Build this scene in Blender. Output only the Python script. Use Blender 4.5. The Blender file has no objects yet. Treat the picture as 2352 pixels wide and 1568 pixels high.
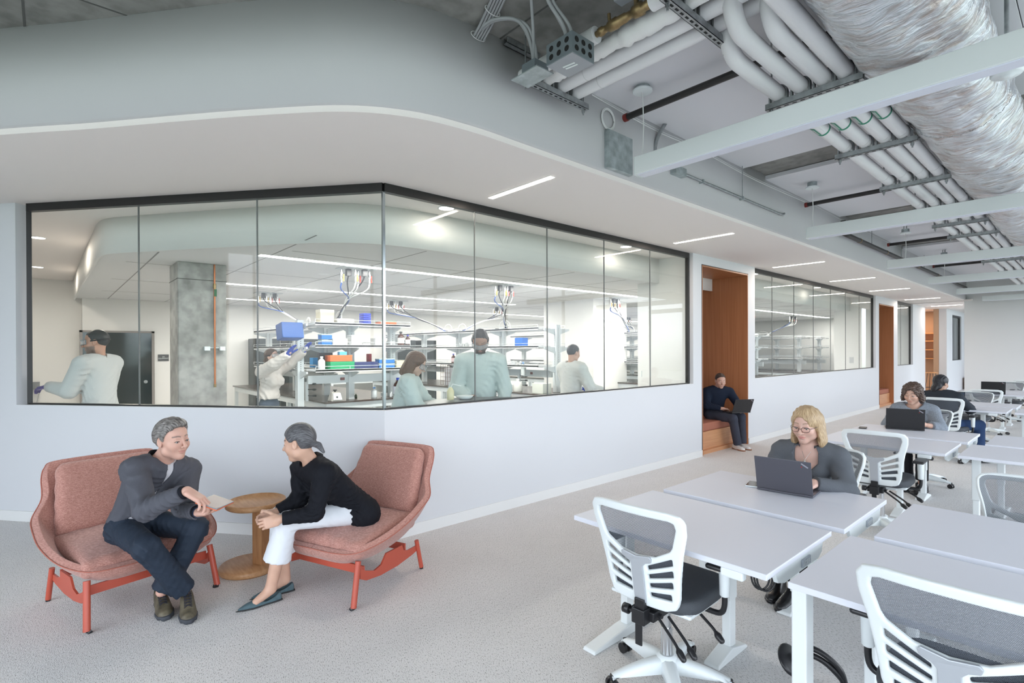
import bpy, math, random
import numpy as np
from mathutils import Matrix, Vector
random.seed(7)
rng = np.random.RandomState(3)
SC = bpy.context.scene
COL = SC.collection
PI = math.pi

# ------------------------------------------------------------------ camera
CAM_H = 1.65
def _cam_axes(yaw, pitch, roll):
    f = np.array([-math.sin(yaw)*math.cos(pitch), math.cos(yaw)*math.cos(pitch), math.sin(pitch)])
    r = np.array([math.cos(yaw), math.sin(yaw), 0.0]); u = np.cross(r, f)
    c, s = math.cos(roll), math.sin(roll)
    return c*r+s*u, -s*r+c*u, f
CR, CU, CF = _cam_axes(*[math.radians(a) for a in (48.474, -0.1688, -0.2109)])
cam_data = bpy.data.cameras.new('camera'); cam = bpy.data.objects.new('camera', cam_data); COL.objects.link(cam)
cam.matrix_world = Matrix(((CR[0], CU[0], -CF[0], 0), (CR[1], CU[1], -CF[1], 0), (CR[2], CU[2], -CF[2], CAM_H), (0, 0, 0, 1)))
cam_data.sensor_width = 36.0; cam_data.lens = 1199.0*36/2352
cam_data.shift_y = 23.67/2352
cam_data.clip_start = 0.05; cam_data.clip_end = 200
SC.camera = cam

# ------------------------------------------------------------------ world, light, exposure
SC.view_settings.view_transform = 'Standard'; SC.view_settings.look = 'None'
SC.view_settings.gamma = 1; SC.view_settings.use_curve_mapping = False
SC.view_settings.exposure = 0.0
W = bpy.data.worlds.new('sky'); SC.world = W; W.use_nodes = True
wn = W.node_tree.nodes; wl = W.node_tree.links
bg = wn['Background']; tc = wn.new('ShaderNodeTexCoord'); sp = wn.new('ShaderNodeSeparateXYZ'); cr = wn.new('ShaderNodeValToRGB')
mr = wn.new('ShaderNodeMapRange'); mr.inputs[1].default_value = -0.4; mr.inputs[2].default_value = 0.8
wl.new(tc.outputs['Generated'], sp.inputs[0]); wl.new(sp.outputs['Z'], mr.inputs[0]); wl.new(mr.outputs[0], cr.inputs[0]); wl.new(cr.outputs[0], bg.inputs[0])
e = cr.color_ramp.elements
e[0].position = 0.0; e[0].color = (0.16, 0.17, 0.17, 1)
e[1].position = 1.0; e[1].color = (0.80, 0.90, 1.0, 1)
for p, c in ((0.30, (0.20, 0.24, 0.22, 1)), (0.37, (0.84, 0.90, 1.0, 1))):
    q = cr.color_ramp.elements.new(p); q.color = c
bg.inputs[1].default_value = 5.15
SC.cycles.max_bounces = 7; SC.cycles.diffuse_bounces = 4; SC.cycles.glossy_bounces = 2
SC.cycles.use_adaptive_sampling = True; SC.cycles.adaptive_threshold = 0.03
SC.cycles.transmission_bounces = 4; SC.cycles.transparent_max_bounces = 12
SC.cycles.sample_clamp_indirect = 4.0
SC.cycles.caustics_reflective = False; SC.cycles.caustics_refractive = False
SC.cycles.use_denoising = True

def area_light(name, loc, sx, sy, power, color=(1, 1, 1), rot=(0, 0, 0), parent=None):
    d = bpy.data.lights.new(name, 'AREA'); d.shape = 'RECTANGLE'; d.size = sx; d.size_y = sy; d.energy = power; d.color = color
    o = bpy.data.objects.new(name, d); COL.objects.link(o); o.location = loc; o.rotation_euler = rot
    if parent: attach(o, parent)
    return o

# ------------------------------------------------------------------ tags and objects
def tag(o, label=None, cat=None, group=None, kind=None):
    if label: o['label'] = label
    if cat: o['category'] = cat
    if group: o['group'] = group
    if kind: o['kind'] = kind
    return o
def thing(name, label, cat, loc=(0, 0, 0), rz=0.0, group=None):
    o = bpy.data.objects.new(name, None); COL.objects.link(o); o.empty_display_size = 0.05
    o.location = loc; o.rotation_euler = (0, 0, rz)
    return tag(o, label, cat, group)
def basis(o):
    return Matrix.Translation(o.location) @ o.rotation_euler.to_matrix().to_4x4()
def chain_basis(o):
    m = basis(o)
    while o.parent is not None:
        m = basis(o.parent) @ o.matrix_parent_inverse @ m if False else m
        o = o.parent
    return m
def attach(o, parent):
    """Parent a world-space object to an unparented thing, keeping it where it is."""
    o.parent = parent
    if parent.get('_w') is None and parent.type == 'EMPTY':
        o.matrix_parent_inverse = basis(parent).inverted()
def kids(o):
    return [c for c in bpy.data.objects if c.parent == o]
_KIDS = {}
def copy_tree(o, loc=None, rz=None, label=None, group=None, _p=None):
    c = o.copy(); COL.objects.link(c)
    if _p is not None: c.parent = _p
    if o.name not in _KIDS: _KIDS[o.name] = kids(o)
    for ch in list(_KIDS[o.name]): copy_tree(ch, _p=c)
    if loc is not None: c.location = loc
    if rz is not None: c.rotation_euler = (0, 0, rz)
    if label: c['label'] = label
    if group: c['group'] = group
    return c

class MB:
    """collects simple shapes and links them as one mesh object"""
    def __init__(s): s.v = []; s.f = []; s.m = []; s.mi = 0; s.smooth = []; s.sm = False
    def add(s, vs, fs, smooth=None):
        o = len(s.v); s.v += [tuple(map(float, v)) for v in vs]
        for f in fs: s.f.append(tuple(i+o for i in f)); s.m.append(s.mi); s.smooth.append(s.sm if smooth is None else smooth)
        return s
    def box(s, x0, y0, z0, x1, y1, z1):
        v = [(x, y, z) for x in (x0, x1) for y in (y0, y1) for z in (z0, z1)]
        return s.add(v, [(0, 1, 3, 2), (4, 6, 7, 5), (0, 4, 5, 1), (2, 3, 7, 6), (0, 2, 6, 4), (1, 5, 7, 3)], False)
    def obox(s, c, h, rz=0, rx=0, ry=0):
        R = Matrix.Rotation(rz, 3, 'Z') @ Matrix.Rotation(ry, 3, 'Y') @ Matrix.Rotation(rx, 3, 'X')
        v = [Vector(c)+R @ Vector((x*h[0], y*h[1], z*h[2])) for x in (-1, 1) for y in (-1, 1) for z in (-1, 1)]
        return s.add(v, [(0, 1, 3, 2), (4, 6, 7, 5), (0, 4, 5, 1), (2, 3, 7, 6), (0, 2, 6, 4), (1, 5, 7, 3)], False)
    def prism(s, poly, z0, z1):
        n = len(poly); v = [(x, y, z0) for x, y in poly]+[(x, y, z1) for x, y in poly]
        fs = [tuple(range(n-1, -1, -1)), tuple(range(n, 2*n))]+[(i, (i+1) % n, (i+1) % n+n, i+n) for i in range(n)]
        return s.add(v, fs, False)
    def tube(s, pts, r, n=12, caps=True, closed=False):
        P = [Vector(p) for p in pts]; m = len(P)
        rs = r if isinstance(r, (list, tuple)) else [r]*m
        T = []
        for i in range(m):
            a = P[(i-1) % m] if closed or i > 0 else P[i]; b = P[(i+1) % m] if closed or i < m-1 else P[i]
            t = (b-a); T.append(t.normalized() if t.length > 1e-9 else Vector((0, 0, 1)))
        up = Vector((0, 0, 1)) if abs(T[0].z) < .9 else Vector((1, 0, 0))
        N = (up-T[0]*up.dot(T[0])).normalized(); vs = []
        for i in range(m):
            N = (N-T[i]*N.dot(T[i])).normalized(); B = T[i].cross(N)
            for k in range(n):
                a = 2*PI*k/n; vs.append(P[i]+(N*math.cos(a)+B*math.sin(a))*rs[i])
        fs = []
        for i in range(m if closed else m-1):
            j = (i+1) % m
            for k in range(n): fs.append((i*n+k, i*n+(k+1) % n, j*n+(k+1) % n, j*n+k))
        s.add(vs, fs, True)
        if caps and not closed:
            s.add(vs[:n], [tuple(range(n-1, -1, -1))], False); s.add(vs[-n:], [tuple(range(n))], False)
        return s
    def lathe(s, prof, c=(0, 0, 0), n=32, cap=True):
        vs = []; m = len(prof)
        for r, z in prof:
            for k in range(n):
                a = 2*PI*k/n; vs.append((c[0]+r*math.cos(a), c[1]+r*math.sin(a), c[2]+z))
        fs = [(i*n+k, i*n+(k+1) % n, (i+1)*n+(k+1) % n, (i+1)*n+k) for i in range(m-1) for k in range(n)]
        s.add(vs, fs, True)
        if cap:
            s.add(vs[:n], [tuple(range(n-1, -1, -1))], False); s.add(vs[-n:], [tuple(range(n))], False)
        return s
    def sphere(s, c, r, n=12):
        rr = r if isinstance(r, (tuple, list)) else (r, r, r)
        vs = [(c[0], c[1], c[2]-rr[2])]; fs = []
        for i in range(1, n):
            t = PI*i/n
            for k in range(2*n):
                a = PI*k/n; vs.append((c[0]+rr[0]*math.sin(t)*math.cos(a), c[1]+rr[1]*math.sin(t)*math.sin(a), c[2]-rr[2]*math.cos(t)))
        vs.append((c[0], c[1], c[2]+rr[2])); m = 2*n
        for k in range(m): fs.append((0, 1+(k+1) % m, 1+k))
        for i in range(n-2):
            for k in range(m): fs.append((1+i*m+k, 1+i*m+(k+1) % m, 1+(i+1)*m+(k+1) % m, 1+(i+1)*m+k))
        L = len(vs)-1
        for k in range(m): fs.append((L, 1+(n-2)*m+k, 1+(n-2)*m+(k+1) % m))
        return s.add(vs, fs, True)
    def grid(s, G, flip=False, smooth=True):
        """G: rows of points"""
        n = len(G); m = len(G[0]); vs = [p for row in G for p in row]
        fs = [((i*m+j, (i+1)*m+j, (i+1)*m+j+1, i*m+j+1) if flip else (i*m+j, i*m+j+1, (i+1)*m+j+1, (i+1)*m+j)) for i in range(n-1) for j in range(m-1)]
        return s.add(vs, fs, smooth)
    def xf(s, M):
        s.v = [tuple(M @ Vector(v)) for v in s.v]; return s
    def build(s, name, mat, parent=None, local=False, bevel=0, seg=2, subsurf=0, solid=0, offset=-1.0):
        me = bpy.data.meshes.new(name); me.from_pydata(s.v, [], s.f)
        mats = mat if isinstance(mat, (list, tuple)) else [mat]
        for q in mats: me.materials.append(q)
        me.polygons.foreach_set('material_index', s.m); me.polygons.foreach_set('use_smooth', s.smooth)
        me.update(); o = bpy.data.objects.new(name, me); COL.objects.link(o)
        if solid:
            md = o.modifiers.new('thickness', 'SOLIDIFY'); md.thickness = solid; md.offset = offset
        if bevel:
            md = o.modifiers.new('edge', 'BEVEL'); md.width = bevel; md.segments = seg; md.limit_method = 'ANGLE'; md.angle_limit = 0.7
        if subsurf:
            md = o.modifiers.new('soft', 'SUBSURF'); md.levels = subsurf; md.render_levels = subsurf
        if parent is not None:
            o.parent = parent
            if not local:
                p = parent
                while p.parent is not None: p = p.parent
                if parent is p: o.matrix_parent_inverse = basis(p).inverted()
        return o

def catmull(pts, n=8, closed=False):
    P = [np.array(p, float) for p in pts]; m = len(P); out = []
    for i in range(m if closed else m-1):
        p0 = P[(i-1) % m] if closed or i > 0 else P[i]; p1 = P[i]; p2 = P[(i+1) % m]; p3 = P[(i+2) % m] if closed or i < m-2 else P[(i+1) % m]
        for k in range(n):
            t = k/n
            out.append(tuple(.5*((2*p1)+(-p0+p2)*t+(2*p0-5*p1+4*p2-p3)*t*t+(-p0+3*p1-3*p2+p3)*t**3)))
    if not closed: out.append(tuple(P[-1]))
    return out

# ------------------------------------------------------------------ materials
MATS = {}
def mat(name, color, rough=0.6, metal=0.0, spec=0.5, noise=None, bump=None, emit=None, sheen=0, alpha=None, coat=0):
    """noise: (scale, amount, stretch) colour variation; bump: (scale, strength, stretch)"""
    if name in MATS: return MATS[name]
    m = bpy.data.materials.new(name); m.use_nodes = True; nt = m.node_tree; N = nt.nodes; L = nt.links
    b = N['Principled BSDF']; b.inputs['Base Color'].default_value = (*color, 1); b.inputs['Roughness'].default_value = rough
    b.inputs['Metallic'].default_value = metal; b.inputs['Specular IOR Level'].default_value = spec
    if sheen: b.inputs['Sheen Weight'].default_value = sheen
    if coat: b.inputs['Coat Weight'].default_value = coat; b.inputs['Coat Roughness'].default_value = .15
    if emit:
        b.inputs['Emission Color'].default_value = (*emit[0], 1); b.inputs['Emission Strength'].default_value = emit[1]
    tcn = None
    def coords(stretch):
        nonlocal tcn
        if tcn is None: tcn = N.new('ShaderNodeTexCoord')
        mp = N.new('ShaderNodeMapping'); mp.inputs['Scale'].default_value = stretch; L.new(tcn.outputs['Object'], mp.inputs[0]); return mp
    if noise:
        sc, am, st = noise[0], noise[1], noise[2] if len(noise) > 2 else (1, 1, 1)
        mp = coords(st); nz = N.new('ShaderNodeTexNoise'); nz.inputs['Scale'].default_value = sc; nz.inputs['Detail'].default_value = 4
        L.new(mp.outputs[0], nz.inputs['Vector'])
        rp = N.new('ShaderNodeValToRGB'); L.new(nz.outputs['Fac'], rp.inputs[0])
        rp.color_ramp.elements[0].position = .3; rp.color_ramp.elements[1].position = .7
        lo = noise[3] if len(noise) > 3 else tuple(c*(1-am) for c in color); hi = tuple(min(1, c*(1+am)) for c in color) if len(noise) < 5 else noise[4]
        rp.color_ramp.elements[0].color = (*lo, 1); rp.color_ramp.elements[1].color = (*hi, 1)
        L.new(rp.outputs[0], b.inputs['Base Color'])
    if bump:
        sc, am, st = bump[0], bump[1], bump[2] if len(bump) > 2 else (1, 1, 1)
        mp = coords(st); nz = N.new('ShaderNodeTexNoise'); nz.inputs['Scale'].default_value = sc; nz.inputs['Detail'].default_value = 3
        L.new(mp.outputs[0], nz.inputs['Vector']); bp = N.new('ShaderNodeBump'); bp.inputs['Strength'].default_value = am; bp.inputs['Distance'].default_value = .01
        L.new(nz.outputs['Fac'], bp.inputs['Height']); L.new(bp.outputs[0], b.inputs['Normal'])
    MATS[name] = m
    return m

def mat_vcol(name, rough=.5, sheen=0, bump=None):
    m = mat(name, (.5, .5, .5), rough=rough, sheen=sheen, bump=bump)
    N = m.node_tree.nodes
    if 'vc' not in N:
        a = N.new('ShaderNodeAttribute'); a.name = 'vc'; a.attribute_name = 'Col'
        m.node_tree.links.new(a.outputs['Color'], N['Principled BSDF'].inputs['Base Color'])
    return m

def mat_glass():
    m = bpy.data.materials.new('window_glass'); m.use_nodes = True; N = m.node_tree.nodes; L = m.node_tree.links
    N.clear(); out = N.new('ShaderNodeOutputMaterial'); mx = N.new('ShaderNodeMixShader'); tr = N.new('ShaderNodeBsdfTransparent'); gl = N.new('ShaderNodeBsdfGlossy')
    tr.inputs[0].default_value = (.955, .975, .963, 1); gl.inputs['Roughness'].default_value = 0.0; gl.inputs['Color'].default_value = (1, 1, 1, 1)
    lwt = N.new('ShaderNodeLayerWeight'); pw = N.new('ShaderNodeMath'); pw.operation = 'POWER'; pw.inputs[1].default_value = 4.0
    fr = N.new('ShaderNodeMath'); fr.operation = 'MULTIPLY_ADD'; fr.inputs[1].default_value = .42; fr.inputs[2].default_value = .016
    L.new(lwt.outputs['Facing'], pw.inputs[0]); L.new(pw.outputs[0], fr.inputs[0])
    L.new(fr.outputs[0], mx.inputs[0]); L.new(tr.outputs[0], mx.inputs[1]); L.new(gl.outputs[0], mx.inputs[2]); L.new(mx.outputs[0], out.inputs[0])
    return m

def mat_mesh(name, color, cell=230.0, opening=.44):
    """woven chair mesh: threads round small holes"""
    m = bpy.data.materials.new(name); m.use_nodes = True; N = m.node_tree.nodes; L = m.node_tree.links
    b = N['Principled BSDF']; b.inputs['Base Color'].default_value = (*color, 1); b.inputs['Roughness'].default_value = .6
    tcn = N.new('ShaderNodeTexCoord'); sx = N.new('ShaderNodeSeparateXYZ'); L.new(tcn.outputs['Object'], sx.inputs[0])
    def trig(src, k, ph=0.0):
        a = N.new('ShaderNodeMath'); a.operation = 'MULTIPLY_ADD'; a.inputs[1].default_value = k; a.inputs[2].default_value = ph; L.new(src, a.inputs[0])
        c = N.new('ShaderNodeMath'); c.operation = 'COSINE'; L.new(a.outputs[0], c.inputs[0]); return c.outputs[0]
    su = N.new('ShaderNodeMath'); su.operation = 'ADD'; L.new(sx.outputs['X'], su.inputs[0]); L.new(sx.outputs['Y'], su.inputs[1])
    k = 2*PI*cell/1.0
    a1 = trig(su.outputs[0], k*.5); a2 = trig(sx.outputs['Z'], k*.9)
    mu = N.new('ShaderNodeMath'); mu.operation = 'MULTIPLY'; L.new(a1, mu.inputs[0]); L.new(a2, mu.inputs[1])
    gt = N.new('ShaderNodeMath'); gt.operation = 'GREATER_THAN'; gt.inputs[1].default_value = 0.5-opening
    L.new(mu.outputs[0], gt.inputs[0])
    tr = N.new('ShaderNodeBsdfTransparent'); mx = N.new('ShaderNodeMixShader'); L.new(gt.outputs[0], mx.inputs[0]); L.new(b.outputs[0], mx.inputs[1]); L.new(tr.outputs[0], mx.inputs[2])
    L.new(mx.outputs[0], N['Material Output'].inputs[0])
    return m

def mat_wood(name, c1, c2, scale=6, stretch=(1, 1, .06), rough=.5):
    return mat(name, c1, rough=rough, noise=(scale*6, .3, stretch, c1, c2), bump=(scale*10, .05, stretch))

WHITE = mat('painted_wall', (.68, .70, .725), .7, bump=(180, .02))
SOFFIT = mat('soffit_paint', (.90, .84, .81), .75)
FASCIA = mat('fascia_paint', (.61, .605, .62), .7)
LABW = mat('lab_paint', (.83, .82, .80), .7)
BASEB = mat('baseboard_paint', (.78, .79, .78), .5)
BLACKM = mat('black_anodised', (.012, .012, .012), .4)
GLASS = mat_glass()
STEEL = mat('zinc_steel', (.36, .38, .39), .42, metal=.85, noise=(25, .2))
GALV = mat('galvanised_steel', (.42, .47, .48), .5, metal=.55, noise=(14, .25))
CHROME = mat('chrome', (.75, .76, .78), .12, metal=1)
SILVER = mat('silver_plastic', (.50, .53, .57), .35, metal=.4)
WPLAS = mat('white_plastic', (.78, .83, .84), .38)
WDESK = mat('white_laminate', (.72, .74, .81), .42)
WEDGE = mat('white_edge_band', (.80, .83, .88), .45)
WMETAL = mat('white_powder_coat', (.76, .80, .80), .45)
BPLAS = mat('black_plastic', (.014, .014, .016), .35)
DGREY = mat('dark_grey_plastic', (.05, .05, .055), .5)
def emis(name, col, s):
    return mat(name, col, .5, emit=(col, s))
LED = emis('led_diffuser', (1.0, .93, .86), 14)
LEDW = emis('led_white', (1.0, .97, .94), 11)
# ------------------------------------------------------------------ implicit surfaces for bodies, clothes and cushions
def _a(v): return np.array(v, dtype=np.float32)
def smin(a, b, k):
    if k <= 0: return np.minimum(a, b)
    h = np.clip(.5+.5*(b-a)/k, 0, 1); return b*(1-h)+a*h-k*h*(1-h)
def smax(a, b, k): return -smin(-a, -b, k)
def rc(p, a, b, ra, rb):
    a = _a(a); b = _a(b); ab = b-a; t = np.clip((p-a) @ ab/max(float(ab @ ab), 1e-9), 0, 1)
    d = p-(a+t[:, None]*ab); return np.sqrt((d*d).sum(1))-(ra+(rb-ra)*t)
def rcs(p, a, b, ra, rb, fax, sq):
    """tapered limb flattened along fax by sq"""
    a = _a(a); b = _a(b); ab = b-a; t = np.clip((p-a) @ ab/max(float(ab @ ab), 1e-9), 0, 1)
    d = p-(a+t[:, None]*ab); f = _a(fax); f = f/np.linalg.norm(f); c = d @ f
    d2 = (d*d).sum(1)+c*c*(1/(sq*sq)-1); return (np.sqrt(np.maximum(d2, 0))-(ra+(rb-ra)*t))*(.5+.5*sq)
def ell(p, c, r):
    q = (p-_a(c))/_a(r); n = np.sqrt((q*q).sum(1)); return (n-1)*min(r)
def ell2(p, c, r):
    q = (p-_a(c)); k0 = np.sqrt(((q/_a(r))**2).sum(1)); k1 = np.sqrt(((q/_a(r)**2)**2).sum(1)); return k0*(k0-1)/np.maximum(k1, 1e-6)
def sph(p, c, r):
    d = p-_a(c); return np.sqrt((d*d).sum(1))-r
def rbox(p, h, r):
    q = np.abs(p)-(_a(h)-r); return np.sqrt((np.maximum(q, 0)**2).sum(1))+np.minimum(q.max(1), 0)-r
def rot(ax, ang):
    return np.array(Matrix.Rotation(ang, 3, ax), dtype=np.float32)
def frame(x=None, y=None, z=None):
    """3x3 with columns x,y,z from two of the axes (first given is exact)"""
    def n(v): v = np.array(v, float); return v/np.linalg.norm(v)
    if z is not None and y is not None: z = n(z); x = n(np.cross(y, z)); y = np.cross(z, x)
    elif y is not None and x is not None: y = n(y); z = n(np.cross(x, y)); x = np.cross(y, z)
    return np.stack([x, y, z], 1).astype(np.float32)
def loc(p, c, R, s=1.0): return ((p-_a(c)) @ R)/s

def nets(fn, lo, hi, h, block=8):
    """sparse surface nets: vertices and quads of fn = 0"""
    lo = np.array(lo, float); hi = np.array(hi, float); nb = np.ceil((hi-lo)/(h*block)).astype(int)+1
    g = np.stack(np.meshgrid(*[np.arange(n) for n in nb], indexing='ij'), -1).reshape(-1, 3)
    cen = (lo+(g+.5)*h*block).astype(np.float32)
    d = np.concatenate([fn(cen[i:i+60000]) for i in range(0, len(cen), 60000)])
    g = g[np.abs(d) < h*block*1.05+.012]
    NN = nb*block+2; k = block+1
    off = np.stack(np.meshgrid(*[np.arange(k)]*3, indexing='ij'), -1).reshape(-1, 3)
    V = []; ID = []; Q = []
    corner = [(i, j, l) for i in (0, 1) for j in (0, 1) for l in (0, 1)]
    step = 400
    for s in range(0, len(g), step):
        gb = g[s:s+step]; idx = gb[:, None, :]*block+off[None]
        P = (lo+idx*h).reshape(-1, 3).astype(np.float32); D = fn(P).reshape(len(gb), k, k, k)
        c8 = np.stack([D[:, i:i+block, j:j+block, l:l+block] for i, j, l in corner], -1)
        ins = c8 < 0; act = ins.any(-1) & ~ins.all(-1); w = np.argwhere(act)
        if not len(w): continue
        cc = c8[act]; acc = np.zeros((len(w), 3)); cnt = np.zeros(len(w))
        for a in range(8):
            for b in range(a+1, 8):
                A = np.array(corner[a]); B = np.array(corner[b])
                if np.abs(A-B).sum() != 1: continue
                da, db = cc[:, a], cc[:, b]; m = (da < 0) != (db < 0)
                t = np.where(m, da/np.where(m, da-db, 1), 0); acc += np.where(m[:, None], A+t[:, None]*(B-A), 0); cnt += m
        cell = gb[w[:, 0]]*block+w[:, 1:]
        V.append(lo+(cell+acc/cnt[:, None])*h); ids = (cell[:, 0]*NN[1]+cell[:, 1])*NN[2]+cell[:, 2]; ID.append(ids)
        s0 = cc[:, 0] < 0
        for ax, nbk in ((0, 4), (1, 2), (2, 1)):
            s1 = cc[:, nbk] < 0; m = s0 != s1
            u, v = [(0, 1, 0), (0, 0, 1)] if ax == 0 else ([(0, 0, 1), (1, 0, 0)] if ax == 1 else [(1, 0, 0), (0, 1, 0)])
            c = cell[m]; u = np.array(u); v = np.array(v)
            q = [c, c-u, c-u-v, c-v]; q = np.stack([(x[:, 0]*NN[1]+x[:, 1])*NN[2]+x[:, 2] for x in q], 1)
            fl = ~s0[m]; q[fl] = q[fl][:, ::-1]; Q.append(q)
    if not V: return np.zeros((0, 3)), np.zeros((0, 4), int)
    V = np.concatenate(V); ID = np.concatenate(ID); Q = np.concatenate(Q)
    o = np.argsort(ID); sid = ID[o]; pos = np.clip(np.searchsorted(sid, Q), 0, len(sid)-1)
    ok = (sid[pos] == Q).all(1); Q = o[pos[ok]]
    return V, Q

def sdf_obj(name, regions, material, parent=None, colfn=None, relax=1, local=False):
    """regions: list of (fn, lo, hi, h); one mesh object. Polygon winding faces outward."""
    VS = []; QS = []; n = 0
    for fn, lo, hi, h in regions:
        v, q = nets(fn, lo, hi, h)
        for _ in range(relax):
            if not len(q): break
            s = np.zeros_like(v); c = np.zeros(len(v))
            for a, b in ((0, 1), (1, 2), (2, 3), (3, 0)):
                np.add.at(s, q[:, a], v[q[:, b]]); np.add.at(c, q[:, a], 1); np.add.at(s, q[:, b], v[q[:, a]]); np.add.at(c, q[:, b], 1)
            v = np.where(c[:, None] > 0, .5*v+.5*s/np.maximum(c, 1)[:, None], v)
        VS.append(v); QS.append(q+n); n += len(v)
    v = np.concatenate(VS).astype(np.float32); q = np.concatenate(QS).astype(np.int32)
    me = bpy.data.meshes.new(name); me.vertices.add(len(v)); me.vertices.foreach_set('co', v.ravel())
    me.loops.add(len(q)*4); me.loops.foreach_set('vertex_index', q[:, ::-1].ravel())
    me.polygons.add(len(q)); me.polygons.foreach_set('loop_start', np.arange(len(q), dtype=np.int32)*4)
    me.polygons.foreach_set('use_smooth', np.ones(len(q), dtype=bool)); me.update(); me.validate()
    me.materials.append(material)
    if colfn is not None:
        at = me.color_attributes.new('Col', 'FLOAT_COLOR', 'POINT'); c = np.ones((len(me.vertices), 4), dtype=np.float32)
        vv = np.zeros(len(me.vertices)*3, dtype=np.float32); me.vertices.foreach_get('co', vv)
        c[:, :3] = colfn(vv.reshape(-1, 3)); at.data.foreach_set('color', c.ravel())
    o = bpy.data.objects.new(name, me); COL.objects.link(o)
    if parent is not None:
        o.parent = parent
        if not local and parent.type == 'EMPTY': o.matrix_parent_inverse = basis(parent).inverted()
    return o
# ------------------------------------------------------------------ the setting
CEIL = 3.11; SLAB = 3.79; LCEIL = 2.75; XW = -4.09
CC = np.array([-4.09, 2.155]); LD = np.array([-.776, -.632]); LN = np.array([-.632, .776])
def lw(s, t=0.0):
    q = CC+s*LD+t*LN; return (float(q[0]), float(q[1]))
def struct(o, name=None): o['kind'] = 'structure'; return o

def carpet():
    m = bpy.data.materials.new('grey_carpet'); m.use_nodes = True; N = m.node_tree.nodes; L = m.node_tree.links; b = N['Principled BSDF']
    b.inputs['Roughness'].default_value = .95; b.inputs['Specular IOR Level'].default_value = .1
    t = N.new('ShaderNodeTexCoord'); mp = N.new('ShaderNodeMapping'); mp.inputs['Scale'].default_value = (1, 1.0, 1); mp.inputs['Rotation'].default_value = (0, 0, .35); L.new(t.outputs['Object'], mp.inputs[0])
    mp2 = N.new('ShaderNodeMapping'); mp2.inputs['Scale'].default_value = (.30, 1.0, 1); L.new(mp.outputs[0], mp2.inputs[0])
    n1 = N.new('ShaderNodeTexNoise'); n1.inputs['Scale'].default_value = 210; n1.inputs['Detail'].default_value = 2.5; n1.inputs['Roughness'].default_value = .7; L.new(mp2.outputs[0], n1.inputs['Vector'])
    r1 = N.new('ShaderNodeValToRGB'); L.new(n1.outputs['Fac'], r1.inputs[0]); e = r1.color_ramp.elements
    e[0].position = .36; e[0].color = (.30, .295, .29, 1); e[1].position = .56; e[1].color = (.76, .75, .745, 1)
    q = r1.color_ramp.elements.new(.43); q.color = (.71, .70, .685, 1)
    n2 = N.new('ShaderNodeTexNoise'); n2.inputs['Scale'].default_value = 3; L.new(mp.outputs[0], n2.inputs['Vector'])
    r2 = N.new('ShaderNodeValToRGB'); L.new(n2.outputs['Fac'], r2.inputs[0]); r2.color_ramp.elements[0].color = (.92, .92, .92, 1); r2.color_ramp.elements[1].color = (1.03, 1.03, 1.03, 1)
    mx = N.new('ShaderNodeMix'); mx.data_type = 'RGBA'; mx.blend_type = 'MULTIPLY'; mx.inputs[0].default_value = 1
    L.new(r1.outputs[0], mx.inputs[6]); L.new(r2.outputs[0], mx.inputs[7]); L.new(mx.outputs[2], b.inputs['Base Color'])
    n3 = N.new('ShaderNodeTexNoise'); n3.inputs['Scale'].default_value = 170; L.new(mp.outputs[0], n3.inputs['Vector'])
    bp = N.new('ShaderNodeBump'); bp.inputs['Strength'].default_value = .6; bp.inputs['Distance'].default_value = .006; L.new(n3.outputs['Fac'], bp.inputs['Height']); L.new(bp.outputs[0], b.inputs['Normal'])
    return m
CARPET = carpet()
struct(MB().box(-12, -4.5, -.1, 4, 30, 0).build('floor', CARPET))
LABF = mat('lab_floor_vinyl', (.62, .62, .61), .35)
poly = [(-4.22, 2.2), (-4.22, 21.5), (-15, 21.5), (-15, -3), lw(8.6, .12)]
struct(MB().prism(poly, .002, .006).build('floor', LABF))

def concrete(name, c, sc=1.2, dark=.25):
    m = mat(name, c, .75, noise=(sc, dark), bump=(30, .08))
    N = m.node_tree.nodes; L = m.node_tree.links; b = N['Principled BSDF']; src = b.inputs['Base Color'].links[0].from_socket
    t = N.new('ShaderNodeTexCoord'); v = N.new('ShaderNodeTexNoise'); v.inputs['Scale'].default_value = 9; v.inputs['Detail'].default_value = 8; L.new(t.outputs['Object'], v.inputs['Vector'])
    r = N.new('ShaderNodeValToRGB'); r.color_ramp.elements[0].position = .35; r.color_ramp.elements[0].color = (.72, .72, .72, 1); r.color_ramp.elements[1].position = .6; r.color_ramp.elements[1].color = (1, 1, 1, 1); L.new(v.outputs['Fac'], r.inputs[0])
    mx = N.new('ShaderNodeMix'); mx.data_type = 'RGBA'; mx.blend_type = 'MULTIPLY'; mx.inputs[0].default_value = 1
    L.new(src, mx.inputs[6]); L.new(r.outputs[0], mx.inputs[7]); L.new(mx.outputs[2], b.inputs['Base Color'])
    return m
CONC = concrete('slab_concrete', (.27, .265, .25))
CONP = concrete('pillar_concrete', (.40, .40, .385), 3)
struct(MB().box(-16, -4.5, SLAB, 4, 30, 4.1).build('ceiling', CONC))
# formwork joints and spall marks on the slab
m = MB()
for x in np.arange(-9, 5, 2.44): m.box(x, -6, SLAB-.003, x+.012, 29, SLAB+.01)
for y in np.arange(-5, 29, 1.22*2): m.box(-12, y, SLAB-.003, 5, y+.012, SLAB+.01)
struct(m.build('trim_4', mat('joint_dark', (.10, .10, .095), .8)))

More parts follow.
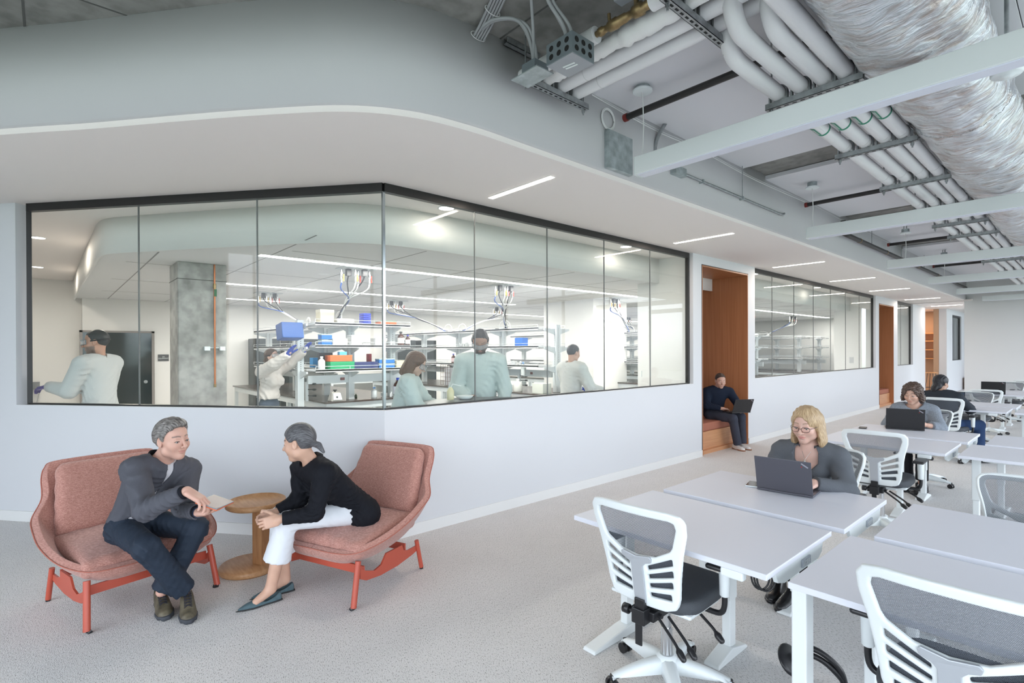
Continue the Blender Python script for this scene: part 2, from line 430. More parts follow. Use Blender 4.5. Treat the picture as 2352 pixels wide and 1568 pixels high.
# soffit over the walkway with its rounded corner, and the fascia above it
edge = [(-9.4, -4.08), (-8.0, -2.87), (-6.4, -1.50), (-4.909, -.243), (-4.412, .19), (-3.909, .599), (-3.45, .985), (-3.06, 1.36), (-2.86, 1.72), (-2.79, 2.12), (-2.785, 2.5), (-2.785, 3.2), (-2.785, 8), (-2.785, 21.0)]
ed = catmull(edge[:11], 8)+[(-2.785, y) for y in (2.8, 3.2, 5, 8, 12, 16, 21.0)]
ed = [p[:2] for p in ed]
m = MB(); n = len(ed)
inner = [(-4.25 if y > 2.2 else x-1.6, y if y > 2.2 else y+1.6) for x, y in ed]
bulk = [(-15.2, .40), (-11.4, .40), (-8.4, .43), (-7.6, .44), (-7.25, .50), (-6.93, .70), (-6.3, 1.15), (-5.744, 1.563), (-5.2, 1.98), (-4.9, 2.35), (-4.78, 2.8), (-4.76, 3.65), (-4.76, 21)]
poly = ed + [(-4.76, 21)] + [p for p in reversed([q[:2] for q in catmull(bulk[:-1]+[(-4.76, 4.6)], 5)])] + [(-15.2, -4.08)]
m.prism(poly, CEIL, CEIL+.045); struct(m.build('ceiling', SOFFIT))
m = MB(); off = []
for i, p in enumerate(ed):
    a = np.array(ed[max(i-1, 0)]); b = np.array(ed[min(i+1, n-1)]); t = (b-a)/np.linalg.norm(b-a); q = np.array(p)+.035*np.array([-t[1], t[0]])
    off.append((float(q[0]), float(q[1])))
m.grid([[(x, y, z) for x, y in off] for z in (CEIL+.04, SLAB+.01)], smooth=True)
struct(m.build('wall_front', FASCIA, solid=.08, offset=1))
# bulkhead down to the lab ceiling, and the lab's tile ceiling
bk = [q[:2] for q in catmull(bulk[:-1]+[(-4.76, 4.6)], 6)]+[(-4.76, 21)]
m = MB(); m.grid([[(x, y, z) for x, y in bk] for z in (LCEIL-.03, CEIL+.02)]); struct(m.build('trim_1', LABW, solid=.03, offset=1))
def tile_ceiling():
    mm = mat('ceiling_tile', (.80, .80, .80), .85, bump=(60, .05)); return mm
struct(MB().prism(bk+[(-15.2, 21)], LCEIL, LCEIL+.03).build('ceiling', tile_ceiling()))
m = MB()
jl = mat('tile_joint', (.30, .30, .30), .8)
for x in (-5.9, -7.9, -9.9, -11.9, -13.6): m.box(x, .7 if x < -7 else 2.0, LCEIL-.002, x+.012, 20.5, LCEIL+.002)
for y in np.arange(1.9, 20, 1.22): m.box(-13.7, y, LCEIL-.002, -4.95, y+.012, LCEIL+.002)
m.box(-13.7, .9, LCEIL-.002, -6.9, .915, LCEIL+.002)
struct(m.build('trim_5', jl))

# walls of the walkway
m = MB(); SILL = 1.135
ic = (CC[0]-.12, CC[1]+.057)
m.prism([lw(0), lw(3.80), lw(3.80, .12), ic], 0, SILL)
m.prism([lw(3.80), lw(9), lw(9, .12), lw(3.80, .12)], 0, CEIL)
struct(m.build('wall_left', WHITE))
m = MB()
m.prism([(XW, 2.155), ic, (XW-.12, 7.28), (XW, 7.28)], 0, SILL)
m.box(XW-.12, 7.28, 0, XW, 7.54, CEIL); m.box(XW-.12, 7.54, 2.955, XW, 9.12, CEIL); m.box(XW-.12, 9.12, 0, XW, 9.40, CEIL)
m.box(XW-.12, 9.40, 0, XW, 16.9, SILL); m.box(XW-.12, 16.9, 0, XW, 17.22, CEIL); m.box(XW-.12, 17.22, 2.90, XW, 18.75, CEIL)
m.box(XW-.12, 18.75, 0, XW, 19.2, CEIL); m.box(XW-.12, 19.2, 0, XW, 21.15, SILL); m.box(XW-.12, 21.15, 0, XW, 22.9, CEIL)
struct(m.build('wall_right', WHITE))
m = MB(); m.prism([lw(0, -.012), lw(9, -.012), lw(9, 0), lw(0, 0)], 0, .10); struct(m.build('baseboard_left', BASEB))
m = MB()
for a, b in ((2.15, 7.53), (9.13, 17.21), (18.76, 22.9)): m.box(XW, a, 0, XW+.012, b, .10)
struct(m.build('baseboard_right', BASEB))
# far office wall that ends the walkway zone on the right, and the end of the passage
m = MB(); m.box(-2.79, 21.0, 0, 4, 21.15, SLAB); struct(m.build('wall_far', mat('far_wall_paint', (.74, .75, .75), .7)))
WARMW = mat('warm_wall', (.80, .76, .71), .7)
m = MB(); m.box(-7.3, 26.0, 0, -4.0, 26.1, CEIL); struct(m.build('wall_rear', WARMW))
m = MB(); m.box(-3.95, 24.4, 0, -3.73, 25.5, CEIL); m.box(-3.95, 25.5, 0, -3.73, 27.4, 1.2); m.box(-3.95, 25.5, 2.93, -3.73, 27.4, CEIL); m.box(-3.95, 27.4, 0, -3.73, 28.6, CEIL)
m.box(-7.3, 22.9, 0, -4.1, 23.0, CEIL); m.box(-5.6, 26.1, 0, -5.5, 28.6, CEIL); m.box(-5.6, 28.6, 0, -1, 28.7, SLAB)
struct(m.build('wall_end', WHITE))
m = MB(); m.prism([(-7.3, 20.9), (-2.6, 20.9), (-2.6, 29), (-7.3, 29)], CEIL, CEIL+.04); struct(m.build('ceiling', SOFFIT))
# lab shell
m = MB(); m.box(-15.1, -4, 0, -14.0, 1.0, 4); m.box(-15.1, .5, 0, -13.75, 21.5, 4); struct(m.build('wall_lab_back', LABW))
m = MB(); m.box(-13.8, -3.2, 0, -9, -3.0, 4); struct(m.build('wall_lab_side', LABW))
m = MB(); m.box(-14, 21.2, 0, -4.2, 21.4, 4); struct(m.build('wall_lab_end', LABW))
m = MB(); m.box(-8.75, 8.76, 0, -7.25, 9.95, LCEIL); m.box(-8.6, 16.0, 0, -7.9, 16.6, LCEIL); struct(m.build('wall_column', LABW))
for a, b in ((7.36, 9.30), (17.02, 18.95)):
    m = MB(); m.prism([(-4.21, a), (-4.21, a+.1), (-5.06, a+.1), (-5.06, b-.1), (-4.21, b-.1), (-4.21, b), (-5.14, b), (-5.14, a)], 0, CEIL-.001); m.box(-5.055, a+.105, 2.99, -4.215, b-.105, CEIL-.002)
    struct(m.build('wall_inner', LABW))
# concrete pillar in the lab with its chamfer board line
m = MB(); m.box(-8.0, 1.165, 0, -7.43, 1.70, LCEIL); struct(m.build('pillar', CONP, bevel=.012))
m = MB(); m.box(-8.004, 1.161, 2.535, -7.426, 1.704, 2.543); struct(m.build('trim_2', mat('joint_dark', (.1, .1, .1))))

# windows: black channel, panes with open joints
def pane_run(p, q, cuts, z0, z1, gap=.006, th=.012):
    """panes along p-q (xy) cut at distances"""
    P = np.array(p); Q = np.array(q); Ln = np.linalg.norm(Q-P); d = (Q-P)/Ln; nn = np.array([-d[1], d[0]])*th/2; mb = MB()
    cuts = [0]+cuts+[Ln]
    for a, b in zip(cuts[:-1], cuts[1:]):
        A = P+d*(a+gap/2); B = P+d*(b-gap/2)
        mb.prism([tuple(A-nn), tuple(B-nn), tuple(B+nn), tuple(A+nn)], z0, z1)
    return mb
def bar(mb, p, q, z0, z1, w):
    P = np.array(p); Q = np.array(q); d = (Q-P)/np.linalg.norm(Q-P); nn = np.array([-d[1], d[0]])*w/2
    return mb.prism([tuple(P-nn), tuple(Q-nn), tuple(Q+nn), tuple(P+nn)], z0, z1)
SEAM = mat('glass_joint', (.16, .17, .17), .3)
FX = XW-.07
c1 = (FX, 2.155+.033)     # inside corner of the glass line
l0 = lw(3.73, .07)
def window(name, runs, z0, z1, ends, label=None):
    w = bpy.data.objects.new(name, None); COL.objects.link(w); w['kind'] = 'structure'; w.location = (*runs[0][0], 0)
    fr = MB()
    for p, q, cuts in runs:
        bar(fr, p, q, z1-.075, z1, .055); bar(fr, p, q, z0, z0+.014, .05)
    for e, d in ends:
        fr.box(e[0]-.025, e[1]-.02, z0, e[0]+.025, e[1]+.02, z1)
    fr.build('window_frame', BLACKM, w)
    gl = MB(); sm = MB()
    for p, q, cuts in runs:
        mb = pane_run(p, q, cuts, z0+.012, z1-.07); gl.v, gl.f, gl.m, gl.smooth = gl.v+mb.v, gl.f+[tuple(i+len(gl.v) for i in f) for f in mb.f], gl.m+mb.m, gl.smooth+mb.smooth
        P = np.array(p); d = (np.array(q)-P)/np.linalg.norm(np.array(q)-P)
        for c in cuts: a = P+d*(c-.004); b = P+d*(c+.004); bar(sm, tuple(a), tuple(b), z0+.012, z1-.07, .013)
    gl.build('glass', GLASS, w); sm.build('joint', SEAM, w)
    return w
w1 = window('window_1', [(l0, c1, [1.245, 2.485]), (c1, (FX, 7.235), [1.0, 2.03, 3.05, 4.06])], SILL-.0, CEIL, [(l0, 0), ((FX, 7.235), 0)])
p = MB(); p.box(c1[0]-.012, c1[1]-.012, SILL, c1[0]+.012, c1[1]+.012, CEIL-.07); p.build('corner_joint', mat('bright_joint', (.45, .5, .52), .15, metal=.8), w1)
window('window_2', [((FX, 9.40), (FX, 16.86), [.90, 1.97, 3.05, 4.14, 5.2, 6.3])], SILL, CEIL, [((FX, 9.42), 0), ((FX, 16.84), 0)])
window('window_3', [((FX, 19.2), (FX, 21.1), [.7])], SILL, CEIL, [((FX, 19.22), 0), ((FX, 21.08), 0)])
window('window_4', [((-3.80, 25.5), (-3.80, 27.4), [])], 1.2, 2.93, [((-3.80, 25.52), 0), ((-3.80, 27.38), 0)])

# the daylit sides of the office, behind and right of the photographer
m = MB()
for y in np.arange(-2.4, 21, 2.6): m.box(3.9, y, 0, 4.0, y+.05, SLAB)
m.box(3.9, -2.5, 0, 4, 21, .12)
struct(m.build('window_5', WMETAL))
m = MB()
for x in np.arange(-7, 4, 2.2): m.box(x, -4.2, 0, x+.05, -4.15, SLAB)
m.box(-8, -4.2, 0, 4, -4.1, .35); m.box(-12, -4.25, 0, -5.2, -4.1, SLAB); m.box(-8, -4.2, 3.45, 4, -4.1, SLAB)  # unseen solid wall, sill and header sized to cut daylight on the left wall
struct(m.build('unseen_window_wall', WMETAL))
m = MB(); m.box(-60, -60, -1.2, 60, -5, -1.1); m.box(4.5, -5, -1.2, 60, 60, -1.1); struct(m.build('ground', mat('bounce_ground', (.30, .33, .27), .9, noise=(1, .3))))  # unseen ground added for reflections, greyed to keep its bounce light neutral

# soffit lights
LW = mat('light_housing', (.6, .6, .6), .5)
for i, y in enumerate((3.17, 6.42, 9.66, 12.6, 15.5, 19.07, 22.7)):
    where = ('nearest the glass corner', 'above the end of the large bent window', 'over the start of the second window', 'over the middle of the second window', 'over the far end of the second window', 'over the second wood niche', 'farthest along the passage')[i]
    t = thing('linear_light', 'recessed linear soffit light '+where, 'ceiling light', (-3.47, y, CEIL), 0, 'linear lights recessed in the soffit')
    MB().box(-3.885, y-.032, CEIL-.004, -3.055, y+.032, CEIL+.01).build('trim_frame', mat('light_trim', (.8, .78, .75), .5), t)
    MB().box(-3.88, y-.026, CEIL-.007, -3.06, y+.026, CEIL-.003).build('diffuser', LED, t)
    area_light('lamp', (-3.47, y, CEIL-.012), .8, .05, 13, (1, .80, .66), parent=t)
# ------------------------------------------------------------------ overhead services
PIPE = mat('pipe_jacket', (.74, .74, .75), .45)
CANVAS = mat('canvas_wrap', (.78, .78, .77), .6, bump=(35, .35))
BRASS = mat('brass', (.28, .20, .10), .4, metal=.8, noise=(30, .3))
PANEL = mat('acoustic_panel', (.74, .74, .77), .85)
BPIPE = mat('black_iron_pipe', (.02, .018, .018), .45)
CABLE = mat('grey_cable', (.35, .36, .37), .5)
WCAB = mat('white_cable', (.78, .78, .78), .5)
# baffles
ordw = ('nearest, passing over the office chairs', 'second from the camera', 'third from the camera', 'fourth from the camera', 'fifth from the camera', 'farthest, just in front of the far wall')
for i, (y, x0) in enumerate(((3.47, -2.45), (7.1, -2.45), (10.8, -2.45), (14.07, -2.45), (17.3, -2.45), (20.3, -2.3))):
    t = thing('ceiling_baffle', 'long white hanging linear baffle light, '+ordw[i], 'baffle light', (x0, y, 3.03), 0, 'white linear baffles hung across the ceiling')
    MB().box(x0, y, 3.035, 3.2, y+.11, 3.175).build('housing', WMETAL, t, bevel=.004)
    MB().box(x0+.02, y+.010, 3.029, 3.18, y+.10, 3.037).build('lens', mat('baffle_lens', (.72, .74, .84), .4), t)
    MB().box(x0-.006, y-.002, 3.033, x0, y+.112, 3.177).build('end_cap', WMETAL, t)
for i, (y, xs, zc) in enumerate(((3.525, -2.41, 3.69), (7.155, -2.40, 3.66), (10.855, -2.2, 3.6), (14.125, -2.2, 3.6))):
    t = thing('power_canopy', 'grey drum canopy with white disc feeding the '+('nearest', 'second', 'third', 'fourth')[i]+' baffle', 'ceiling canopy', (xs, y, zc), 0, 'canopies over the baffles')
    MB().lathe([(.055, .02), (.055, .075)], (xs, y, zc)).build('drum', GALV, t)
    MB().lathe([(.074, .0), (.078, .006), (.078, .014), (.07, .02)], (xs, y, zc)).build('cover_plate', WPLAS, t)
    m = MB(); m.tube([(xs-.02, y, zc+.07), (xs-.02, y, SLAB)], .008, 8); m.tube(catmull([(xs+.02, y, zc+.07), (xs+.02, y, zc+.13), (xs+.1, y, SLAB-.03), (xs+.25, y+.1, SLAB-.01)], 5), .009, 8); m.build('hanger_rod', STEEL, t)
    m = MB(); m.tube([(xs, y, zc), (xs+.01, y, (zc+3.17)/2), (xs, y, 3.17)], .005, 6); m.build('power_cord', WCAB, t)
# acoustic panels
for i, (a, b) in enumerate(((3.22, 6.0), (6.6, 9.35), (9.95, 12.7), (13.3, 16.1), (16.7, 19.5))):
    t = thing('acoustic_panel', 'white acoustic ceiling panel under the slab, '+('nearest the junction boxes', 'second row back', 'third row back', 'fourth row back', 'farthest row')[i], 'ceiling panel', (0, a, 3.74), 0, 'white acoustic panels under the slab')
    for x0, x1 in ((-2.76, -1.55), (-1.546, -.34), (-.336, .87), (.874, 2.08)): MB().box(x0, a, 3.735, x1, b, 3.785).build('board', PANEL, t, bevel=.003)
# foil-wrapped duct
def foil():
    m = bpy.data.materials.new('foil_wrap'); m.use_nodes = True; N = m.node_tree.nodes; L = m.node_tree.links; b = N['Principled BSDF']
    b.inputs['Metallic'].default_value = .92; b.inputs['Roughness'].default_value = .2
    t = N.new('ShaderNodeTexCoord'); mp = N.new('ShaderNodeMapping'); mp.inputs['Scale'].default_value = (1, 2.2, 1); L.new(t.outputs['Object'], mp.inputs[0])
    n = N.new('ShaderNodeTexNoise'); n.inputs['Scale'].default_value = 5; n.inputs['Detail'].default_value = 7; n.inputs['Roughness'].default_value = .62; n.inputs['Distortion'].default_value = 1.6; L.new(mp.outputs[0], n.inputs['Vector'])
    mp2 = N.new('ShaderNodeMapping'); mp2.inputs['Scale'].default_value = (.9, 2.6, .9); mp2.inputs['Rotation'].default_value = (0, 0, .25); L.new(t.outputs['Object'], mp2.inputs[0])
    n2 = N.new('ShaderNodeTexNoise'); n2.inputs['Scale'].default_value = 6; n2.inputs['Detail'].default_value = 5; n2.inputs['Distortion'].default_value = .8; L.new(mp2.outputs[0], n2.inputs['Vector'])
    ad = N.new('ShaderNodeMath'); ad.operation = 'ADD'; L.new(n.outputs['Fac'], ad.inputs[0]); L.new(n2.outputs['Fac'], ad.inputs[1])
    bp = N.new('ShaderNodeBump'); bp.inputs['Strength'].default_value = .8; bp.inputs['Distance'].default_value = .045; L.new(ad.outputs[0], bp.inputs['Height']); L.new(bp.outputs[0], b.inputs['Normal'])
    r = N.new('ShaderNodeValToRGB'); r.color_ramp.elements[0].position = .35; r.color_ramp.elements[0].color = (.60, .52, .48, 1); r.color_ramp.elements[1].position = .55; r.color_ramp.elements[1].color = (.80, .83, .87, 1); L.new(n.outputs['Fac'], r.inputs[0]); L.new(r.outputs[0], b.inputs['Base Color'])
    return m
FOIL = foil()
t = thing('foil_duct', 'large silver foil-wrapped air duct running the length of the ceiling', 'duct', (-.725, 8, 3.22))
G = []; ny, na = 260, 56; rr = np.random.RandomState(5); ph = rr.rand(12)*6.28
for i in range(ny):
    y = -1+22*i/(ny-1); row = []
    seam = min(abs(((y-4.95) % 1.25)), abs(((y-4.95) % 1.25)-1.25)); pinch = -.018*math.exp(-(seam/.03)**2)+.012*math.exp(-((seam-.06)/.03)**2)
    for k in range(na+1):
        a = 2*PI*k/na
        w = .010*math.sin(a*3+y*2.1+ph[0])+.007*math.sin(a*7-y*5.3+ph[1])+.005*math.sin(a*11+y*13+ph[2])+.004*math.sin(a*2+y*23+ph[3])+pinch
        row.append((-.695+(.300+w)*math.cos(a), y, 3.462+(.255+w)*math.sin(a)))
    G.append(row)
MB().grid(G, flip=True).build('insulation_wrap', FOIL, t)
for y in (4.95, 6.2, 7.45):
    m = MB()
    for k in range(26):
        a = -PI*.95+k*.105; c = (-.695+.306*math.cos(a), y+.012*(-1)**k, 3.462+.261*math.sin(a)); d = (-.695+.306*math.cos(a+.08), y-.012*(-1)**k, 3.462+.261*math.sin(a+.08)); m.tube([c, d], .0022, 5)
    m.build('staple_row', STEEL, t)

# strut channel
def strut(mb, p, q, w=.041, h=.041, slots=True):
    P = Vector(p); Q = Vector(q); d = (Q-P).normalized(); s = Vector((-d.y, d.x, 0))*w/2; up = Vector((0, 0, h))
    for a, b, c in ((-1, -1, 0), (1, 1, 0)):
        off = s*a
        th = s.normalized()*.003*a
        v = [P+off, Q+off, Q+off+up, P+off+up, P+off-th, Q+off-th, Q+off-th+up, P+off-th+up]
        mb.add(v, [(0, 1, 2, 3), (4, 7, 6, 5), (0, 4, 5, 1), (3, 2, 6, 7), (0, 3, 7, 4), (1, 5, 6, 2)], False)
    v = [P-s, P+s, Q+s, Q-s]; v2 = [x+Vector((0, 0, .003)) for x in v]
    mb.add(v+v2, [(3, 2, 1, 0), (4, 5, 6, 7), (0, 1, 5, 4), (2, 3, 7, 6), (1, 2, 6, 5), (3, 0, 4, 7)], False)
def slots(mb, p, q, w=.013, step=.05):
    P = Vector(p); Q = Vector(q); L_ = (Q-P).length; d = (Q-P).normalized(); s = Vector((-d.y, d.x, 0)); k = .03
    while k < L_-.02:
        c = P+d*k+Vector((0, 0, -.001)); mb.add([c-d*.014-s*w/2, c+d*.014-s*w/2, c+d*.014+s*w/2, c-d*.014+s*w/2], [(0, 1, 2, 3)], False); k += step
HOLE = mat('hole_black', (.01, .01, .01), .8)
def rack(name, label, p, q, clamps, group, rods=(0.06, .94)):
    t = thing(name, label, 'pipe rack', tuple(p), 0, group)
    m = MB(); strut(m, p, q); m.build('channel', STEEL, t)
    m = MB(); slots(m, p, q); m.build('slot', HOLE, t)
    P = Vector(p); Q = Vector(q)
    for f in rods:
        c = P.lerp(Q, f); m = MB(); m.tube([c-Vector((0, 0, .045)), (c.x, c.y, SLAB)], .006, 8)
        m.lathe([(.013, -.022), (.013, -.008)], tuple(c), 6); m.lathe([(.011, -.03), (.011, -.022)], tuple(c), 8); m.build('threaded_rod', STEEL, t)
    for c, r, ax in clamps:
        m = MB(); pts = []
        for k in range(13):
            a = PI*k/12
            o = (math.cos(a)*r, math.sin(a)*r)
            pts.append((c[0]+(o[0] if ax == 'y' else 0), c[1]+(o[0] if ax == 'x' else 0), c[2]+o[1]))
        pts = [(pts[0][0], pts[0][1], p[2]+.01)]+pts+[(pts[-1][0], pts[-1][1], p[2]+.01)]
        for off in (-.012, 0, .012): m.tube([(x+(off if ax == 'x' else 0), y+(off if ax == 'y' else 0), z) for x, y, z in pts], .006, 6, caps=False)
        m.build('clamp', STEEL, t)
    return t
# pipes crossing from the curved fascia (run in x)
YP = (2.43, 2.57, 2.72, 2.87); ZP = 3.515; PR = .048
clx = [((0, y, ZP), PR+.006, 'x') for y in YP]
rack('pipe_rack', 'slotted steel pipe rack beside the curved fascia, under the junction boxes', (-2.53, 2.33, 3.425), (-2.53, 2.99, 3.425), [((-2.53, y, z), r, a) for (_, y, z), r, a in clx], 'slotted racks under the crossing pipes')
rack('pipe_rack', 'slotted steel pipe rack under the crossing pipes, at the bends', (-1.47, 2.33, 3.425), (-1.47, 3.02, 3.425), [((-1.47, y, z), r, a) for (_, y, z), r, a in clx], 'slotted racks under the crossing pipes')
names = ('with the brass valve', 'wrapped in lumpy canvas', 'third from the valve', 'closest to the acoustic panel')
for i, y in enumerate(YP):
    t = thing('crossing_pipe', 'white insulated pipe crossing toward the fascia, '+names[i], 'pipe', (-2.4, y, ZP), 0, 'white insulated pipes crossing the ceiling')
    x0 = -2.62+.03*i
    if i == 0:
        MB().tube([(x0, y, ZP), (-1.98, y, ZP)], PR, 20).build('insulation', PIPE, t)
        MB().tube([(-1.60, y, ZP), (-1.02, y, ZP)], PR, 20).build('insulation', PIPE, t)
    elif i == 1:
        P = [(x0+k*.03, y+.004*math.sin(k*1.7), ZP+.003*math.sin(k*2.3)) for k in range(40)]; R_ = [PR+(.012 if .7 < k*.03 < 1.05 else 0)+.004*math.sin(k*1.1+1)+.003*math.sin(k*2.9) for k in range(40)]
        MB().tube(P+[(-1.02, y, ZP)], R_+[PR], 20).build('canvas_wrap', CANVAS, t)
    else:
        MB().tube([(x0, y, ZP), (-1.02, y, ZP)], PR, 20).build('insulation', PIPE, t)
    m = MB()
    for x in (-2.3,): m.tube([(x-.002, y, ZP), (x+.002, y, ZP)], PR+.0015 if i != 1 else PR-.01, 20)
    m.build('jacket_joint', mat('jacket_joint', (.6, .6, .6), .5), t)
    if i == 0:
        v = MB(); v.tube([(-1.99, y, ZP), (-1.96, y, ZP), (-1.955, y, ZP), (-1.93, y, ZP), (-1.925, y, ZP), (-1.89, y, ZP), (-1.885, y, ZP), (-1.83, y, ZP), (-1.82, y, ZP), (-1.77, y, ZP), (-1.765, y, ZP), (-1.72, y, ZP), (-1.715, y, ZP), (-1.66, y, ZP), (-1.655, y, ZP), (-1.59, y, ZP)],
               [.018, .018, .026, .026, .020, .020, .029, .033, .027, .027, .022, .022, .033, .037, .025, .025], 14)
        v.tube([(-1.88, y, ZP), (-1.88, y-.01, ZP+.07)], .01, 8); v.tube([(-1.70, y, ZP), (-1.70, y, ZP+.08)], .014, 8); vv = v.build('brass_valve', BRASS, t)
        h = MB(); h.obox((-1.93, y-.015, ZP+.075), (.06, .012, .006), ry=.2); o = h.build('lever', BPLAS, vv, local=True); o.matrix_parent_inverse = vv.matrix_parent_inverse
        a = MB(); a.box(-1.80, y-.075, ZP+.07, -1.62, y+.0, ZP+.13); o = a.build('actuator', mat('actuator_grey', (.25, .27, .29), .4), t, bevel=.006)
        MB().lathe([(.014, 0), (.014, .02)], (-1.65, y-.03, ZP+.13), 12).build('knob', mat('blue_knob', (.01, .04, .4), .4), t)
        m = MB(); m.tube(catmull([(-1.62, y-.03, ZP+.1), (-1.56, y-.02, ZP+.14), (-1.55, y, SLAB-.08), (-1.5, y, SLAB)], 6), .004, 6); m.tube(catmull([(-1.62, y-.03, ZP+.1), (-1.50, y-.08, ZP-.0), (-1.45, y-.05, ZP+.1), (-1.53, y, SLAB)], 6), .005, 6); m.build('wire', BPLAS, t)
# pipes running down the room (run in y)
XP = (-1.44, -1.30, -1.165, -1.045); Z2 = 3.365; R2 = .049
starts = (2.96, 2.72, 2.86, None)
pn = ('outermost, nearest the fascia', 'second from the fascia', 'third from the fascia', 'beside the foil duct')
for i, x in enumerate(XP):
    t = thing('long_pipe', 'long white insulated pipe running down the ceiling, '+pn[i], 'pipe', (x, 4, Z2), 0, 'white insulated pipes running the length of the ceiling')
    if starts[i]:
        y0 = starts[i]; P = [(x, y0, SLAB+.02), (x, y0, Z2+.16)]+[(x, y0+.14-.14*math.cos(a), Z2+.14-.14*math.sin(a)) for a in np.linspace(0.0, PI/2, 9)]+[(x, y0+.3, Z2), (x, 19, Z2)]
    else: P = [(x, 1.2, Z2), (x, 19, Z2)]
    MB().tube(P, R2, 22).build('insulation', PIPE, t)
    for y in (3.7, 5.0, 6.2, 7.6, 8.8): MB().tube([(x, y-.002, Z2), (x, y+.002, Z2)], R2+.0015, 22).build('jacket_joint', mat('jacket_joint', (.6, .6, .6), .5), t)
    yl = 4.51
    g = MB(); G_ = mat('green_label', (.0, .22, .12), .5)
    for yy in (yl, ): g.tube([(x, yy, Z2), (x, yy+.022, Z2)], R2+.002, 22)
    G2 = [[(x+(R2+.0022)*math.sin(a), yy, Z2-(R2+.0022)*math.cos(a)) for a in np.linspace(-.88, -.05, 6)] for yy in (yl-.17, yl)]
    g.grid(G2); lb = g.build('pipe_label', G_, t)
    w = MB()
    for kk in range(9):
        yy = yl-.155+kk*.016
        w.grid([[(x+(R2+.0032)*math.sin(a), y3, Z2-(R2+.0032)*math.cos(a)) for a in np.linspace(-.75, -.2, 4)] for y3 in (yy, yy+.007+.004*(kk % 2))])
    w.build('label_lettering', mat('label_white', (.75, .8, .78), .5), t)
for i, y in enumerate((3.68, 5.08, 6.44, 7.8, 8.95, 10.0, 12.0, 13.3, 15.5)):
    rack('pipe_rack', 'steel rack under the long pipes, '+('just before the nearest baffle', 'first beyond the nearest baffle', 'second beyond the nearest baffle', 'hidden edge before the second baffle', 'first beyond the second baffle', 'second beyond the second baffle', 'beyond the third baffle', 'second beyond the third baffle', 'beyond the fourth baffle')[i], (-1.52, y, 3.275), (-.95, y, 3.275), [((x, y, Z2), R2+.006, 'y') for x in XP], 'racks under the long pipes')
# junction boxes with knockouts and flexible conduit
def jbox(label, c, sx, sy, sz, rows, loc_):
    t = thing('junction_box', label, 'electrical box', loc_)
    x0, y0, z0 = c; MB().box(x0, y0, z0, x0+sx, y0+sy, z0+sz).build('box', mat('box_steel_blue', (.20, .235, .255), .45, metal=.3), t, bevel=.002)
    MB().box(x0+.002, y0+.002, z0-.003, x0+sx-.002, y0+sy-.002, z0).build('cover', mat('box_cover', (.33, .35, .38), .4, metal=.4), t)
    m = MB()
    if rows:
        for i in range(3):
            for j in range(2):
                a = y0+sy*(.2+.3*i); z = z0+sz*(.3+.4*j); m = MB()
                m.add([(x0+sx+.001, a+.017*math.cos(k*PI/6), z+.017*math.sin(k*PI/6)) for k in range(12)], [tuple(range(12))], False)
                m.build('knockout', HOLE, t); m = MB()
                b = x0+sx*(.2+.3*i); m.add([(b+.017*math.cos(k*PI/6), y0-.001, z+.017*math.sin(k*PI/6)) for k in range(12)], [tuple(range(12))], False); m.build('knockout', HOLE, t)
    m = MB(); 
    for k in (-.012, .012): m.obox((x0+sx*.5, y0+sy*.5+k, z0-.0045), (sx*.2, .006, .001), rz=.15)
    m.build('label_plate', mat('label_white', (.75, .8, .78), .5), t)
    return t
t = jbox('large grey junction box with round holes hanging under the slab', (-2.14, 2.17, 3.30), .20, .19, .12, True, (-2.04, 2.26, 3.30))
m = MB()
for k, (dx, dy) in enumerate(((0, 0), (.03, .01), (-.02, .03), (.01, -.02))):
    m.tube(catmull([(-2.04+dx, 2.25+dy, 3.42), (-2.06+dx, 2.23+dy, 3.52), (-2.1+dx*.5, 2.15+dy, 3.66), (-2.08+dx, 2.12+dy, SLAB)], 5), .011, 8)
m.build('flex_conduit', CABLE, t)
t = jbox('small grey junction box beside the larger one, over the first rack', (-2.40, 2.215, 3.36), .115, .12, .07, False, (-2.35, 2.27, 3.36))
MB().box(-2.47, 2.19, 3.352, -2.24, 2.335, 3.359).build('mounting_plate', GALV, t)
m = MB()
for k, (dx, dy) in enumerate(((0, 0), (.02, .01), (-.015, .015), (.0, -.018))):
    m.tube(catmull([(-2.35+dx, 2.27+dy, 3.43), (-2.36+dx, 2.26+dy, 3.55), (-2.38+dx, 2.22+dy, 3.66), (-2.45, 2.18+dy, 3.73), (-2.58, 2.12+dy, 3.755), (-2.74, 2.12+dy, 3.75)] if k < 3 else [(-2.35, 2.27, 3.43), (-2.33, 2.25, 3.6), (-2.22, 2.12, SLAB)], 6), .010, 8)
m.build('flex_conduit', CABLE, t)
m = MB(); strut(m, (-2.70, 2.34, 3.745), (-2.70, 2.66, 3.745)); tag(m.build('strut_bracket', STEEL), 'short steel channel bolted to the slab by the curved fascia', 'bracket')
# cable bundle clipped at the curved fascia
t = thing('cable_bundle', 'bundle of grey armoured cables looping from the slab to the curved fascia', 'cables', (-2.8, 1.85, 3.6))
for k in range(5):
    m = MB(); m.tube(catmull([(-2.80+.004*k, 2.10+.022*k, 3.70-.004*k), (-2.74, 2.10+.02*k, 3.72), (-2.62, 2.08+.02*k, 3.765), (-2.3, 1.95+.02*k, 3.778), (-1.9, 1.75+.02*k, 3.78)], 7), .0085, 7); m.build('cable', CABLE, t)
for c in ((-2.73, 2.13, 3.725), (-2.52, 2.08, 3.768)): MB().tube([(c[0]+.0, c[1]+.06*math.cos(a), c[2]+.025*math.sin(a)) for a in np.linspace(0, 2*PI, 16)], .0025, 5, closed=False).build('zip_tie', WCAB, t)
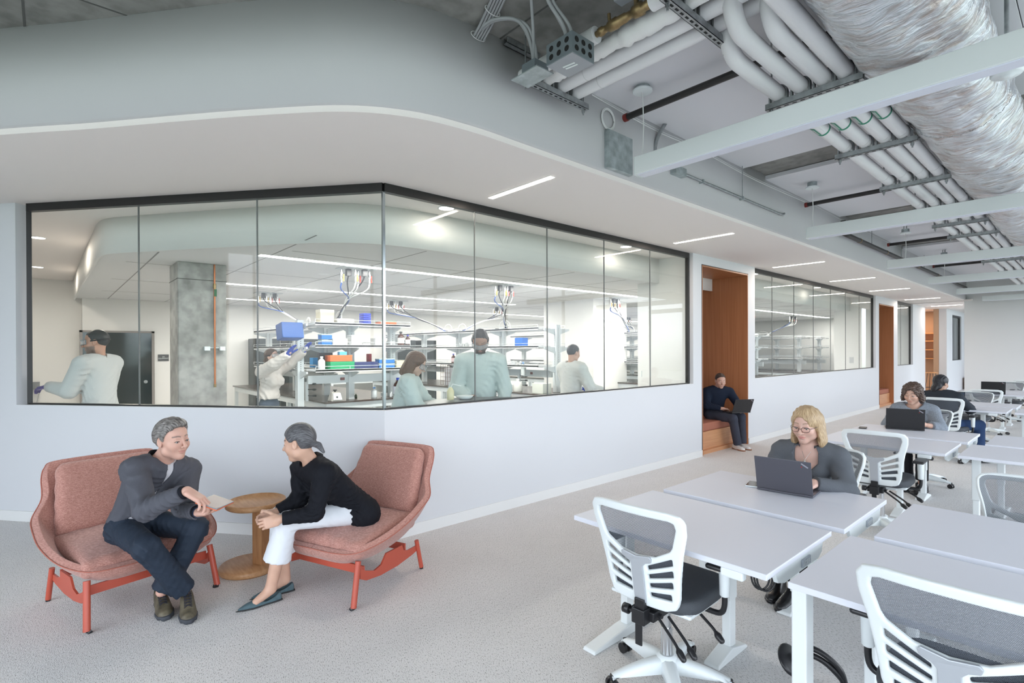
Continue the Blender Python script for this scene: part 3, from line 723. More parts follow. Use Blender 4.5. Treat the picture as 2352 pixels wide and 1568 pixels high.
# fascia-mounted gear
t = thing('fascia_box', 'galvanised rectangular box mounted on the fascia before the nearest baffle', 'electrical box', (-2.75, 3.62, 3.16))
MB().box(-2.82, 3.46, 3.16, -2.70, 3.80, 3.48).build('box', GALV, t, bevel=.004)
MB().box(-2.70, 3.465, 3.165, -2.697, 3.795, 3.475).build('cover', GALV, t)
m = MB()
for r in (.075, .082, .09): m.tube([(-2.73, 3.50+r*math.cos(a), 3.575+r*math.sin(a)) for a in np.linspace(0, 2*PI, 24)], .004, 6, closed=True)
tag(m.build('cable_coil', WCAB), 'coil of white and black cable hanging above the galvanised box', 'cable')
t = thing('conduit_run', 'thin steel conduit running along the fascia beyond the nearest baffle', 'conduit', (-2.72, 4.6, 3.37))
MB().tube(catmull([(-2.71, 4.66, 3.37), (-2.71, 5.5, 3.37), (-2.71, 6.9, 3.37), (-2.71, 7.05, 3.38), (-2.73, 7.15, 3.41)], 5), .014, 10).build('tube', STEEL, t)
MB().box(-2.78, 4.46, 3.33, -2.68, 4.66, 3.41).build('pull_box', GALV, t, bevel=.003)
m = MB()
for y in (5.0, 5.9): m.box(-2.75, y, 3.352, -2.69, y+.02, 3.388)
m.build('strap', GALV, t); MB().tube([(-2.71, 5.91, 3.38), (-2.71, 5.91, SLAB)], .004, 6).build('hanger_rod', STEEL, t)
MB().tube(catmull([(-2.74, 4.20, 3.36), (-2.74, 4.2, 3.5), (-2.72, 4.22, 3.62), (-2.66, 4.3, SLAB)], 5), .018, 10).build('riser', STEEL, t)
m = MB(); m.tube(catmull([(-2.745, 3.3, 3.735), (-2.745, 4.2, 3.70), (-2.745, 5.0, 3.72), (-2.745, 6.3, 3.69), (-2.745, 7.9, 3.72), (-2.745, 10, 3.7), (-2.745, 14, 3.72)], 6), .006, 6)
m.tube(catmull([(-2.74, 3.3, 3.72), (-2.74, 4.2, 3.68), (-2.74, 5.0, 3.70), (-2.74, 6.3, 3.67), (-2.74, 7.9, 3.70)], 6), .005, 6)
tag(m.build('sagging_cable', WCAB), 'white cables sagging along the top of the fascia', 'cable')
for i, y in enumerate((3.67, 7.75, 11.9, 15.9)):
    t = thing('sprinkler_pipe', 'black iron pipe crossing the ceiling, '+('above the nearest baffle', 'above the second baffle', 'above the third baffle', 'above the fourth baffle')[i], 'pipe', (-2.7, y, 3.62), 0, 'black iron pipes crossing the ceiling')
    MB().tube([(-2.66, y, 3.62), (3, y, 3.62)], .027, 14).build('run', BPIPE, t)
    MB().tube([(-2.69, y, 3.62), (-2.655, y, 3.62)], .033, 14).build('end_cap', mat('red_cap', (.18, .02, .015), .5), t)
    m = MB(); m.tube([(-1.75, y, 3.62), (-1.75, y, SLAB)], .005, 6); m.build('hanger_rod', STEEL, t)
t = thing('sprinkler_main', 'dark iron main with brass couplings along the far fascia', 'pipe', (-2.62, 10, 3.42))
MB().tube(catmull([(-2.62, 9.1, 3.62), (-2.62, 9.15, 3.48), (-2.62, 9.35, 3.43), (-2.62, 10, 3.42), (-2.62, 20, 3.42)], 6), .035, 14).build('run', BPIPE, t)
m = MB()
for y in (9.9, 11.5, 14, 16): m.tube([(-2.62, y, 3.42), (-2.62, y+.03, 3.42)], .039, 14)
m.build('coupling', BRASS, t)
for y in (10.6, 12.6, 14.6): MB().tube([(-2.62, y, 3.46), (-2.62, y, SLAB)], .005, 6).build('hanger_rod', STEEL, t)
t = thing('smoke_sensor', 'round white ceiling sensor beside the foil duct under the nearest baffle', 'sensor', (-.338, 3.86, 3.1))
MB().lathe([(.0, -.012), (.03, -.012), (.034, -.004), (.062, -.004), (.068, .004), (.068, .02)], (-.338, 3.86, 3.12), 28).build('housing', WPLAS, t)
MB().tube([(-.338, 3.86, 3.14), (-.338, 3.86, SLAB)], .01, 8).build('stem', STEEL, t)
m = MB()
for k in range(3): m.tube(catmull([(-.30+.03*k, 3.3, SLAB), (-.27+.02*k, 3.5, 3.66), (-.22, 3.75, 3.55-.02*k), (-.1, 4.1, 3.6), (.1, 4.4, 3.7)], 6), .008, 7)
tag(m.build('hanging_cables', WCAB), 'white cables hanging right of the foil duct', 'cable')
# ------------------------------------------------------------------ the laboratory behind the glass
LABM = mat('lab_grey_metal', (.62, .66, .68), .4)
LABS = mat('lab_shelf_white', (.84, .85, .86), .4)
EPOXY = mat('epoxy_top', (.055, .04, .035), .25)
lines = (('nearest the glass', -6.38, 1.8, 20.5), ('second from the glass', -9.4, 2.05, 8.4), ('third from the glass', -12.05, 2.7, 20))
for k, (nm, x, y0, y1) in enumerate(lines):
    t = thing('linear_light', 'long white line of light in the lab ceiling, '+nm, 'ceiling light', (x, (y0+y1)/2, LCEIL), 0, 'continuous lines of light in the lab ceiling')
    MB().box(x-.06, y0, LCEIL-.006, x+.06, y1, LCEIL-.001).build('diffuser', LEDW, t)
    MB().box(x-.068, y0-.01, LCEIL-.003, x+.068, y1+.01, LCEIL+.003).build('trim_frame', LABS, t)
for k, (x, y) in enumerate(((-6.36, 1.19), (-8.99, -.11), (-12.1, -.15), (-4.45, 3.05), (-4.45, 6.1), (-4.45, 10.2), (-4.45, 13.6))):
    t = thing('downlight', 'round recessed downlight '+('above the concrete pillar side of the glass', 'first along the far left ceiling', 'second along the far left ceiling', 'just inside the glass by the corner', 'just inside the glass toward the niche', 'behind the second window, nearer', 'behind the second window, farther')[k], 'downlight', (x, y, CEIL), 0, 'round downlights behind the glass')
    MB().lathe([(.0, -.006), (.075, -.006)], (x, y, CEIL), 24, cap=False).build('lens', LEDW, t)
    MB().lathe([(.075, -.007), (.09, -.004), (.09, .002)], (x, y, CEIL), 24, cap=False).build('trim_ring', LABS, t)
    area_light('lamp', (x, y, CEIL-.02), .14, .14, (2.2 if x > -5 else 22), (1, .88, .76), parent=t)
# lab light from the ceiling lines, plus one added fill without a fixture
for k, (x, y0, y1) in enumerate(((-6.38, 1.8, 20.5), (-9.4, 2.05, 8.4), (-12.05, 2.7, 20))):
    area_light('line_and_fill_lamp', (x, (y0+y1)/2, LCEIL-.02), .12, y1-y0, 22*(y1-y0), (1, .95, .90))
area_light('line_and_fill_lamp', (-10.0, .9, LCEIL-.02), .8, .4, 60, (1, .90, .80))  # added warm fill for the left lab wall; no fixture here
for x, y in ((-9.7, 1.15), (-7.4, 2.95), (-8.2, 5.3), (-9.3, 7.4)):
    t = tag(MB().lathe([(0, -.004), (.08, -.004), (.085, 0)], (x, y, LCEIL), 20, cap=False).build('speaker_cover', LABS), 'flush round white disc in the lab ceiling '+{-9.7: 'left of the pillar', -7.4: 'between the first and second lines of light', -8.2: 'in the middle of the lab', -9.3: 'near the white column'}[x], 'ceiling disc')

def frame_shelves(t, posts, axis, reach, zs, ztop, rng_along, depth_c, beam=True, both=True):
    """posts: positions along the run; axis 'x' or 'y' run direction; depth_c: centre in the other axis"""
    a0, a1 = rng_along
    def P(along, across, z): return (along, across, z) if axis == 'x' else (across, along, z)
    def bx(m, al0, ac0, z0, al1, ac1, z1):
        p = P(al0, ac0, z0); q = P(al1, ac1, z1); m.box(min(p[0], q[0]), min(p[1], q[1]), z0, max(p[0], q[0]), max(p[1], q[1]), z1)
    sl = MB()
    for a in posts:
        m = MB(); bx(m, a-.045, depth_c-.05, 0, a+.045, depth_c+.05, ztop); m.build('upright', LABM, t)
        for z in np.arange(1.3, ztop-.05, .03):
            for sd in (-1, 1):
                bx(sl, a-.004+.03*0, depth_c+sd*.0505-.0005, z, a+.004, depth_c+sd*.0505+.0005, z+.014)
                bx(sl, a+sd*.0455-.0005, depth_c-.004, z, a+sd*.0455+.0005, depth_c+.004, z+.014)
    sl.build('slot', HOLE, t)
    if beam:
        m = MB(); bx(m, a0, depth_c-.03, 1.17, a1, depth_c+.03, 1.29); m.build('crossbeam', LABM, t)
    for z in zs:
        for sd in ((-1, 1) if both else (-1,)):
            m = MB(); c0 = depth_c+sd*.03; c1_ = depth_c+sd*reach
            bx(m, a0, c0, z, a1, c1_, z+.022); bx(m, a0, c1_-sd*.012, z-.012, a1, c1_, z+.028); m.build('shelf', LABS, t)
            m = MB()
            for a in posts:
                v = [P(a-.012, c0, z), P(a-.012, c1_-sd*.03, z), P(a-.012, c1_-sd*.03, z-.03), P(a-.012, c0, z-.11)]
                w = [P(a+.012, *((c0, z))), P(a+.012, c1_-sd*.03, z), P(a+.012, c1_-sd*.03, z-.03), P(a+.012, c0, z-.11)]
                m.add(v+w, [(0, 1, 2, 3), (7, 6, 5, 4), (0, 4, 5, 1), (1, 5, 6, 2), (2, 6, 7, 3), (3, 7, 4, 0)], False)
            m.build('bracket', LABM, t)
            m = MB(); e0 = P(a0, c1_, z+.07); e1 = P(a1, c1_, z+.07); m.tube([e0, e1], .004, 6)
            k = a0
            while k < a1+.01: m.tube([P(k, c1_, z+.02), P(k, c1_, z+.072)], .004, 6); k += max((a1-a0)/3, .3)
            m.build('edge_rail', LABM, t)
def bench(name, label, x0, y0, x1, y1, group='lab benches with dark tops', z=.92):
    t = thing(name, label, 'lab bench', ((x0+x1)/2, (y0+y1)/2, 0), 0, group)
    MB().box(x0, y0, z-.025, x1, y1, z).build('worktop', EPOXY, t, bevel=.003)
    MB().box(x0+.03, y0+.03, z-.12, x1-.03, y1-.03, z-.025).build('apron', LABM, t)
    n = max(2, int(round((x1-x0)/1.5))+1)
    for x in np.linspace(x0+.06, x1-.06, n):
        for y in (y0+.06, y1-.06): MB().box(x-.03, y-.03, .005, x+.03, y+.03, z-.12).build('leg', LABM, t)
    return t
# island A: bench row behind the first panes; its near end carries a shelf frame turned along the glass
bench('lab_bench', 'long dark-topped lab bench with the near end by the glass corner', -12.3, 2.92, -7.3, 4.40)
t = thing('lab_shelving', 'grey shelf frame loaded with coloured boxes at the bench end near the glass corner', 'lab shelving', (-7.6, 3.4, 0), 0, 'slotted lab shelf frames')
frame_shelves(t, [2.68, 3.44, 4.14], 'y', .32, [1.36, 1.71, 2.03], 2.09, (2.79, 4.30), -7.62)
t = thing('lab_shelving', 'shelf frame behind the woman reaching up with blue gloves', 'lab shelving', (-10, 3.2, 0), 0, 'slotted lab shelf frames')
frame_shelves(t, [-11.5, -9.9, -8.5], 'x', .32, [1.36, 1.71, 2.03], 2.06, (-11.4, -8.1), 3.42)
# island B
bench('lab_bench', 'dark-topped lab bench behind the stooping woman and the tall man', -12.2, 6.06, -5.95, 7.3)
t = thing('lab_shelving', 'long shelf frame whose end brackets stand against the white column', 'lab shelving', (-6.3, 6.6, 0), 0, 'slotted lab shelf frames')
frame_shelves(t, [-12, -10.6, -9.2, -7.75, -6.3], 'x', .34, [1.36, 1.70, 2.02], 2.09, (-12.0, -6.42), 6.62)
# island C
bench('lab_bench', 'dark-topped lab bench right of the white column', -11.5, 9.6, -6.0, 10.9)
t = thing('lab_shelving', 'shelf frame right of the white column', 'lab shelving', (-8, 10.2, 0), 0, 'slotted lab shelf frames')
frame_shelves(t, [-11, -9.5, -7.9, -6.5], 'x', .34, [1.36, 1.70, 2.02], 2.06, (-11.2, -6.3), 10.2)
bench('lab_bench', 'low dark-topped bench under the wall behind the shelf rows', -13.6, 5.3, -12.9, 7.2)
for k, (y, nm) in enumerate(((13.3, 'first'), (15.0, 'second'), (18.2, 'third'), (20.0, 'last'))):
    bench('lab_bench', 'empty lab bench behind the second window, %s row' % nm, -11.5, y-.6, -6.2, y+.6)
    t = thing('lab_shelving', 'empty shelf frame behind the second window, %s row' % nm, 'lab shelving', (-8, y, 0), 0, 'slotted lab shelf frames')
    frame_shelves(t, [-11, -9.5, -7.9, -6.5], 'x', .34, [1.36, 1.70, 2.02], 2.08, (-11.2, -6.3), y)
bench('lab_bench', 'dark-topped bench just inside the glass under the stooping woman', -5.5, 2.95, -4.6, 5.2, z=1.0) if False else None
# back-wall doors, sign, sink counter
DARKG = mat('dark_door_glass', (.018, .026, .026), .08, spec=.7)
t = thing('glass_door', 'dark glass door in the back wall left of the concrete pillar', 'door', (-13.7, 1.1, 0))
MB().box(-13.745, .50, 0, -13.70, 1.66, 2.05).build('door_leaf', DARKG, t)
m = MB(); m.box(-13.75, .45, 0, -13.68, .50, 2.09); m.box(-13.75, 1.66, 0, -13.68, 1.71, 2.09); m.box(-13.75, .45, 2.05, -13.68, 1.71, 2.09); m.build('door_frame', mat('door_frame_grey', (.25, .23, .22), .5), t)
MB().lathe([(0, .0), (.035, 0), (.035, .02)], (0, 0, 0), 16).xf(Matrix.Translation((-13.7, 1.55, 1.0)) @ Matrix.Rotation(PI/2, 4, 'Y')).build('lock', STEEL, t)
for k, (a, b) in enumerate(((3.6, 4.15), (4.35, 5.2), (7.3, 7.9), (8.1, 8.6))):
    tag(MB().box(-13.70, a, .006, -13.1, b, 1.95).build('equipment_cabinet', mat('black_cabinet', (.025, .03, .032), .35), bevel=.01), 'tall black cabinet against the back wall, '+('behind the reaching woman', 'right of the one behind the reaching woman', 'behind the stooping woman', 'right of the one behind the stooping woman')[k], 'cabinet', 'black cabinets along the back wall')
def text(name, body, size, loc_, rot_, material, parent, extrude=.001, align='CENTER'):
    c = bpy.data.curves.new(name, 'FONT'); c.body = body; c.size = size; c.extrude = extrude; c.align_x = align; c.align_y = 'CENTER'; c.materials.append(material)
    tmp = bpy.data.objects.new(name, c); COL.objects.link(tmp); dg = bpy.context.evaluated_depsgraph_get(); me = bpy.data.meshes.new_from_object(tmp.evaluated_get(dg)); bpy.data.objects.remove(tmp)
    o = bpy.data.objects.new(name, me); COL.objects.link(o); o.location = loc_; o.rotation_euler = rot_
    if parent is not None: attach(o, parent)
    return o
t = thing('room_sign', 'small dark room sign on the back wall beside the pillar', 'sign', (-13.74, 1.87, 1.5))
MB().box(-13.748, 1.78, 1.44, -13.735, 1.98, 1.585).build('plate', mat('sign_grey', (.08, .085, .09), .5), t)
text('lettering', '205\nEQUIPMENT', .035, (-13.732, 1.88, 1.515), (PI/2, 0, PI/2), WPLAS, t)
t = thing('sink_counter', 'grey counter with a dark sink edge at the far left of the lab', 'counter', (-13.2, -.5, 0))
MB().box(-13.9, -1.2, .86, -10.1, -.15, .92).build('worktop', mat('grey_counter', (.22, .23, .24), .4), t)
MB().box(-13.9, -1.18, 0, -10.15, -.2, .86).build('cabinet_front', LABS, t)
MB().box(-13.99, -1.2, .92, -13.9, -.15, 1.06).build('backsplash', mat('grey_counter', (.22, .23, .24), .4), t)
# copper pipe on the pillar
COPPER = mat('copper', (.45, .17, .08), .35, metal=.8)
t = thing('copper_pipe', 'vertical copper pipe with valve on the concrete pillar', 'pipe', (-7.40, 1.55, 1.2))
MB().tube([(-7.395, 1.555, 1.22), (-7.395, 1.555, 2.74)], .011, 10).build('tube', COPPER, t)
m = MB(); m.tube([(-7.395, 1.555, 1.2), (-7.395, 1.555, 1.24)], .015, 10); m.tube([(-7.395, 1.555, 2.44), (-7.395, 1.555, 2.50)], .018, 10); m.build('valve', BRASS, t)
MB().box(-7.385, 1.548, 2.34, -7.37, 1.575, 2.43).build('green_handle', mat('green_handle', (.02, .12, .05), .5), t)
m = MB(); m.box(-7.43, 1.44, 1.66, -7.375, 1.50, 1.71); m.box(-7.43, 1.61, 1.66, -7.375, 1.67, 1.71); m.box(-7.425, 1.44, 1.69, -7.41, 1.67, 1.70); m.build('bracket', WPLAS, t)

# utility drops: plate at the ceiling, valves, hoses gathering down to a shelf top
BLUEH = mat('blue_hose', (.03, .08, .30), .4); WH = mat('white_hose', (.80, .80, .78), .4); BH = mat('black_hose', (.03, .03, .035), .45)
REDH = mat('red_handle', (.5, .03, .02), .4); YELH = mat('yellow_handle', (.6, .38, .03), .4)
def drop(label, x, y, tx, ty, tz, seed, ax='y'):
    t = thing('utility_drop', label, 'hose drop', (x, y, LCEIL), 0, 'ceiling utility drops with hoses')
    r = random.Random(seed)
    MB().box(x-.16, y-.22, LCEIL-.01, x+.16, y+.22, LCEIL-.002).build('ceiling_plate', LABM, t)
    offs = [-.19, -.09, -.03, .04, .10, .18]; mc = (x*.6+tx*.4, y*.6+ty*.4, LCEIL-.38)
    bk_ = {}
    V = MB(); K = MB(); RH = MB(); YH = MB()
    for i, o in enumerate(offs):
        px, py = (x+r.uniform(-.05, .05), y+o)
        if i in (1, 4): K.box(px-.03, py-.03, LCEIL-.10, px+.03, py+.03, LCEIL-.01)
        else:
            V.tube([(px, py, LCEIL-.01), (px, py, LCEIL-.2)], .012, 8); V.tube([(px, py, LCEIL-.07), (px, py, LCEIL-.11)], .02, 8)
            (RH if i % 2 else YH).obox((px, py+.03, LCEIL-.13), (.005, .007, .045))
        h = [BLUEH, BH, WH, WH, BH, WH][i]
        zz = LCEIL-(.1 if i in (1, 4) else .2)
        w = .02
        pts = catmull([(px, py, zz), (px*.8+mc[0]*.2, py*.9+mc[1]*.1, zz-.08), (mc[0]+r.uniform(-w, w), mc[1]+r.uniform(-w, w), mc[2]), ((mc[0]+tx)/2+r.uniform(-w, w), (mc[1]+ty)/2+r.uniform(-w, w), (mc[2]+tz)/2+.02), (tx+r.uniform(-.05, .05), ty+r.uniform(-.05, .05), tz+.03), (tx+r.uniform(-.3, .1), ty+r.uniform(-.2, .2), tz+.012)], 7)
        bk_.setdefault(h, MB()).tube(pts, .009, 7)
    a = [(tx+.25*math.cos(q)-.1, ty+.05*q, tz+.02+.16*abs(math.sin(q))) for q in np.linspace(0, PI, 14)]; bk_[WH].tube(a, .008, 7)
    V.build('valve', CHROME, t); K.build('socket_box', BPLAS, t); RH.build('valve_handle', REDH, t); YH.build('valve_handle', YELH, t)
    for h, m in bk_.items(): m.build('hose', h, t)
drop('utility drop with hoses falling to the shelf beside the glass corner', -6.62, 3.08, -7.55, 3.2, 2.06, 1)
drop('far utility drop with blue hoses above the reaching woman', -10.45, 3.1, -9.2, 3.35, 2.06, 2)
drop('small utility drop left of the stooping woman, against the far shelf', -10.36, 5.74, -9.6, 6.6, 2.05, 3)
drop('utility drop with coiled hoses above the tall man', -6.7, 5.78, -7.6, 6.55, 2.05, 4)
drop('far utility drop right of the tall man', -10.2, 8.6, -9.2, 6.7, 2.05, 9)
drop('utility drop in front of the column side, right part of the first window', -6.88, 9.06, -7.3, 10.1, 2.05, 5)
drop('farthest utility drop seen through the first window', -10.6, 14.6, -10.4, 15, 2.06, 6)
drop('first utility drop behind the second window', -6.76, 15.3, -7.4, 15.0, 2.08, 7)
drop('second utility drop behind the second window', -6.8, 18.5, -7.6, 18.2, 2.08, 8)

# things on the shelves and benches
def boxy(name, label, cat, x, y, z, sx, sy, sz, c, group=None, lid=None, rz=0):
    m_ = mat('c_%02x%02x%02x' % tuple(int(q*255) for q in c), c, .5)
    if lid is None:
        o = MB().obox((0, 0, sz/2), (sx/2, sy/2, sz/2)).build(name, m_, bevel=.003); o.location = (x, y, z); o.rotation_euler = (0, 0, rz); return tag(o, label, cat, group)
    t = thing(name, label, cat, (x, y, z), rz, group)
    o = MB().obox((0, 0, sz*.4), (sx/2, sy/2, sz*.4)).build('body', m_, t, local=True)
    o = MB().obox((0, 0, sz*.9), (sx/2+.003, sy/2+.003, sz*.1)).build('lid', mat('c_%02x%02x%02x' % tuple(int(q*255) for q in lid), lid, .5), t, local=True)
    return t
S1, S2, S3 = 2.053, 1.733, 1.383; SX = -7.44
WHT = (.8, .8, .8); BLU = (.02, .16, .50); ORG = (.75, .16, .05); GRN = (.02, .33, .14); NAV = (.03, .04, .14)
boxy('container', 'cream plastic tub on the top shelf near the post', 'tub', SX, 2.98, S1, .17, .20, .19, (.78, .70, .52), lid=(.8, .74, .6))
boxy('bag', 'crumpled clear bag on the top shelf beside the cream tub', 'bag', SX, 3.25, S1, .2, .26, .07, (.7, .68, .66))
for k in range(5): boxy('tube_rack', 'blue rack in the stack on the top shelf, '+('bottom', 'second from the bottom', 'middle', 'second from the top', 'top')[k]+' one', 'rack', SX, 3.60, S1+.034*k, .15, .12, .028, (.02, .05, .62), 'stack of blue racks on the top shelf')
boxy('glove_box', 'orange and green flat glove box on the top shelf', 'box', SX, 3.95, S1, .2, .26, .06, ORG, lid=GRN)
for k in range(2): boxy('pipette_box', 'blue tip box on the middle shelf near the post, '+('lower', 'upper')[k]+' of two', 'box', SX, 2.98, S2+.085*k, .14, .15, .075, BLU, 'tip boxes near the post', lid=(.5, .7, .7))
boxy('bag', 'white plastic bag on the middle shelf', 'bag', SX, 3.17, S2, .18, .22, .10, (.75, .72, .7))
for k in range(5): boxy('box', 'white carton in the stack on the middle shelf, '+('bottom', 'second from the bottom', 'middle', 'second from the top', 'top')[k]+' one', 'carton', SX, 3.42, S2+.031*k, .16, .15, .029, WHT, 'stack of white cartons on the middle shelf')
boxy('bag', 'clear bag of tubes on the middle shelf, right of the cartons', 'bag', SX, 3.80, S2, .16, .15, .11, (.6, .6, .6))
boxy('glove_box', 'orange glove box topping the green one on the lower shelf', 'box', SX, 3.18, S3+.115, .2, .33, .09, ORG, lid=(.8, .2, .06))
boxy('glove_box', 'green box under the orange one on the lower shelf', 'box', SX, 3.20, S3, .2, .36, .11, GRN, lid=(.03, .38, .16))
boxy('glove', 'crumpled light blue glove on the orange box', 'glove', SX+.06, 3.21, S3+.205, .08, .11, .05, (.12, .45, .8))
boxy('binder', 'black folder standing behind the green box', 'folder', -7.56, 3.03, S3, .06, .2, .24, (.03, .03, .04))
boxy('container', 'navy box on the lower shelf right of the green box', 'box', SX, 3.57, S3, .2, .38, .10, NAV)
for k in range(2): boxy('pipette_box', 'blue tip box on the lower shelf by the glass corner, '+('lower', 'upper')[k]+' of two', 'box', SX, 3.93, S3+.075*k, .14, .26, .068, BLU, 'tip boxes by the glass corner', lid=(.45, .6, .6))
boxy('container', 'yellow tray on the lower shelf by the glass corner', 'tray', SX, 4.17, S3, .16, .16, .11, (.75, .66, .42))
boxy('container', 'bright blue bin on the far shelf behind the big post', 'bin', -8.35, 3.2, S3, .14, .16, .16, (.01, .25, .6))
boxy('bottle_cap_rack', 'red binder standing on the lower shelf', 'binder', -7.56, 3.72, S3, .1, .04, .22, (.35, .02, .03))
def bottle(label, x, y, z, r, h, body, cap, lab=None, group=None):
    t = thing('bottle', label, 'bottle', (x, y, z), 0, group)
    mb = mat('c_%02x%02x%02x' % tuple(int(q*255) for q in body), body, .2, spec=.6)
    MB().lathe([(r*.96, 0), (r, .01), (r, h*.6), (r*.85, h*.7), (r*.35, h*.82), (r*.35, h*.9)], (0, 0, 0), 16).build('body', mb, t, local=True)
    MB().lathe([(r*.42, h*.88), (r*.42, h)], (0, 0, 0), 16).build('cap', mat('c_%02x%02x%02x' % tuple(int(q*255) for q in cap), cap, .4), t, local=True)
    if lab: MB().lathe([(r*1.015, h*.15), (r*1.015, h*.55)], (0, 0, 0), 16, cap=False).build('label', mat('c_%02x%02x%02x' % tuple(int(q*255) for q in lab), lab, .5), t, local=True)
BRN = (.06, .015, .008)
bottle('white squeeze bottle on the lower shelf by the post', SX+.02, 2.92, S3, .05, .19, (.78, .78, .8), (.8, .8, .8))
bottle('large brown bottle with black cap on the middle shelf, right of the glass corner', -7.40, 4.19, S2, .055, .22, BRN, (.02, .02, .02), (.75, .73, .7))
bottle('smaller brown bottle with blue cap beside the large one', -7.36, 4.29, S2, .04, .17, BRN, (.05, .05, .45), (.75, .72, .72))
bottle('large dark bottle with blue cap on the near bench', -7.42, 4.15, .92, .075, .30, (.03, .012, .01), (.02, .06, .4), (.55, .6, .68))
bottle('clear bottle with blue cap on the near bench', -7.55, 3.80, .92, .045, .16, (.6, .64, .66), (.02, .2, .6))
bottle('small green bottle left of its twin on the near bench', -7.62, 3.44, .92, .02, .07, (.03, .05, .02), (.02, .08, .03))
bottle('small green bottle right of its twin on the near bench', -7.62, 3.53, .92, .02, .07, (.03, .05, .02), (.02, .08, .03))
bottle('brown bottle with blue cap on the far shelf between the two lab workers', -9.0, 6.33, S3, .045, .2, BRN, (.04, .04, .4), (.7, .5, .52))
bottle('wash bottle with yellow top on the far shelf left of the tall man', -7.95, 6.33, S2, .035, .2, (.7, .68, .6), (.75, .6, .1), (.75, .3, .25))
bottle('wash bottle with white top on the far shelf left of the tall man', -8.2, 6.33, S2, .035, .18, (.7, .68, .66), (.75, .75, .75), (.75, .3, .25))
bottle('clear bottle with blue cap on the lower shelf right of the tall man', -6.85, 6.33, 1.2, .04, .24, (.65, .68, .68), (.02, .2, .6))
bottle('white jug on the bench right of the tall man', -6.9, 6.25, .92, .08, .22, (.8, .8, .76), (.8, .8, .8))
boxy('container', 'blue box on the middle shelf right of the tall man', 'box', -6.95, 6.38, S2-.01, .2, .14, .15, (.01, .14, .55))
boxy('container', 'blue lidded tub on the bench right of the tall man', 'tub', -7.25, 6.25, .92, .2, .16, .09, (.7, .72, .74), lid=(.02, .25, .6))
boxy('container', 'frosted tub on the bench near the end brackets', 'tub', -6.3, 6.25, .92, .26, .2, .17, (.72, .74, .68))
t = thing('burn_kit', 'white burn kit box with red lettering on the bench right of the tall man', 'first aid box', (-7.45, 6.2, .92))
MB().box(-7.54, 6.15, .92, -7.36, 6.25, 1.10).build('case', WPLAS, t)
MB().box(-7.53, 6.146, 1.03, -7.42, 6.15, 1.075).build('red_band', mat('red_print', (.6, .02, .03), .5), t)
text('lettering', 'BURN', .035, (-7.475, 6.144, 1.052), (PI/2, 0, 0), WPLAS, t)
text('lettering', 'KIT', .035, (-7.39, 6.148, 1.052), (PI/2, 0, 0), mat('red_print', (.6, .02, .03), .5), t)
text('lettering', 'UICK-FIX', .028, (-7.45, 6.148, .99), (PI/2, 0, 0), mat('red_print', (.6, .02, .03), .5), t)
# vortex mixer
t = thing('vortex_mixer', 'small beige vortex mixer on the near bench', 'lab mixer', (-7.42, 3.12, .92))
m = MB(); b = [(-.075, -.09), (.075, -.09), (.075, .09), (-.075, .09)]; tp = [(-.05, -.06), (.03, -.06), (.03, .06), (-.05, .06)]
m.add([(x, y, 0) for x, y in b]+[(x, y, .13) for x, y in tp], [(3, 2, 1, 0), (4, 5, 6, 7)]+[(i, (i+1) % 4, (i+1) % 4+4, i+4) for i in range(4)], False); m.build('body', mat('mixer_beige', (.42, .40, .37), .5), t, local=True, bevel=.01)
MB().lathe([(.012, .13), (.012, .145), (.028, .15), (.03, .165)], (-.01, 0, 0), 16).build('cup', BPLAS, t, local=True)
m = MB(); m.add([(.078, -.06, .02), (.078, .07, .02), (.046, .06, .115), (.046, -.05, .115)], [(0, 1, 2, 3)]); m.build('face_plate', WPLAS, t, local=True)
MB().sphere((.066, .0, .06), .014, 8).build('dial', BPLAS, t, local=True)
# blue bin in the gloved hands is built with the woman; wire basket
t = thing('wire_basket', 'wire mesh basket holding a grey roll on the far bench', 'basket', (-9.0, 6.3, .92))
m = MB()
for z in np.arange(.93, 1.36, .085): m.box(-9.17, 6.12, z, -8.83, 6.126, z+.006); m.box(-9.17, 6.38, z, -8.83, 6.386, z+.006)
for x in np.arange(-9.17, -8.8, .085): m.box(x, 6.12, .93, x+.006, 6.126, 1.36); m.box(x, 6.38, .93, x+.006, 6.386, 1.36)
m.build('wire', mat('brown_wire', (.12, .06, .05), .5), t)
MB().lathe([(.12, .0), (.12, .36)], (-9.0, 6.25, .93), 20).build('roll', mat('grey_roll', (.45, .45, .48), .5), t)
for k, (x, y) in enumerate(((-7.68, 2.80), (-9.3, 6.55), (-7.2, 6.55), (-6.85, 10.1))):
    t = thing('gas_taps', 'pair of black-handled gas taps '+('by the big post', 'left of the wire basket', 'right of the tall man', 'right of the white column')[k], 'gas taps', (x, y, .95), 0, 'bench gas taps')
    m = MB()
    for z in (1.0, 1.09, 1.17):
        m.tube([(x-.02, y, z), (x+.10, y+.06, z)], .008, 8); m.tube([(x+.10, y+.06, z), (x+.14, y+.08, z)], .016, 8)
    m.build('tap', BPLAS, t)
    MB().box(x-.02, y-.02, .92, x+.02, y+.02, 1.2).build('post', LABM, t)
for k, (x, y) in enumerate(((-7.575, 3.30), (-9.4, 3.45), (-8.6, 6.585), (-6.9, 6.585), (-9, 10.165))):
    t = tag(MB().box(x-.03, y-.004 if k else y-.03, 1.21, x+.03 if k else x+.004, y if k else y+.03, 1.25).build('outlet', mat('outlet_red', (.18, .05, .05), .5)), 'small dark red outlet on the crossbeam '+('above the mixer', 'behind the reaching woman', 'left of the tall man', 'right of the tall man', 'right of the white column')[k], 'outlet')
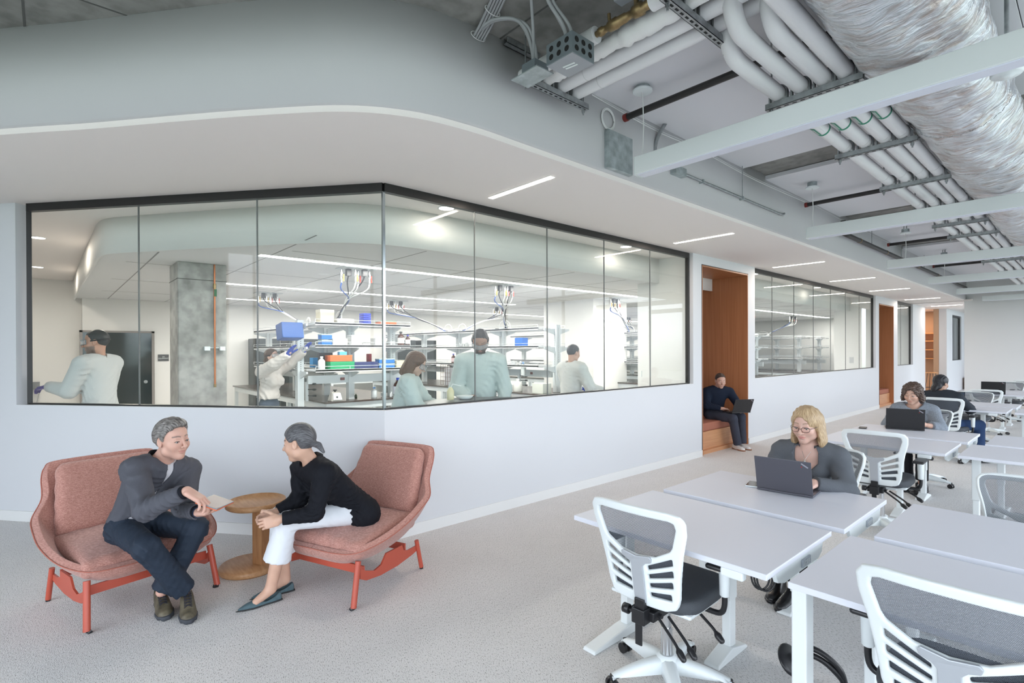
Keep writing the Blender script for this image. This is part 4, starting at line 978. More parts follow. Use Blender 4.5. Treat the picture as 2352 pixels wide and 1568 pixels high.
# clear glassware in bulk
GLW = mat('clear_plastic', (.75, .77, .78), .2)
for k, (x, y, z, n_) in enumerate(((-8.6, 6.3, S2, 26), (-7.0, 6.35, S3, 26), (-8.7, 6.3, .93, 20), (-6.6, 10.0, .93, 26), (-7.5, 4.02, .93, 10))):
    m = MB(); r = random.Random(k)
    for i in range(n_):
        cx, cy = x+r.uniform(-.2, .2), y+r.uniform(-.05, .05); m.lathe([(.014, 0), (.016, .02+r.random()*.06)], (cx, cy, z), 8)
    tag(m.build('plasticware', GLW), 'loose clear plasticware '+('on the middle shelf left of the tall man', 'on the lower shelf right of the tall man', 'on the far bench by the wire basket', 'on the bench right of the white column', 'on the near bench by the dark bottle')[k], 'plasticware', kind='stuff')
tag(MB().box(-5.07, 7.352, 1.2, -5.06, 7.358, 1.3).build('switch_plate', WPLAS), 'white switch plate on the niche casing in the lab', 'switch')
tag(MB().box(-4.75, 17.01, 1.25, -4.65, 17.018, 1.42).build('switch_plate', mat('switch_grey', (.55, .56, .57), .5)), 'grey switch plate seen through the second window', 'switch')
# ------------------------------------------------------------------ sit-stand desks
def desk(label, x0, y0, x1, y1, z=.74, cols=None, inset=.075):
    t = thing('sit_stand_desk', label, 'desk', (x0, y0, 0), 0, 'white sit-stand desks')
    MB().box(x0, y0, z-.026, x1, y1, z).build('tabletop', WDESK, t, bevel=.003)
    yc = (y0+y1)/2
    MB().box(x0+.12, yc-.02, z-.09, x1-.12, yc+.02, z-.027).build('frame_rail', WMETAL, t)
    for sx, xx in ((-1, x0+.075), (1, x1-inset)):
        yr = yc if inset < .3 or sx < 0 else y0+.60
        for yy in ((cols if cols and sx < 0 else None) or (yr,)):
            xl = xx if yy == yr else xx-.05+.09*(yy > yc)
            MB().box(xl-.028, yy-.04, .30, xl+.028, yy+.04, z-.03).build('leg', WMETAL, t, bevel=.006)
            MB().box(xl-.023, yy-.034, .045 if yy == yr else .02, xl+.023, yy+.034, .40).build('leg_insert', WMETAL, t, bevel=.005)
        m = MB(); a, b = (y0+.03, y1-.05) if yr == yc else (y0+.40, y1-.03); yk = (a+b)/2
        m.add([(xx-.045, a, 0), (xx+.045, a, 0), (xx+.045, b, 0), (xx-.045, b, 0), (xx-.04, a+.01, .018), (xx+.04, a+.01, .018), (xx+.04, b-.01, .018), (xx-.04, b-.01, .018), (xx-.04, yk, .055), (xx+.04, yk, .055)],
              [(3, 2, 1, 0), (0, 1, 5, 4), (2, 3, 7, 6), (4, 5, 9, 8), (8, 9, 6, 7), (1, 2, 6, 9, 5), (3, 0, 4, 8, 7)], False)
        m.build('foot', WMETAL, t, bevel=.006)
        m = MB(); s = (x0+.02) if sx < 0 else (x1-.017)
        P = [(y0+.10, z-.028), (y1-.10, z-.028), (y1-.115, z-.075), (y1-.16, z-.095), (y0+.20, z-.095), (y0+.13, z-.075)]
        m.add([(s-.010, y, q) for y, q in P]+[(s+.010, y, q) for y, q in P], [tuple(range(5, -1, -1)), tuple(range(6, 12))]+[(i, (i+1) % 6, (i+1) % 6+6, i+6) for i in range(6)], False); sp_ = m.build('side_skirt', WPLAS, t, bevel=.004)
    bx = x1-.006
    MB().box(bx, yc+.0, z-.080, bx+.006, yc+.10, z-.045).build('badge', mat('badge_grey', (.42, .46, .52), .4), t)
    o = text('badge_lettering', 'XDESK', .026, (bx+.007, yc+.05, z-.0625), (PI/2, 0, PI/2), WPLAS, t, .0005)
    MB().box(x1-.20, y0+.005, z-.066, x1-.10, y0+.045, z-.027).build('control_panel', WPLAS, t, bevel=.008)
    m = MB()
    for q in (-.17, -.13): m.lathe([(.004, 0), (.004, .002)], (0, 0, 0), 8); 
    return t
ROWS = [(2.16, 3.00), (5.80, 6.66), (10.2, 11.05), (14.0, 14.85)]
ordn = ('first', 'second', 'third', 'fourth')
for i, (a, b) in enumerate(ROWS):
    k = ('front', 'second', 'third', 'farthest')[i]
    desk('white desk in the %s cluster, %s' % (k, ('behind the nearest empty office chair', 'with an empty chair drawn up to it', 'where the dark-haired person works', 'holding the farthest laptop')[i]), -1.93, a, -.895, a+.765, inset=.45)
    desk('white desk in the %s cluster, %s' % (k, ('where the blonde woman types', 'where the curly-haired woman types', 'beyond the dark-haired person', 'against the far side of the farthest laptop')[i]), -1.90, b, -.86, b+.78, inset=.45)
    desk('white desk in the %s cluster across the gap, %s side' % (k, 'camera'), -.815, a, .22, a+.765, cols=(a+.08, a+.66) if i == 0 else None)
    desk('white desk in the %s cluster across the gap, %s side' % (k, 'far'), -.735, b, .30, b+.80)
t = thing('cable_coil', 'coil of black cable hanging under the desk by the nearest chair', 'cable', (-1.0, 2.3, .6))
m = MB()
for k in range(3): m.tube([(-.98+.012*k+.03*math.cos(a), 2.30+.02*math.cos(a), .665+.055*math.sin(a)) for a in np.linspace(0, 2*PI, 22)], .0042, 6, closed=True)
m.build('loop', BPLAS, t); MB().box(-1.02, 2.3, .70, -.95, 2.34, .713).build('clip', BPLAS, t)

t = thing('black_curved_object', 'glossy black curved object of unknown kind lying on the carpet under the front cluster desks', 'unidentified object', (-.95, 2.8, 0))  # generic stand-in for a black shape that could not be identified
m = MB(); m.sphere((0, 0, 0), (.075, .09, .022), 12); m.xf(Matrix.Translation((-1.03, 2.76, .10)) @ Matrix.Rotation(.9, 4, 'Y')); m.build('head', BPLAS, t)
for dz in (0, .035): MB().tube(catmull([(-1.01, 2.78, .10+dz), (-.96, 2.80, .14+dz), (-.90, 2.83, .12+dz), (-.84, 2.86, .06+dz), (-.82, 2.87, .02)], 6), .014, 10).build('arm', BPLAS, t)

# ------------------------------------------------------------------ office chairs
def sd_poly(x, z, poly):
    P = np.array(poly, np.float32); n = len(P); d = np.full(x.shape, 1e9, np.float32); s = np.ones(x.shape, np.float32)
    for i in range(n):
        a = P[i]; b = P[i-1]; e = b-a; wx = x-a[0]; wz = z-a[1]
        t = np.clip((wx*e[0]+wz*e[1])/(e @ e), 0, 1); bx_ = wx-e[0]*t; bz = wz-e[1]*t; d = np.minimum(d, bx_*bx_+bz*bz)
        c1_ = z >= a[1]; c2 = z < b[1]; c3 = e[0]*wz > e[1]*wx
        f = (c1_ & c2 & c3) | (~c1_ & ~c2 & ~c3); s = np.where(f, -s, s)
    return s*np.sqrt(d)
HALF = [(0, .46), (.12, .462), (.165, .48), (.185, .53), (.195, .62), (.215, .74), (.240, .84), (.243, .895), (.222, .925), (.17, .935), (0, .938)]
OUT = HALF+[(-x, z) for x, z in HALF[-2:0:-1]]
MESHP = [(0, .700), (.09, .712), (.165, .755), (.178, .775), (.204, .865), (.198, .892), (.175, .899), (0, .901)]
OPEN = MESHP+[(-x, z) for x, z in MESHP[-2:0:-1]]
def back_y(x, z): return -.215-.10*np.clip((z-.46)/.48, 0, 1)**1.2+.55*x*x
def slots_sd(x, z):
    ax = np.abs(x); d = np.full(x.shape, 9., np.float32)
    for (zi, zo, xo) in ((.648, .706, .172), (.606, .650, .170), (.563, .594, .163), (.520, .532, .152)):
        xi = .046; q = np.clip((ax-xi)/(xo-xi), 0, 1); zc = zi+(zo-zi)*q; h = .010+.006*q
        dd = np.maximum(np.abs(z-zc)-h, np.maximum(xi-ax, ax-xo)); d = np.minimum(d, dd)
    return d
def frame_fn(p):
    x, y, z = p[:, 0], p[:, 1], p[:, 2]
    o = sd_poly(x, z, OUT)-.004; op = sd_poly(x, z, OPEN); sl = slots_sd(x, z)
    d2 = smax(smax(o, -op, .006), -sl, .004)
    th = np.abs(y-back_y(x, z))-.013
    return smax(d2, th, .010)
def make_chair():
    t = thing('office_chair', 'template', 'chair', (0, 0, 0), 0, 'white mesh-back office chairs')
    sdf_obj('back_frame', [(frame_fn, (-.27, -.36, .44), (.27, -.12, .96), .0045)], WPLAS, t, relax=1)
    # mesh skin stretched over the front of the frame
    zs = np.linspace(.475, .925, 30); xs = np.linspace(-1, 1, 25); G = []
    hx = np.interp(zs, [h[1] for h in HALF[1:9]], [h[0] for h in HALF[1:9]])-.014
    for z, h in zip(zs, hx): G.append([(u*h, back_y(u*h, z)+.016, z) for u in xs])
    MB().grid(G).build('mesh_back', mat_mesh('chair_mesh', (.10, .115, .14)), t)
    rim = [(x*.965, float(back_y(x*.965, z))+.014, z if z < .9 else z-.006) for x, z in OUT]
    MB().tube(catmull(rim, 3, True), .006, 6, closed=True).build('rim', WPLAS, t)
    m = MB(); P = [(-.03, .475), (.03, .475), (.03, .655), (.045, .672), (.075, .682), (.08, .70), (.07, .712), (0, .700), (-.07, .712), (-.08, .70), (-.075, .682), (-.045, .672), (-.03, .655)]
    f = [(x, float(back_y(x, z))-.022, z) for x, z in P]; b = [(x, float(back_y(x, z))-.008, z) for x, z in P]; n = len(P)
    m.add(f+b, [tuple(range(n)), tuple(range(2*n-1, n-1, -1))]+[(i, i+n, (i+1) % n+n, (i+1) % n) for i in range(n)], False); m.build('spine', SILVER, t, bevel=.003)
    m = MB(); m.box(-.034, -.262, .375, .034, -.205, .445); m.box(-.026, -.25, .44, .026, -.215, .49); m.box(-.018, -.256, .275, .018, -.246, .38); m.build('height_block', BPLAS, t, bevel=.004)
    m = MB(); m.tube([(-.035, -.235, .415), (-.06, -.235, .415)], .009, 10); m.tube([(-.06, -.235, .415), (-.062, -.235, .415), (-.092, -.235, .415), (-.094, -.235, .415)], [.018, .023, .023, .018], 16); m.build('knob', BPLAS, t)
    m = MB(); m.box(-.06, -.22, .385, .06, .12, .43); m.tube([(-.05, -.17, .405), (.075, -.17, .405)], .012, 8); m.build('mechanism', BPLAS, t, bevel=.006)
    for k, (a, b, e) in enumerate((((.07, -.19, .40), (.17, -.23, .345), (.235, -.26, .30)), ((.09, -.14, .40), (.20, -.19, .35), (.265, -.22, .305)), ((.17, .0, .40), (.25, -.03, .37), (.31, -.05, .33)))):
        MB().tube(catmull([a, b, ((b[0]+e[0])/2, (b[1]+e[1])/2, (b[2]+e[2])/2-.002), e], 5), [.007]*5+[.007]*3+[.010, .014, .016, .016, .015, .014, .013, .008], 10).build('lever', BPLAS, t)
    def seat_fn(p):
        q = p-_a((0, .035, .475)); w = .235-.03*np.clip((p[:, 1]-.1)/.2, 0, 1)
        s = q.copy(); s[:, 0] = q[:, 0]*(.235/w); d = rbox(s, (.235, .235, .036), .034)
        n_ = np.sqrt((q[:, 0]/.235)**2+(q[:, 1]/.235)**2); d = smax(d, (n_-1.19)*.2, .03); return d-.006*np.clip(1-n_, 0, 1)+.5*np.maximum(q[:, 1]-.17, 0)*0
    sdf_obj('seat', [(seat_fn, (-.26, -.23, .42), (.26, .30, .54), .007)], mat('seat_fabric', (.055, .062, .072), .7, bump=(220, .3)), t)
    m = MB(); m.prism([(-.215, -.17), (.215, -.17), (.22, .10), (.16, .23), (-.16, .23), (-.22, .10)], .432, .452); m.prism([(-.14, -.12), (.14, -.12), (.14, .14), (-.14, .14)], .405, .434); m.build('seat_pan', WPLAS, t, bevel=.01)
    MB().tube([(0, 0, .12), (0, 0, .27)], .028, 20).build('gas_column', CHROME, t); MB().tube([(0, 0, .26), (0, 0, .40)], .022, 16).build('column_cover', CHROME, t)
    m = MB(); m.lathe([(.055, .055), (.062, .09), (.05, .125), (.034, .135)], (0, 0, 0), 24); m.build('hub', WPLAS, t)
    for k in range(5):
        a = PI/2+k*2*PI/5+.10; d = Vector((math.cos(a), math.sin(a), 0)); s = Vector((-d.y, d.x, 0)); m = MB(); G = []
        for u in np.linspace(0, 1, 8):
            c = d*(.03+.27*u); zt = .125-.045*u*u-.01*u; zb = .055+.012*u; w = .036-.012*u
            G.append([tuple(c+s*w+Vector((0, 0, zb))), tuple(c+s*w+Vector((0, 0, zt-.015))), tuple(c+s*w*.5+Vector((0, 0, zt))), tuple(c-s*w*.5+Vector((0, 0, zt))), tuple(c-s*w+Vector((0, 0, zt-.015))), tuple(c-s*w+Vector((0, 0, zb))), tuple(c+s*w+Vector((0, 0, zb)))])
        m.grid(G); m.add(G[-1][:6], [(5, 4, 3, 2, 1, 0)], False); arm = m.build('base_arm', WPLAS, t)
        c = d*.292; cm = MB(); cs = s
        for q in (-.018, .018): 
            o_ = cs*q; cm.tube([tuple(c+o_+cs*(-.009)+Vector((0, 0, .027))), tuple(c+o_+cs*.009+Vector((0, 0, .027)))], .027, 18)
        cm.tube([tuple(c+Vector((0, 0, .04))), tuple(c+Vector((0, 0, .072)))], .014, 10); cm.build('caster', BPLAS, t)
    for sgn in (-1, 1):
        m = MB(); m.tube(catmull([(sgn*.12, .02, .425), (sgn*.23, .02, .42), (sgn*.27, .02, .43), (sgn*.285, .02, .47), (sgn*.285, .02, .55)], 4), .013, 10); m.build('arm_bracket', BPLAS, t)
        m = MB(); m.tube([(sgn*.285, .02, .51), (sgn*.285, .02, .515), (sgn*.285, .02, .655)], [.018, .022, .026], 18); m.build('arm_sleeve', WPLAS, t)
        m = MB(); m.obox((sgn*.28, .03, .668), (.042, .115, .012)); m.build('arm_pad', BPLAS, t, bevel=.012, seg=3)
    return t
CH = make_chair()
chairs = [(-1.44, 2.30, .04, 1, 'white office chair in front, pushed up to the nearest left desk'),
          (-.31, 2.33, .0, 1, 'white office chair cut off by the right edge, nearest the camera'),
          (-.27, 4.02, PI, .95, 'empty office chair facing the camera behind the far desk of the front cluster'),
          (-1.39, 4.13, PI-.1, .97, 'office chair the blonde woman sits in'),
          (-1.33, 5.66, .03, 1, 'empty white office chair between the blonde and the curly-haired women'),
          (-1.46, 8.03, PI-.05, .95, 'office chair the curly-haired woman sits in'),
          (-1.52, 10.0, -.05, 1, 'office chair of the dark-haired person seen from behind'),
          (-1.50, 12.2, PI, .93, 'empty office chair facing the camera just right of the dark-haired person'),
          (-1.46, 13.6, 0, .93, 'empty office chair in front of the farthest laptop'),
          (-1.38, 16.1, PI, .95, 'empty office chair right behind the farthest laptop'),
          (-1.15, 17.4, 0, .97, 'farthest office chair, against the far wall'),
          (-.32, 12.2, PI, .95, 'office chair at the right picture edge beyond the third cluster')]
for i, (x, y, r, s, lb) in enumerate(chairs):
    c = CH if i == 0 else copy_tree(CH)
    c.location = (x, y, 0); c.rotation_euler = (0, 0, r); c.scale = (1, 1, s); c['label'] = lb

# ------------------------------------------------------------------ laptops, phone
LID = mat('laptop_lid', (.105, .105, .125), .35, metal=.3); LIDB = mat('laptop_black', (.018, .018, .02), .45); KEYS = mat('keyboard_black', (.01, .01, .01), .5)
def laptop(label, loc_, rz, lid=LID, w=.325, d=.225, tilt=1.83, scr=False):
    """back hinge along -y of the local frame: lid rises at y=0, keyboard toward +y"""
    t = thing('laptop', label, 'laptop', loc_, rz, 'open laptops')
    MB().box(-w/2, 0, 0, w/2, d, .012).build('base', lid, t, local=True, bevel=.003)
    MB().box(-w/2+.02, .03, .012, w/2-.02, .13, .0135).build('keyboard', KEYS, t, local=True)
    MB().box(-.05, .145, .012, .05, .205, .013).build('touchpad', DGREY, t, local=True)
    M = Matrix.Translation((0, .004, .012)) @ Matrix.Rotation(tilt, 4, 'X')
    l = MB(); l.box(-w/2, 0, -.006, w/2, d-.005, 0); l.xf(M); ll = l.build('lid', lid, t, local=True, bevel=.002)
    s = MB(); s.add([(-w/2+.008, .012, -.0068), (w/2-.008, .012, -.0068), (w/2-.008, d-.016, -.0068), (-w/2+.008, d-.016, -.0068)], [(3, 2, 1, 0)], False); s.xf(M)
    s.build('screen', mat('screen_dark', (.02, .03, .05), .15, emit=((.25, .35, .5), .12)), t, local=True)
    h = MB()
    for a in (-.11, .11): h.tube([(a-.03, .003, .010), (a+.03, .003, .010)], .005, 8)
    h.build('hinge', lid, t, local=True)
    # diagonal corner mark on the lid, on its outer face
    q = Matrix.Rotation(-.6, 4, 'Z')
    mk = MB(); mk.mi = 0; mk.obox((0, 0, 0), (.022, .004, .0006)); mk.xf(M @ Matrix.Translation((w/2-.035, d-.03, .0003)) @ q); mk.build('corner_mark', mat('mark_grey', (.35, .35, .4), .4), t, local=True)
    mk = MB(); mk.obox((0, 0, 0), (.003, .003, .0008)); mk.xf(M @ Matrix.Translation((w/2-.052, d-.04, .0004)) @ q); mk.build('red_dot', mat('mark_red', (.5, .02, .02), .4), t, local=True)
    return t
laptop('slate grey laptop open before the blonde woman', (-1.325, 3.455, .742), .10, LID)
laptop('black laptop open before the curly-haired woman', (-1.46, 7.17, .742), .28, LIDB, w=.35, d=.24)
laptop('farthest laptop, black, open on the last desk cluster', (-1.43, 14.05, .742), .15, LIDB, w=.36, d=.25)
laptop('black laptop open in front of the dark-haired person', (-1.58, 10.72, .742), PI+.05, LIDB)
t = thing('smartphone', 'white-edged phone lying beside the slate grey laptop', 'phone', (-1.55, 3.53, .742), .25)
MB().box(-.037, -.072, 0, .037, .072, .008).build('body', WPLAS, t, local=True, bevel=.003)
MB().box(-.034, -.068, .008, .034, .068, .0088).build('screen', mat('phone_screen', (.03, .025, .02), .08), t, local=True)
t = thing('smartphone', 'dark phone lying at the edge of the second cluster desk', 'phone', (-1.82, 7.0, .742), .2)
MB().box(-.037, -.072, 0, .037, .072, .008).build('body', BPLAS, t, local=True, bevel=.003)

# ------------------------------------------------------------------ lounge seats
def fabric():
    m = bpy.data.materials.new('salmon_wool'); m.use_nodes = True; N = m.node_tree.nodes; L = m.node_tree.links; b = N['Principled BSDF']
    b.inputs['Roughness'].default_value = .9; b.inputs['Sheen Weight'].default_value = .25; b.inputs['Specular IOR Level'].default_value = .2
    t = N.new('ShaderNodeTexCoord'); cs = []
    for st, sc in (((1, 1, .15), 420), ((.15, .15, 1), 420)):
        mp = N.new('ShaderNodeMapping'); mp.inputs['Scale'].default_value = st; L.new(t.outputs['Object'], mp.inputs[0])
        n = N.new('ShaderNodeTexNoise'); n.inputs['Scale'].default_value = sc; n.inputs['Detail'].default_value = 2; L.new(mp.outputs[0], n.inputs['Vector']); cs.append(n.outputs['Fac'])
    ad = N.new('ShaderNodeMath'); ad.operation = 'ADD'; L.new(cs[0], ad.inputs[0]); L.new(cs[1], ad.inputs[1])
    hf = N.new('ShaderNodeMath'); hf.operation = 'MULTIPLY'; hf.inputs[1].default_value = .5; L.new(ad.outputs[0], hf.inputs[0])
    r = N.new('ShaderNodeValToRGB'); e_ = r.color_ramp.elements; e_[0].position = .38; e_[0].color = (.33, .155, .125, 1); e_[1].position = .62; e_[1].color = (.58, .33, .275, 1)
    q = e_.new(.5); q.color = (.44, .215, .175, 1); L.new(hf.outputs[0], r.inputs[0]); L.new(r.outputs[0], b.inputs['Base Color'])
    bp = N.new('ShaderNodeBump'); bp.inputs['Strength'].default_value = .25; bp.inputs['Distance'].default_value = .004; L.new(hf.outputs[0], bp.inputs['Height']); L.new(bp.outputs[0], b.inputs['Normal'])
    return m
WOOL = fabric(); REDM = mat('brick_red_metal', (.47, .085, .05), .42)
def lounge(name, label, loc_, rz, W_=.485, backW=.345, H_=.885):
    """+y is the seat front; W_ overall half width"""
    t = thing(name, label, 'armchair', loc_, rz, 'salmon lounge seats')
    h = W_; b = backW
    rim = [(0, .365, .335), (h*.45, .36, .335), (h*.74, .315, .345), (h*.93, .17, .385), (h*1.0, -.04, .445), (h*.985, -.22, .505), (h*.93, -.365, .56), (b*1.10, -.455, .66), (b*1.05, -.53, .78), (b*.97, -.575, H_-.04), (b*.80, -.592, H_-.005), (0, -.60, H_)]
    mid = [(0, .335, .275), (h*.42, .33, .275), (h*.66, .28, .285), (h*.80, .14, .31), (h*.86, -.04, .35), (h*.84, -.20, .385), (h*.79, -.32, .42), (b*.95, -.40, .46), (b*.86, -.45, .52), (b*.72, -.485, .57), (b*.5, -.50, .59), (0, -.505, .60)]
    bot = [(0, .26, .235), (h*.36, .255, .235), (h*.50, .21, .238), (h*.60, .10, .242), (h*.62, -.04, .252), (h*.60, -.16, .262), (h*.56, -.25, .272), (h*.50, -.31, .282), (h*.42, -.345, .29), (h*.3, -.37, .295), (h*.2, -.38, .298), (0, -.385, .30)]
    ctr = [(x*.25, y*.25, .228) for x, y, z in bot]
    rings = []
    for R_ in (rim, mid, bot, ctr):
        c = catmull(R_, 5); full = c+[(-x, y, z) for x, y, z in c[-2:0:-1]]; rings.append(full)
    G = []
    for k in range(len(rings[0])):
        col = catmull([rings[3][k], rings[2][k], rings[1][k], rings[0][k]], 6); G.append(col)
    G.append(G[0])
    m = MB(); m.grid(G, flip=True)
    o = m.build('shell', WOOL, t, local=True, solid=.045, offset=1)
    bv = o.modifiers.new('soft', 'BEVEL'); bv.width = .018; bv.segments = 4; bv.limit_method = 'ANGLE'; bv.angle_limit = 1.0
    pp = [(x*1.0, y, z+.002) for x, y, z in rings[0]]
    MB().tube(pp, .0035, 6, closed=True).build('piping', mat('piping_salmon', (.42, .14, .10), .8), t, local=True)
    # cushions
    sw = h*.78
    def cush(p):
        q = p-_a((0, .0, .365)); q = q @ rot('X', -.08); d = rbox(q, (sw, .315, .060), .052)
        u = np.clip(1-(q[:, 0]/sw)**2, 0, 1)*np.clip(1-(q[:, 1]/.31)**2, 0, 1)
        pk = .004*np.sin(q[:, 0]*46)*np.exp(-(np.abs(np.abs(q[:, 1])-.29)/.03)**2)
        return d-.030*u*np.sign(q[:, 2])*.6-.012*u+pk
    sdf_obj('seat_cushion', [(cush, (-sw-.05, -.38, .26), (sw+.05, .38, .50), .010)], WOOL, t, local=True)
    bw = b*.93; bh = .25
    def bc(p):
        q = p-_a((0, -.405, .645)); q = q @ rot('X', .42)
        tw = 1-.10*np.clip(q[:, 2]/bh, -1, 1); s = q.copy(); s[:, 0] = q[:, 0]/tw
        d = rbox(s, (bw, .055, bh), .05); u = np.clip(1-(s[:, 0]/bw)**2, 0, 1)*np.clip(1-(s[:, 2]/bh)**2, 0, 1)
        pk = .003*np.sin(q[:, 2]*60)*np.exp(-(np.abs(np.abs(s[:, 0])-bw)/.03)**2)
        return d-.028*u+pk
    sdf_obj('back_cushion', [(bc, (-bw-.08, -.62, .35), (bw+.08, -.18, .93), .010)], WOOL, t, local=True)
    # frame
    lx = min(h*.78, .37)
    for s in (-1, 1):
        MB().tube([(s*(lx-.02), .285, .285), (s*lx, .35, .012)], .019, 14).build('leg', REDM, t, local=True)
        MB().tube([(s*(lx-.02), .35, .012), (s*lx, .351, .0)], .017, 12).build('foot_cap', BPLAS, t, local=True)
        MB().tube([(s*(lx-.01), -.315, .225), (s*lx, -.36, .012)], .016, 14).build('leg', REDM, t, local=True)
        MB().tube([(s*lx, -.36, .012), (s*lx, -.361, .0)], .014, 12).build('foot_cap', BPLAS, t, local=True)
        P = [(.275, .235), (.275, .165), (.22, .135), (.08, .115), (-.10, .115), (-.27, .135), (-.335, .15), (-.335, .185), (-.22, .185), (-.17, .20), (-.15, .245), (.02, .245), (.07, .185), (.14, .17), (.22, .20)]
        n = len(P); x0 = s*(lx-.018); m = MB()
        m.add([(x0-.006, y, z) for y, z in P]+[(x0+.006, y, z) for y, z in P], [(0, 1, 2, 14), (14, 2, 3, 13), (13, 3, 4, 12), (12, 4, 9, 10, 11), (4, 5, 8, 9), (5, 6, 7, 8)], False)
        m.f += [tuple(q+n for q in reversed(f)) for f in m.f[-6:]]; m.m += [0]*6; m.smooth += [False]*6
        k0 = 0
        m.f += [(i, (i+1) % n, (i+1) % n+n, i+n) for i in range(n)]; m.m += [0]*n; m.smooth += [False]*n
        m.build('side_plate', REDM, t, local=True)
    m = MB(); m.box(-lx+.02, .225, .175, lx-.02, .237, .232); m.build('front_rail', REDM, t, local=True)
    m = MB(); m.box(-lx+.02, -.20, .19, lx-.02, -.188, .24); m.build('rear_rail', REDM, t, local=True)
    return t
lounge('lounge_armchair', 'salmon upholstered armchair with red legs in which the man sits, left of the side table', (-4.37, .43, 0), math.atan2(-.97, .24))
lounge('lounge_armchair', 'salmon upholstered armchair with red legs in which the woman sits, right of the side table', (-3.63, 1.63, 0), math.atan2(-.367, -.93))
# side table
OAK = mat_wood('oiled_oak', (.42, .215, .09), (.56, .32, .16), 5, (.25, 1.6, 1.6), .45)
OAKV = mat_wood('oiled_oak_post', (.36, .17, .07), (.50, .27, .12), 5, (1.6, 1.6, .2), .45)
t = thing('side_table', 'round oak side table with lipped top between the lounge seats', 'side table', (-4.27, 1.17, 0))
MB().lathe([(.0, .475), (.195, .475), (.208, .485), (.21, .515), (.200, .52), (.192, .502), (.0, .500)], (-4.27, 1.17, 0), 48, cap=False).build('tray_top', OAK, t)
MB().lathe([(.0, .0), (.205, .0), (.212, .012), (.21, .036), (.2, .045), (.0, .045)], (-4.29, 1.13, 0), 48, cap=False).build('base', OAK, t)
MB().obox((-4.24, 1.20, .26), (.045, .045, .216), rz=.5).build('post', OAKV, t, bevel=.004)

# ------------------------------------------------------------------ wood niches with benches
NW = mat_wood('niche_veneer', (.36, .135, .055), (.44, .185, .08), 4, (2.2, 2.2, .05), .4)
NB = mat_wood('bench_wood', (.50, .235, .11), (.60, .31, .155), 4, (2, .07, 2), .45)
NCUSH = mat('bench_fabric', (.36, .135, .085), .85, bump=(150, .2))
for i, (y0, y1, zt, nm) in enumerate(((7.54, 9.12, 2.955, 'nearer'), (17.22, 18.75, 2.90, 'farther'))):
    t = thing('wood_niche', nm+' wood-lined niche with built-in bench in the white wall', 'niche', (-4.6, (y0+y1)/2, 0), 0, 'wood-lined niches')
    MB().box(-5.05, y0, 0, XW+.004, y0+.02, zt).build('side_lining', NW, t); MB().box(-5.05, y1-.02, 0, XW+.004, y1, zt).build('side_lining', NW, t)
    MB().box(-5.05, y0+.02, zt-.02, XW+.004, y1-.02, zt).build('top_lining', NW, t); MB().box(-5.055, y0, 0, -5.035, y1, zt).build('back_lining', mat('niche_back_grey', (.42, .38, .38), .6), t)
    MB().box(-5.03, y0+.02, .0, -4.19, y1-.02, .34).build('bench_box', NB, t, bevel=.003)
    MB().box(-5.02, y0+.02, .0, -4.14, y1-.02, .06).build('bench_plinth', NB, t)
    MB().box(-5.03, y0+.03, .34, -4.20, y1-.03, .47).build('seat_pad', NCUSH, t, bevel=.02, seg=3)
    MB().box(XW, y0-.006, 0, XW+.006, y0, zt+.012).build('edge_strip', mat('edge_black', (.02, .015, .012), .5), t)
    MB().box(XW, y0-.006, zt, XW+.006, y1+.006, zt+.012).build('edge_strip', mat('edge_black', (.02, .015, .012), .5), t)
def cushion(label, loc_, rz, tilt, s, m_):
    def f(p):
        q = p; d = rbox(q, (s, .045, s), .04); u = np.clip(1-(q[:, 0]/s)**2, 0, 1)*np.clip(1-(q[:, 2]/s)**2, 0, 1); return d-.045*u+.012
    o = sdf_obj('cushion', [(f, (-s-.06, -.14, -s-.06), (s+.06, .14, s+.06), .012)], m_)
    o.location = loc_; o.rotation_euler = (tilt, 0, rz); tag(o, label, 'cushion', 'cushions in the nearer niche')
cushion('large pale grey cushion leaning behind the man in the niche', (-4.62, 7.72, .70), .15, -.15, .22, mat('cushion_grey', (.62, .58, .57), .9, bump=(80, .3)))
cushion('small dusty pink cushion before the grey one in the niche', (-4.42, 7.80, .62), .35, -.2, .15, mat('cushion_pink', (.36, .17, .15), .9, bump=(80, .3)))
# alcove shelves and stool at the end of the passage
t = thing('alcove_shelves', 'warm wood shelves in the alcove at the end of the passage', 'shelves', (-6, 25.7, 0))
SW = mat_wood('shelf_wood', (.55, .27, .11), (.62, .34, .16), 4, (.1, 2, 2), .5)
for z in (1.25, 1.59, 1.93, 2.23): MB().box(-7.1, 25.62, z, -4.11, 25.96, z+.04).build('shelf', SW, t)
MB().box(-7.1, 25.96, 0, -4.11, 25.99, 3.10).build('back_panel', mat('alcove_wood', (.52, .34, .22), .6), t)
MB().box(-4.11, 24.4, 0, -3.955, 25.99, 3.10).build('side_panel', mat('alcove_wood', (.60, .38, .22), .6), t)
area_light('alcove_lamp', (-4.8, 24.6, 3.08), .6, .3, 45, (1, .72, .50))
t = thing('bar_stool', 'tall stool with wooden seat and black wire legs in the alcove', 'stool', (-4.1, 23.9, 0))
sx_, sy_ = -4.08, 23.9
MB().lathe([(0, .76), (.17, .76), (.19, .78), (.17, .795), (0, .79)], (sx_, sy_, 0), 24, cap=False).build('seat', SW, t)
for a in (.5, 2.07, 3.64, 5.21): MB().tube([(sx_+.12*math.cos(a), sy_+.12*math.sin(a), .76), (sx_+.22*math.cos(a), sy_+.22*math.sin(a), 0)], .009, 8).build('leg', BPLAS, t)
MB().tube([(sx_+.19*math.cos(a), sy_+.19*math.sin(a), .25) for a in np.linspace(0, 2*PI, 20)], .007, 6, closed=True).build('footrest', BPLAS, t)
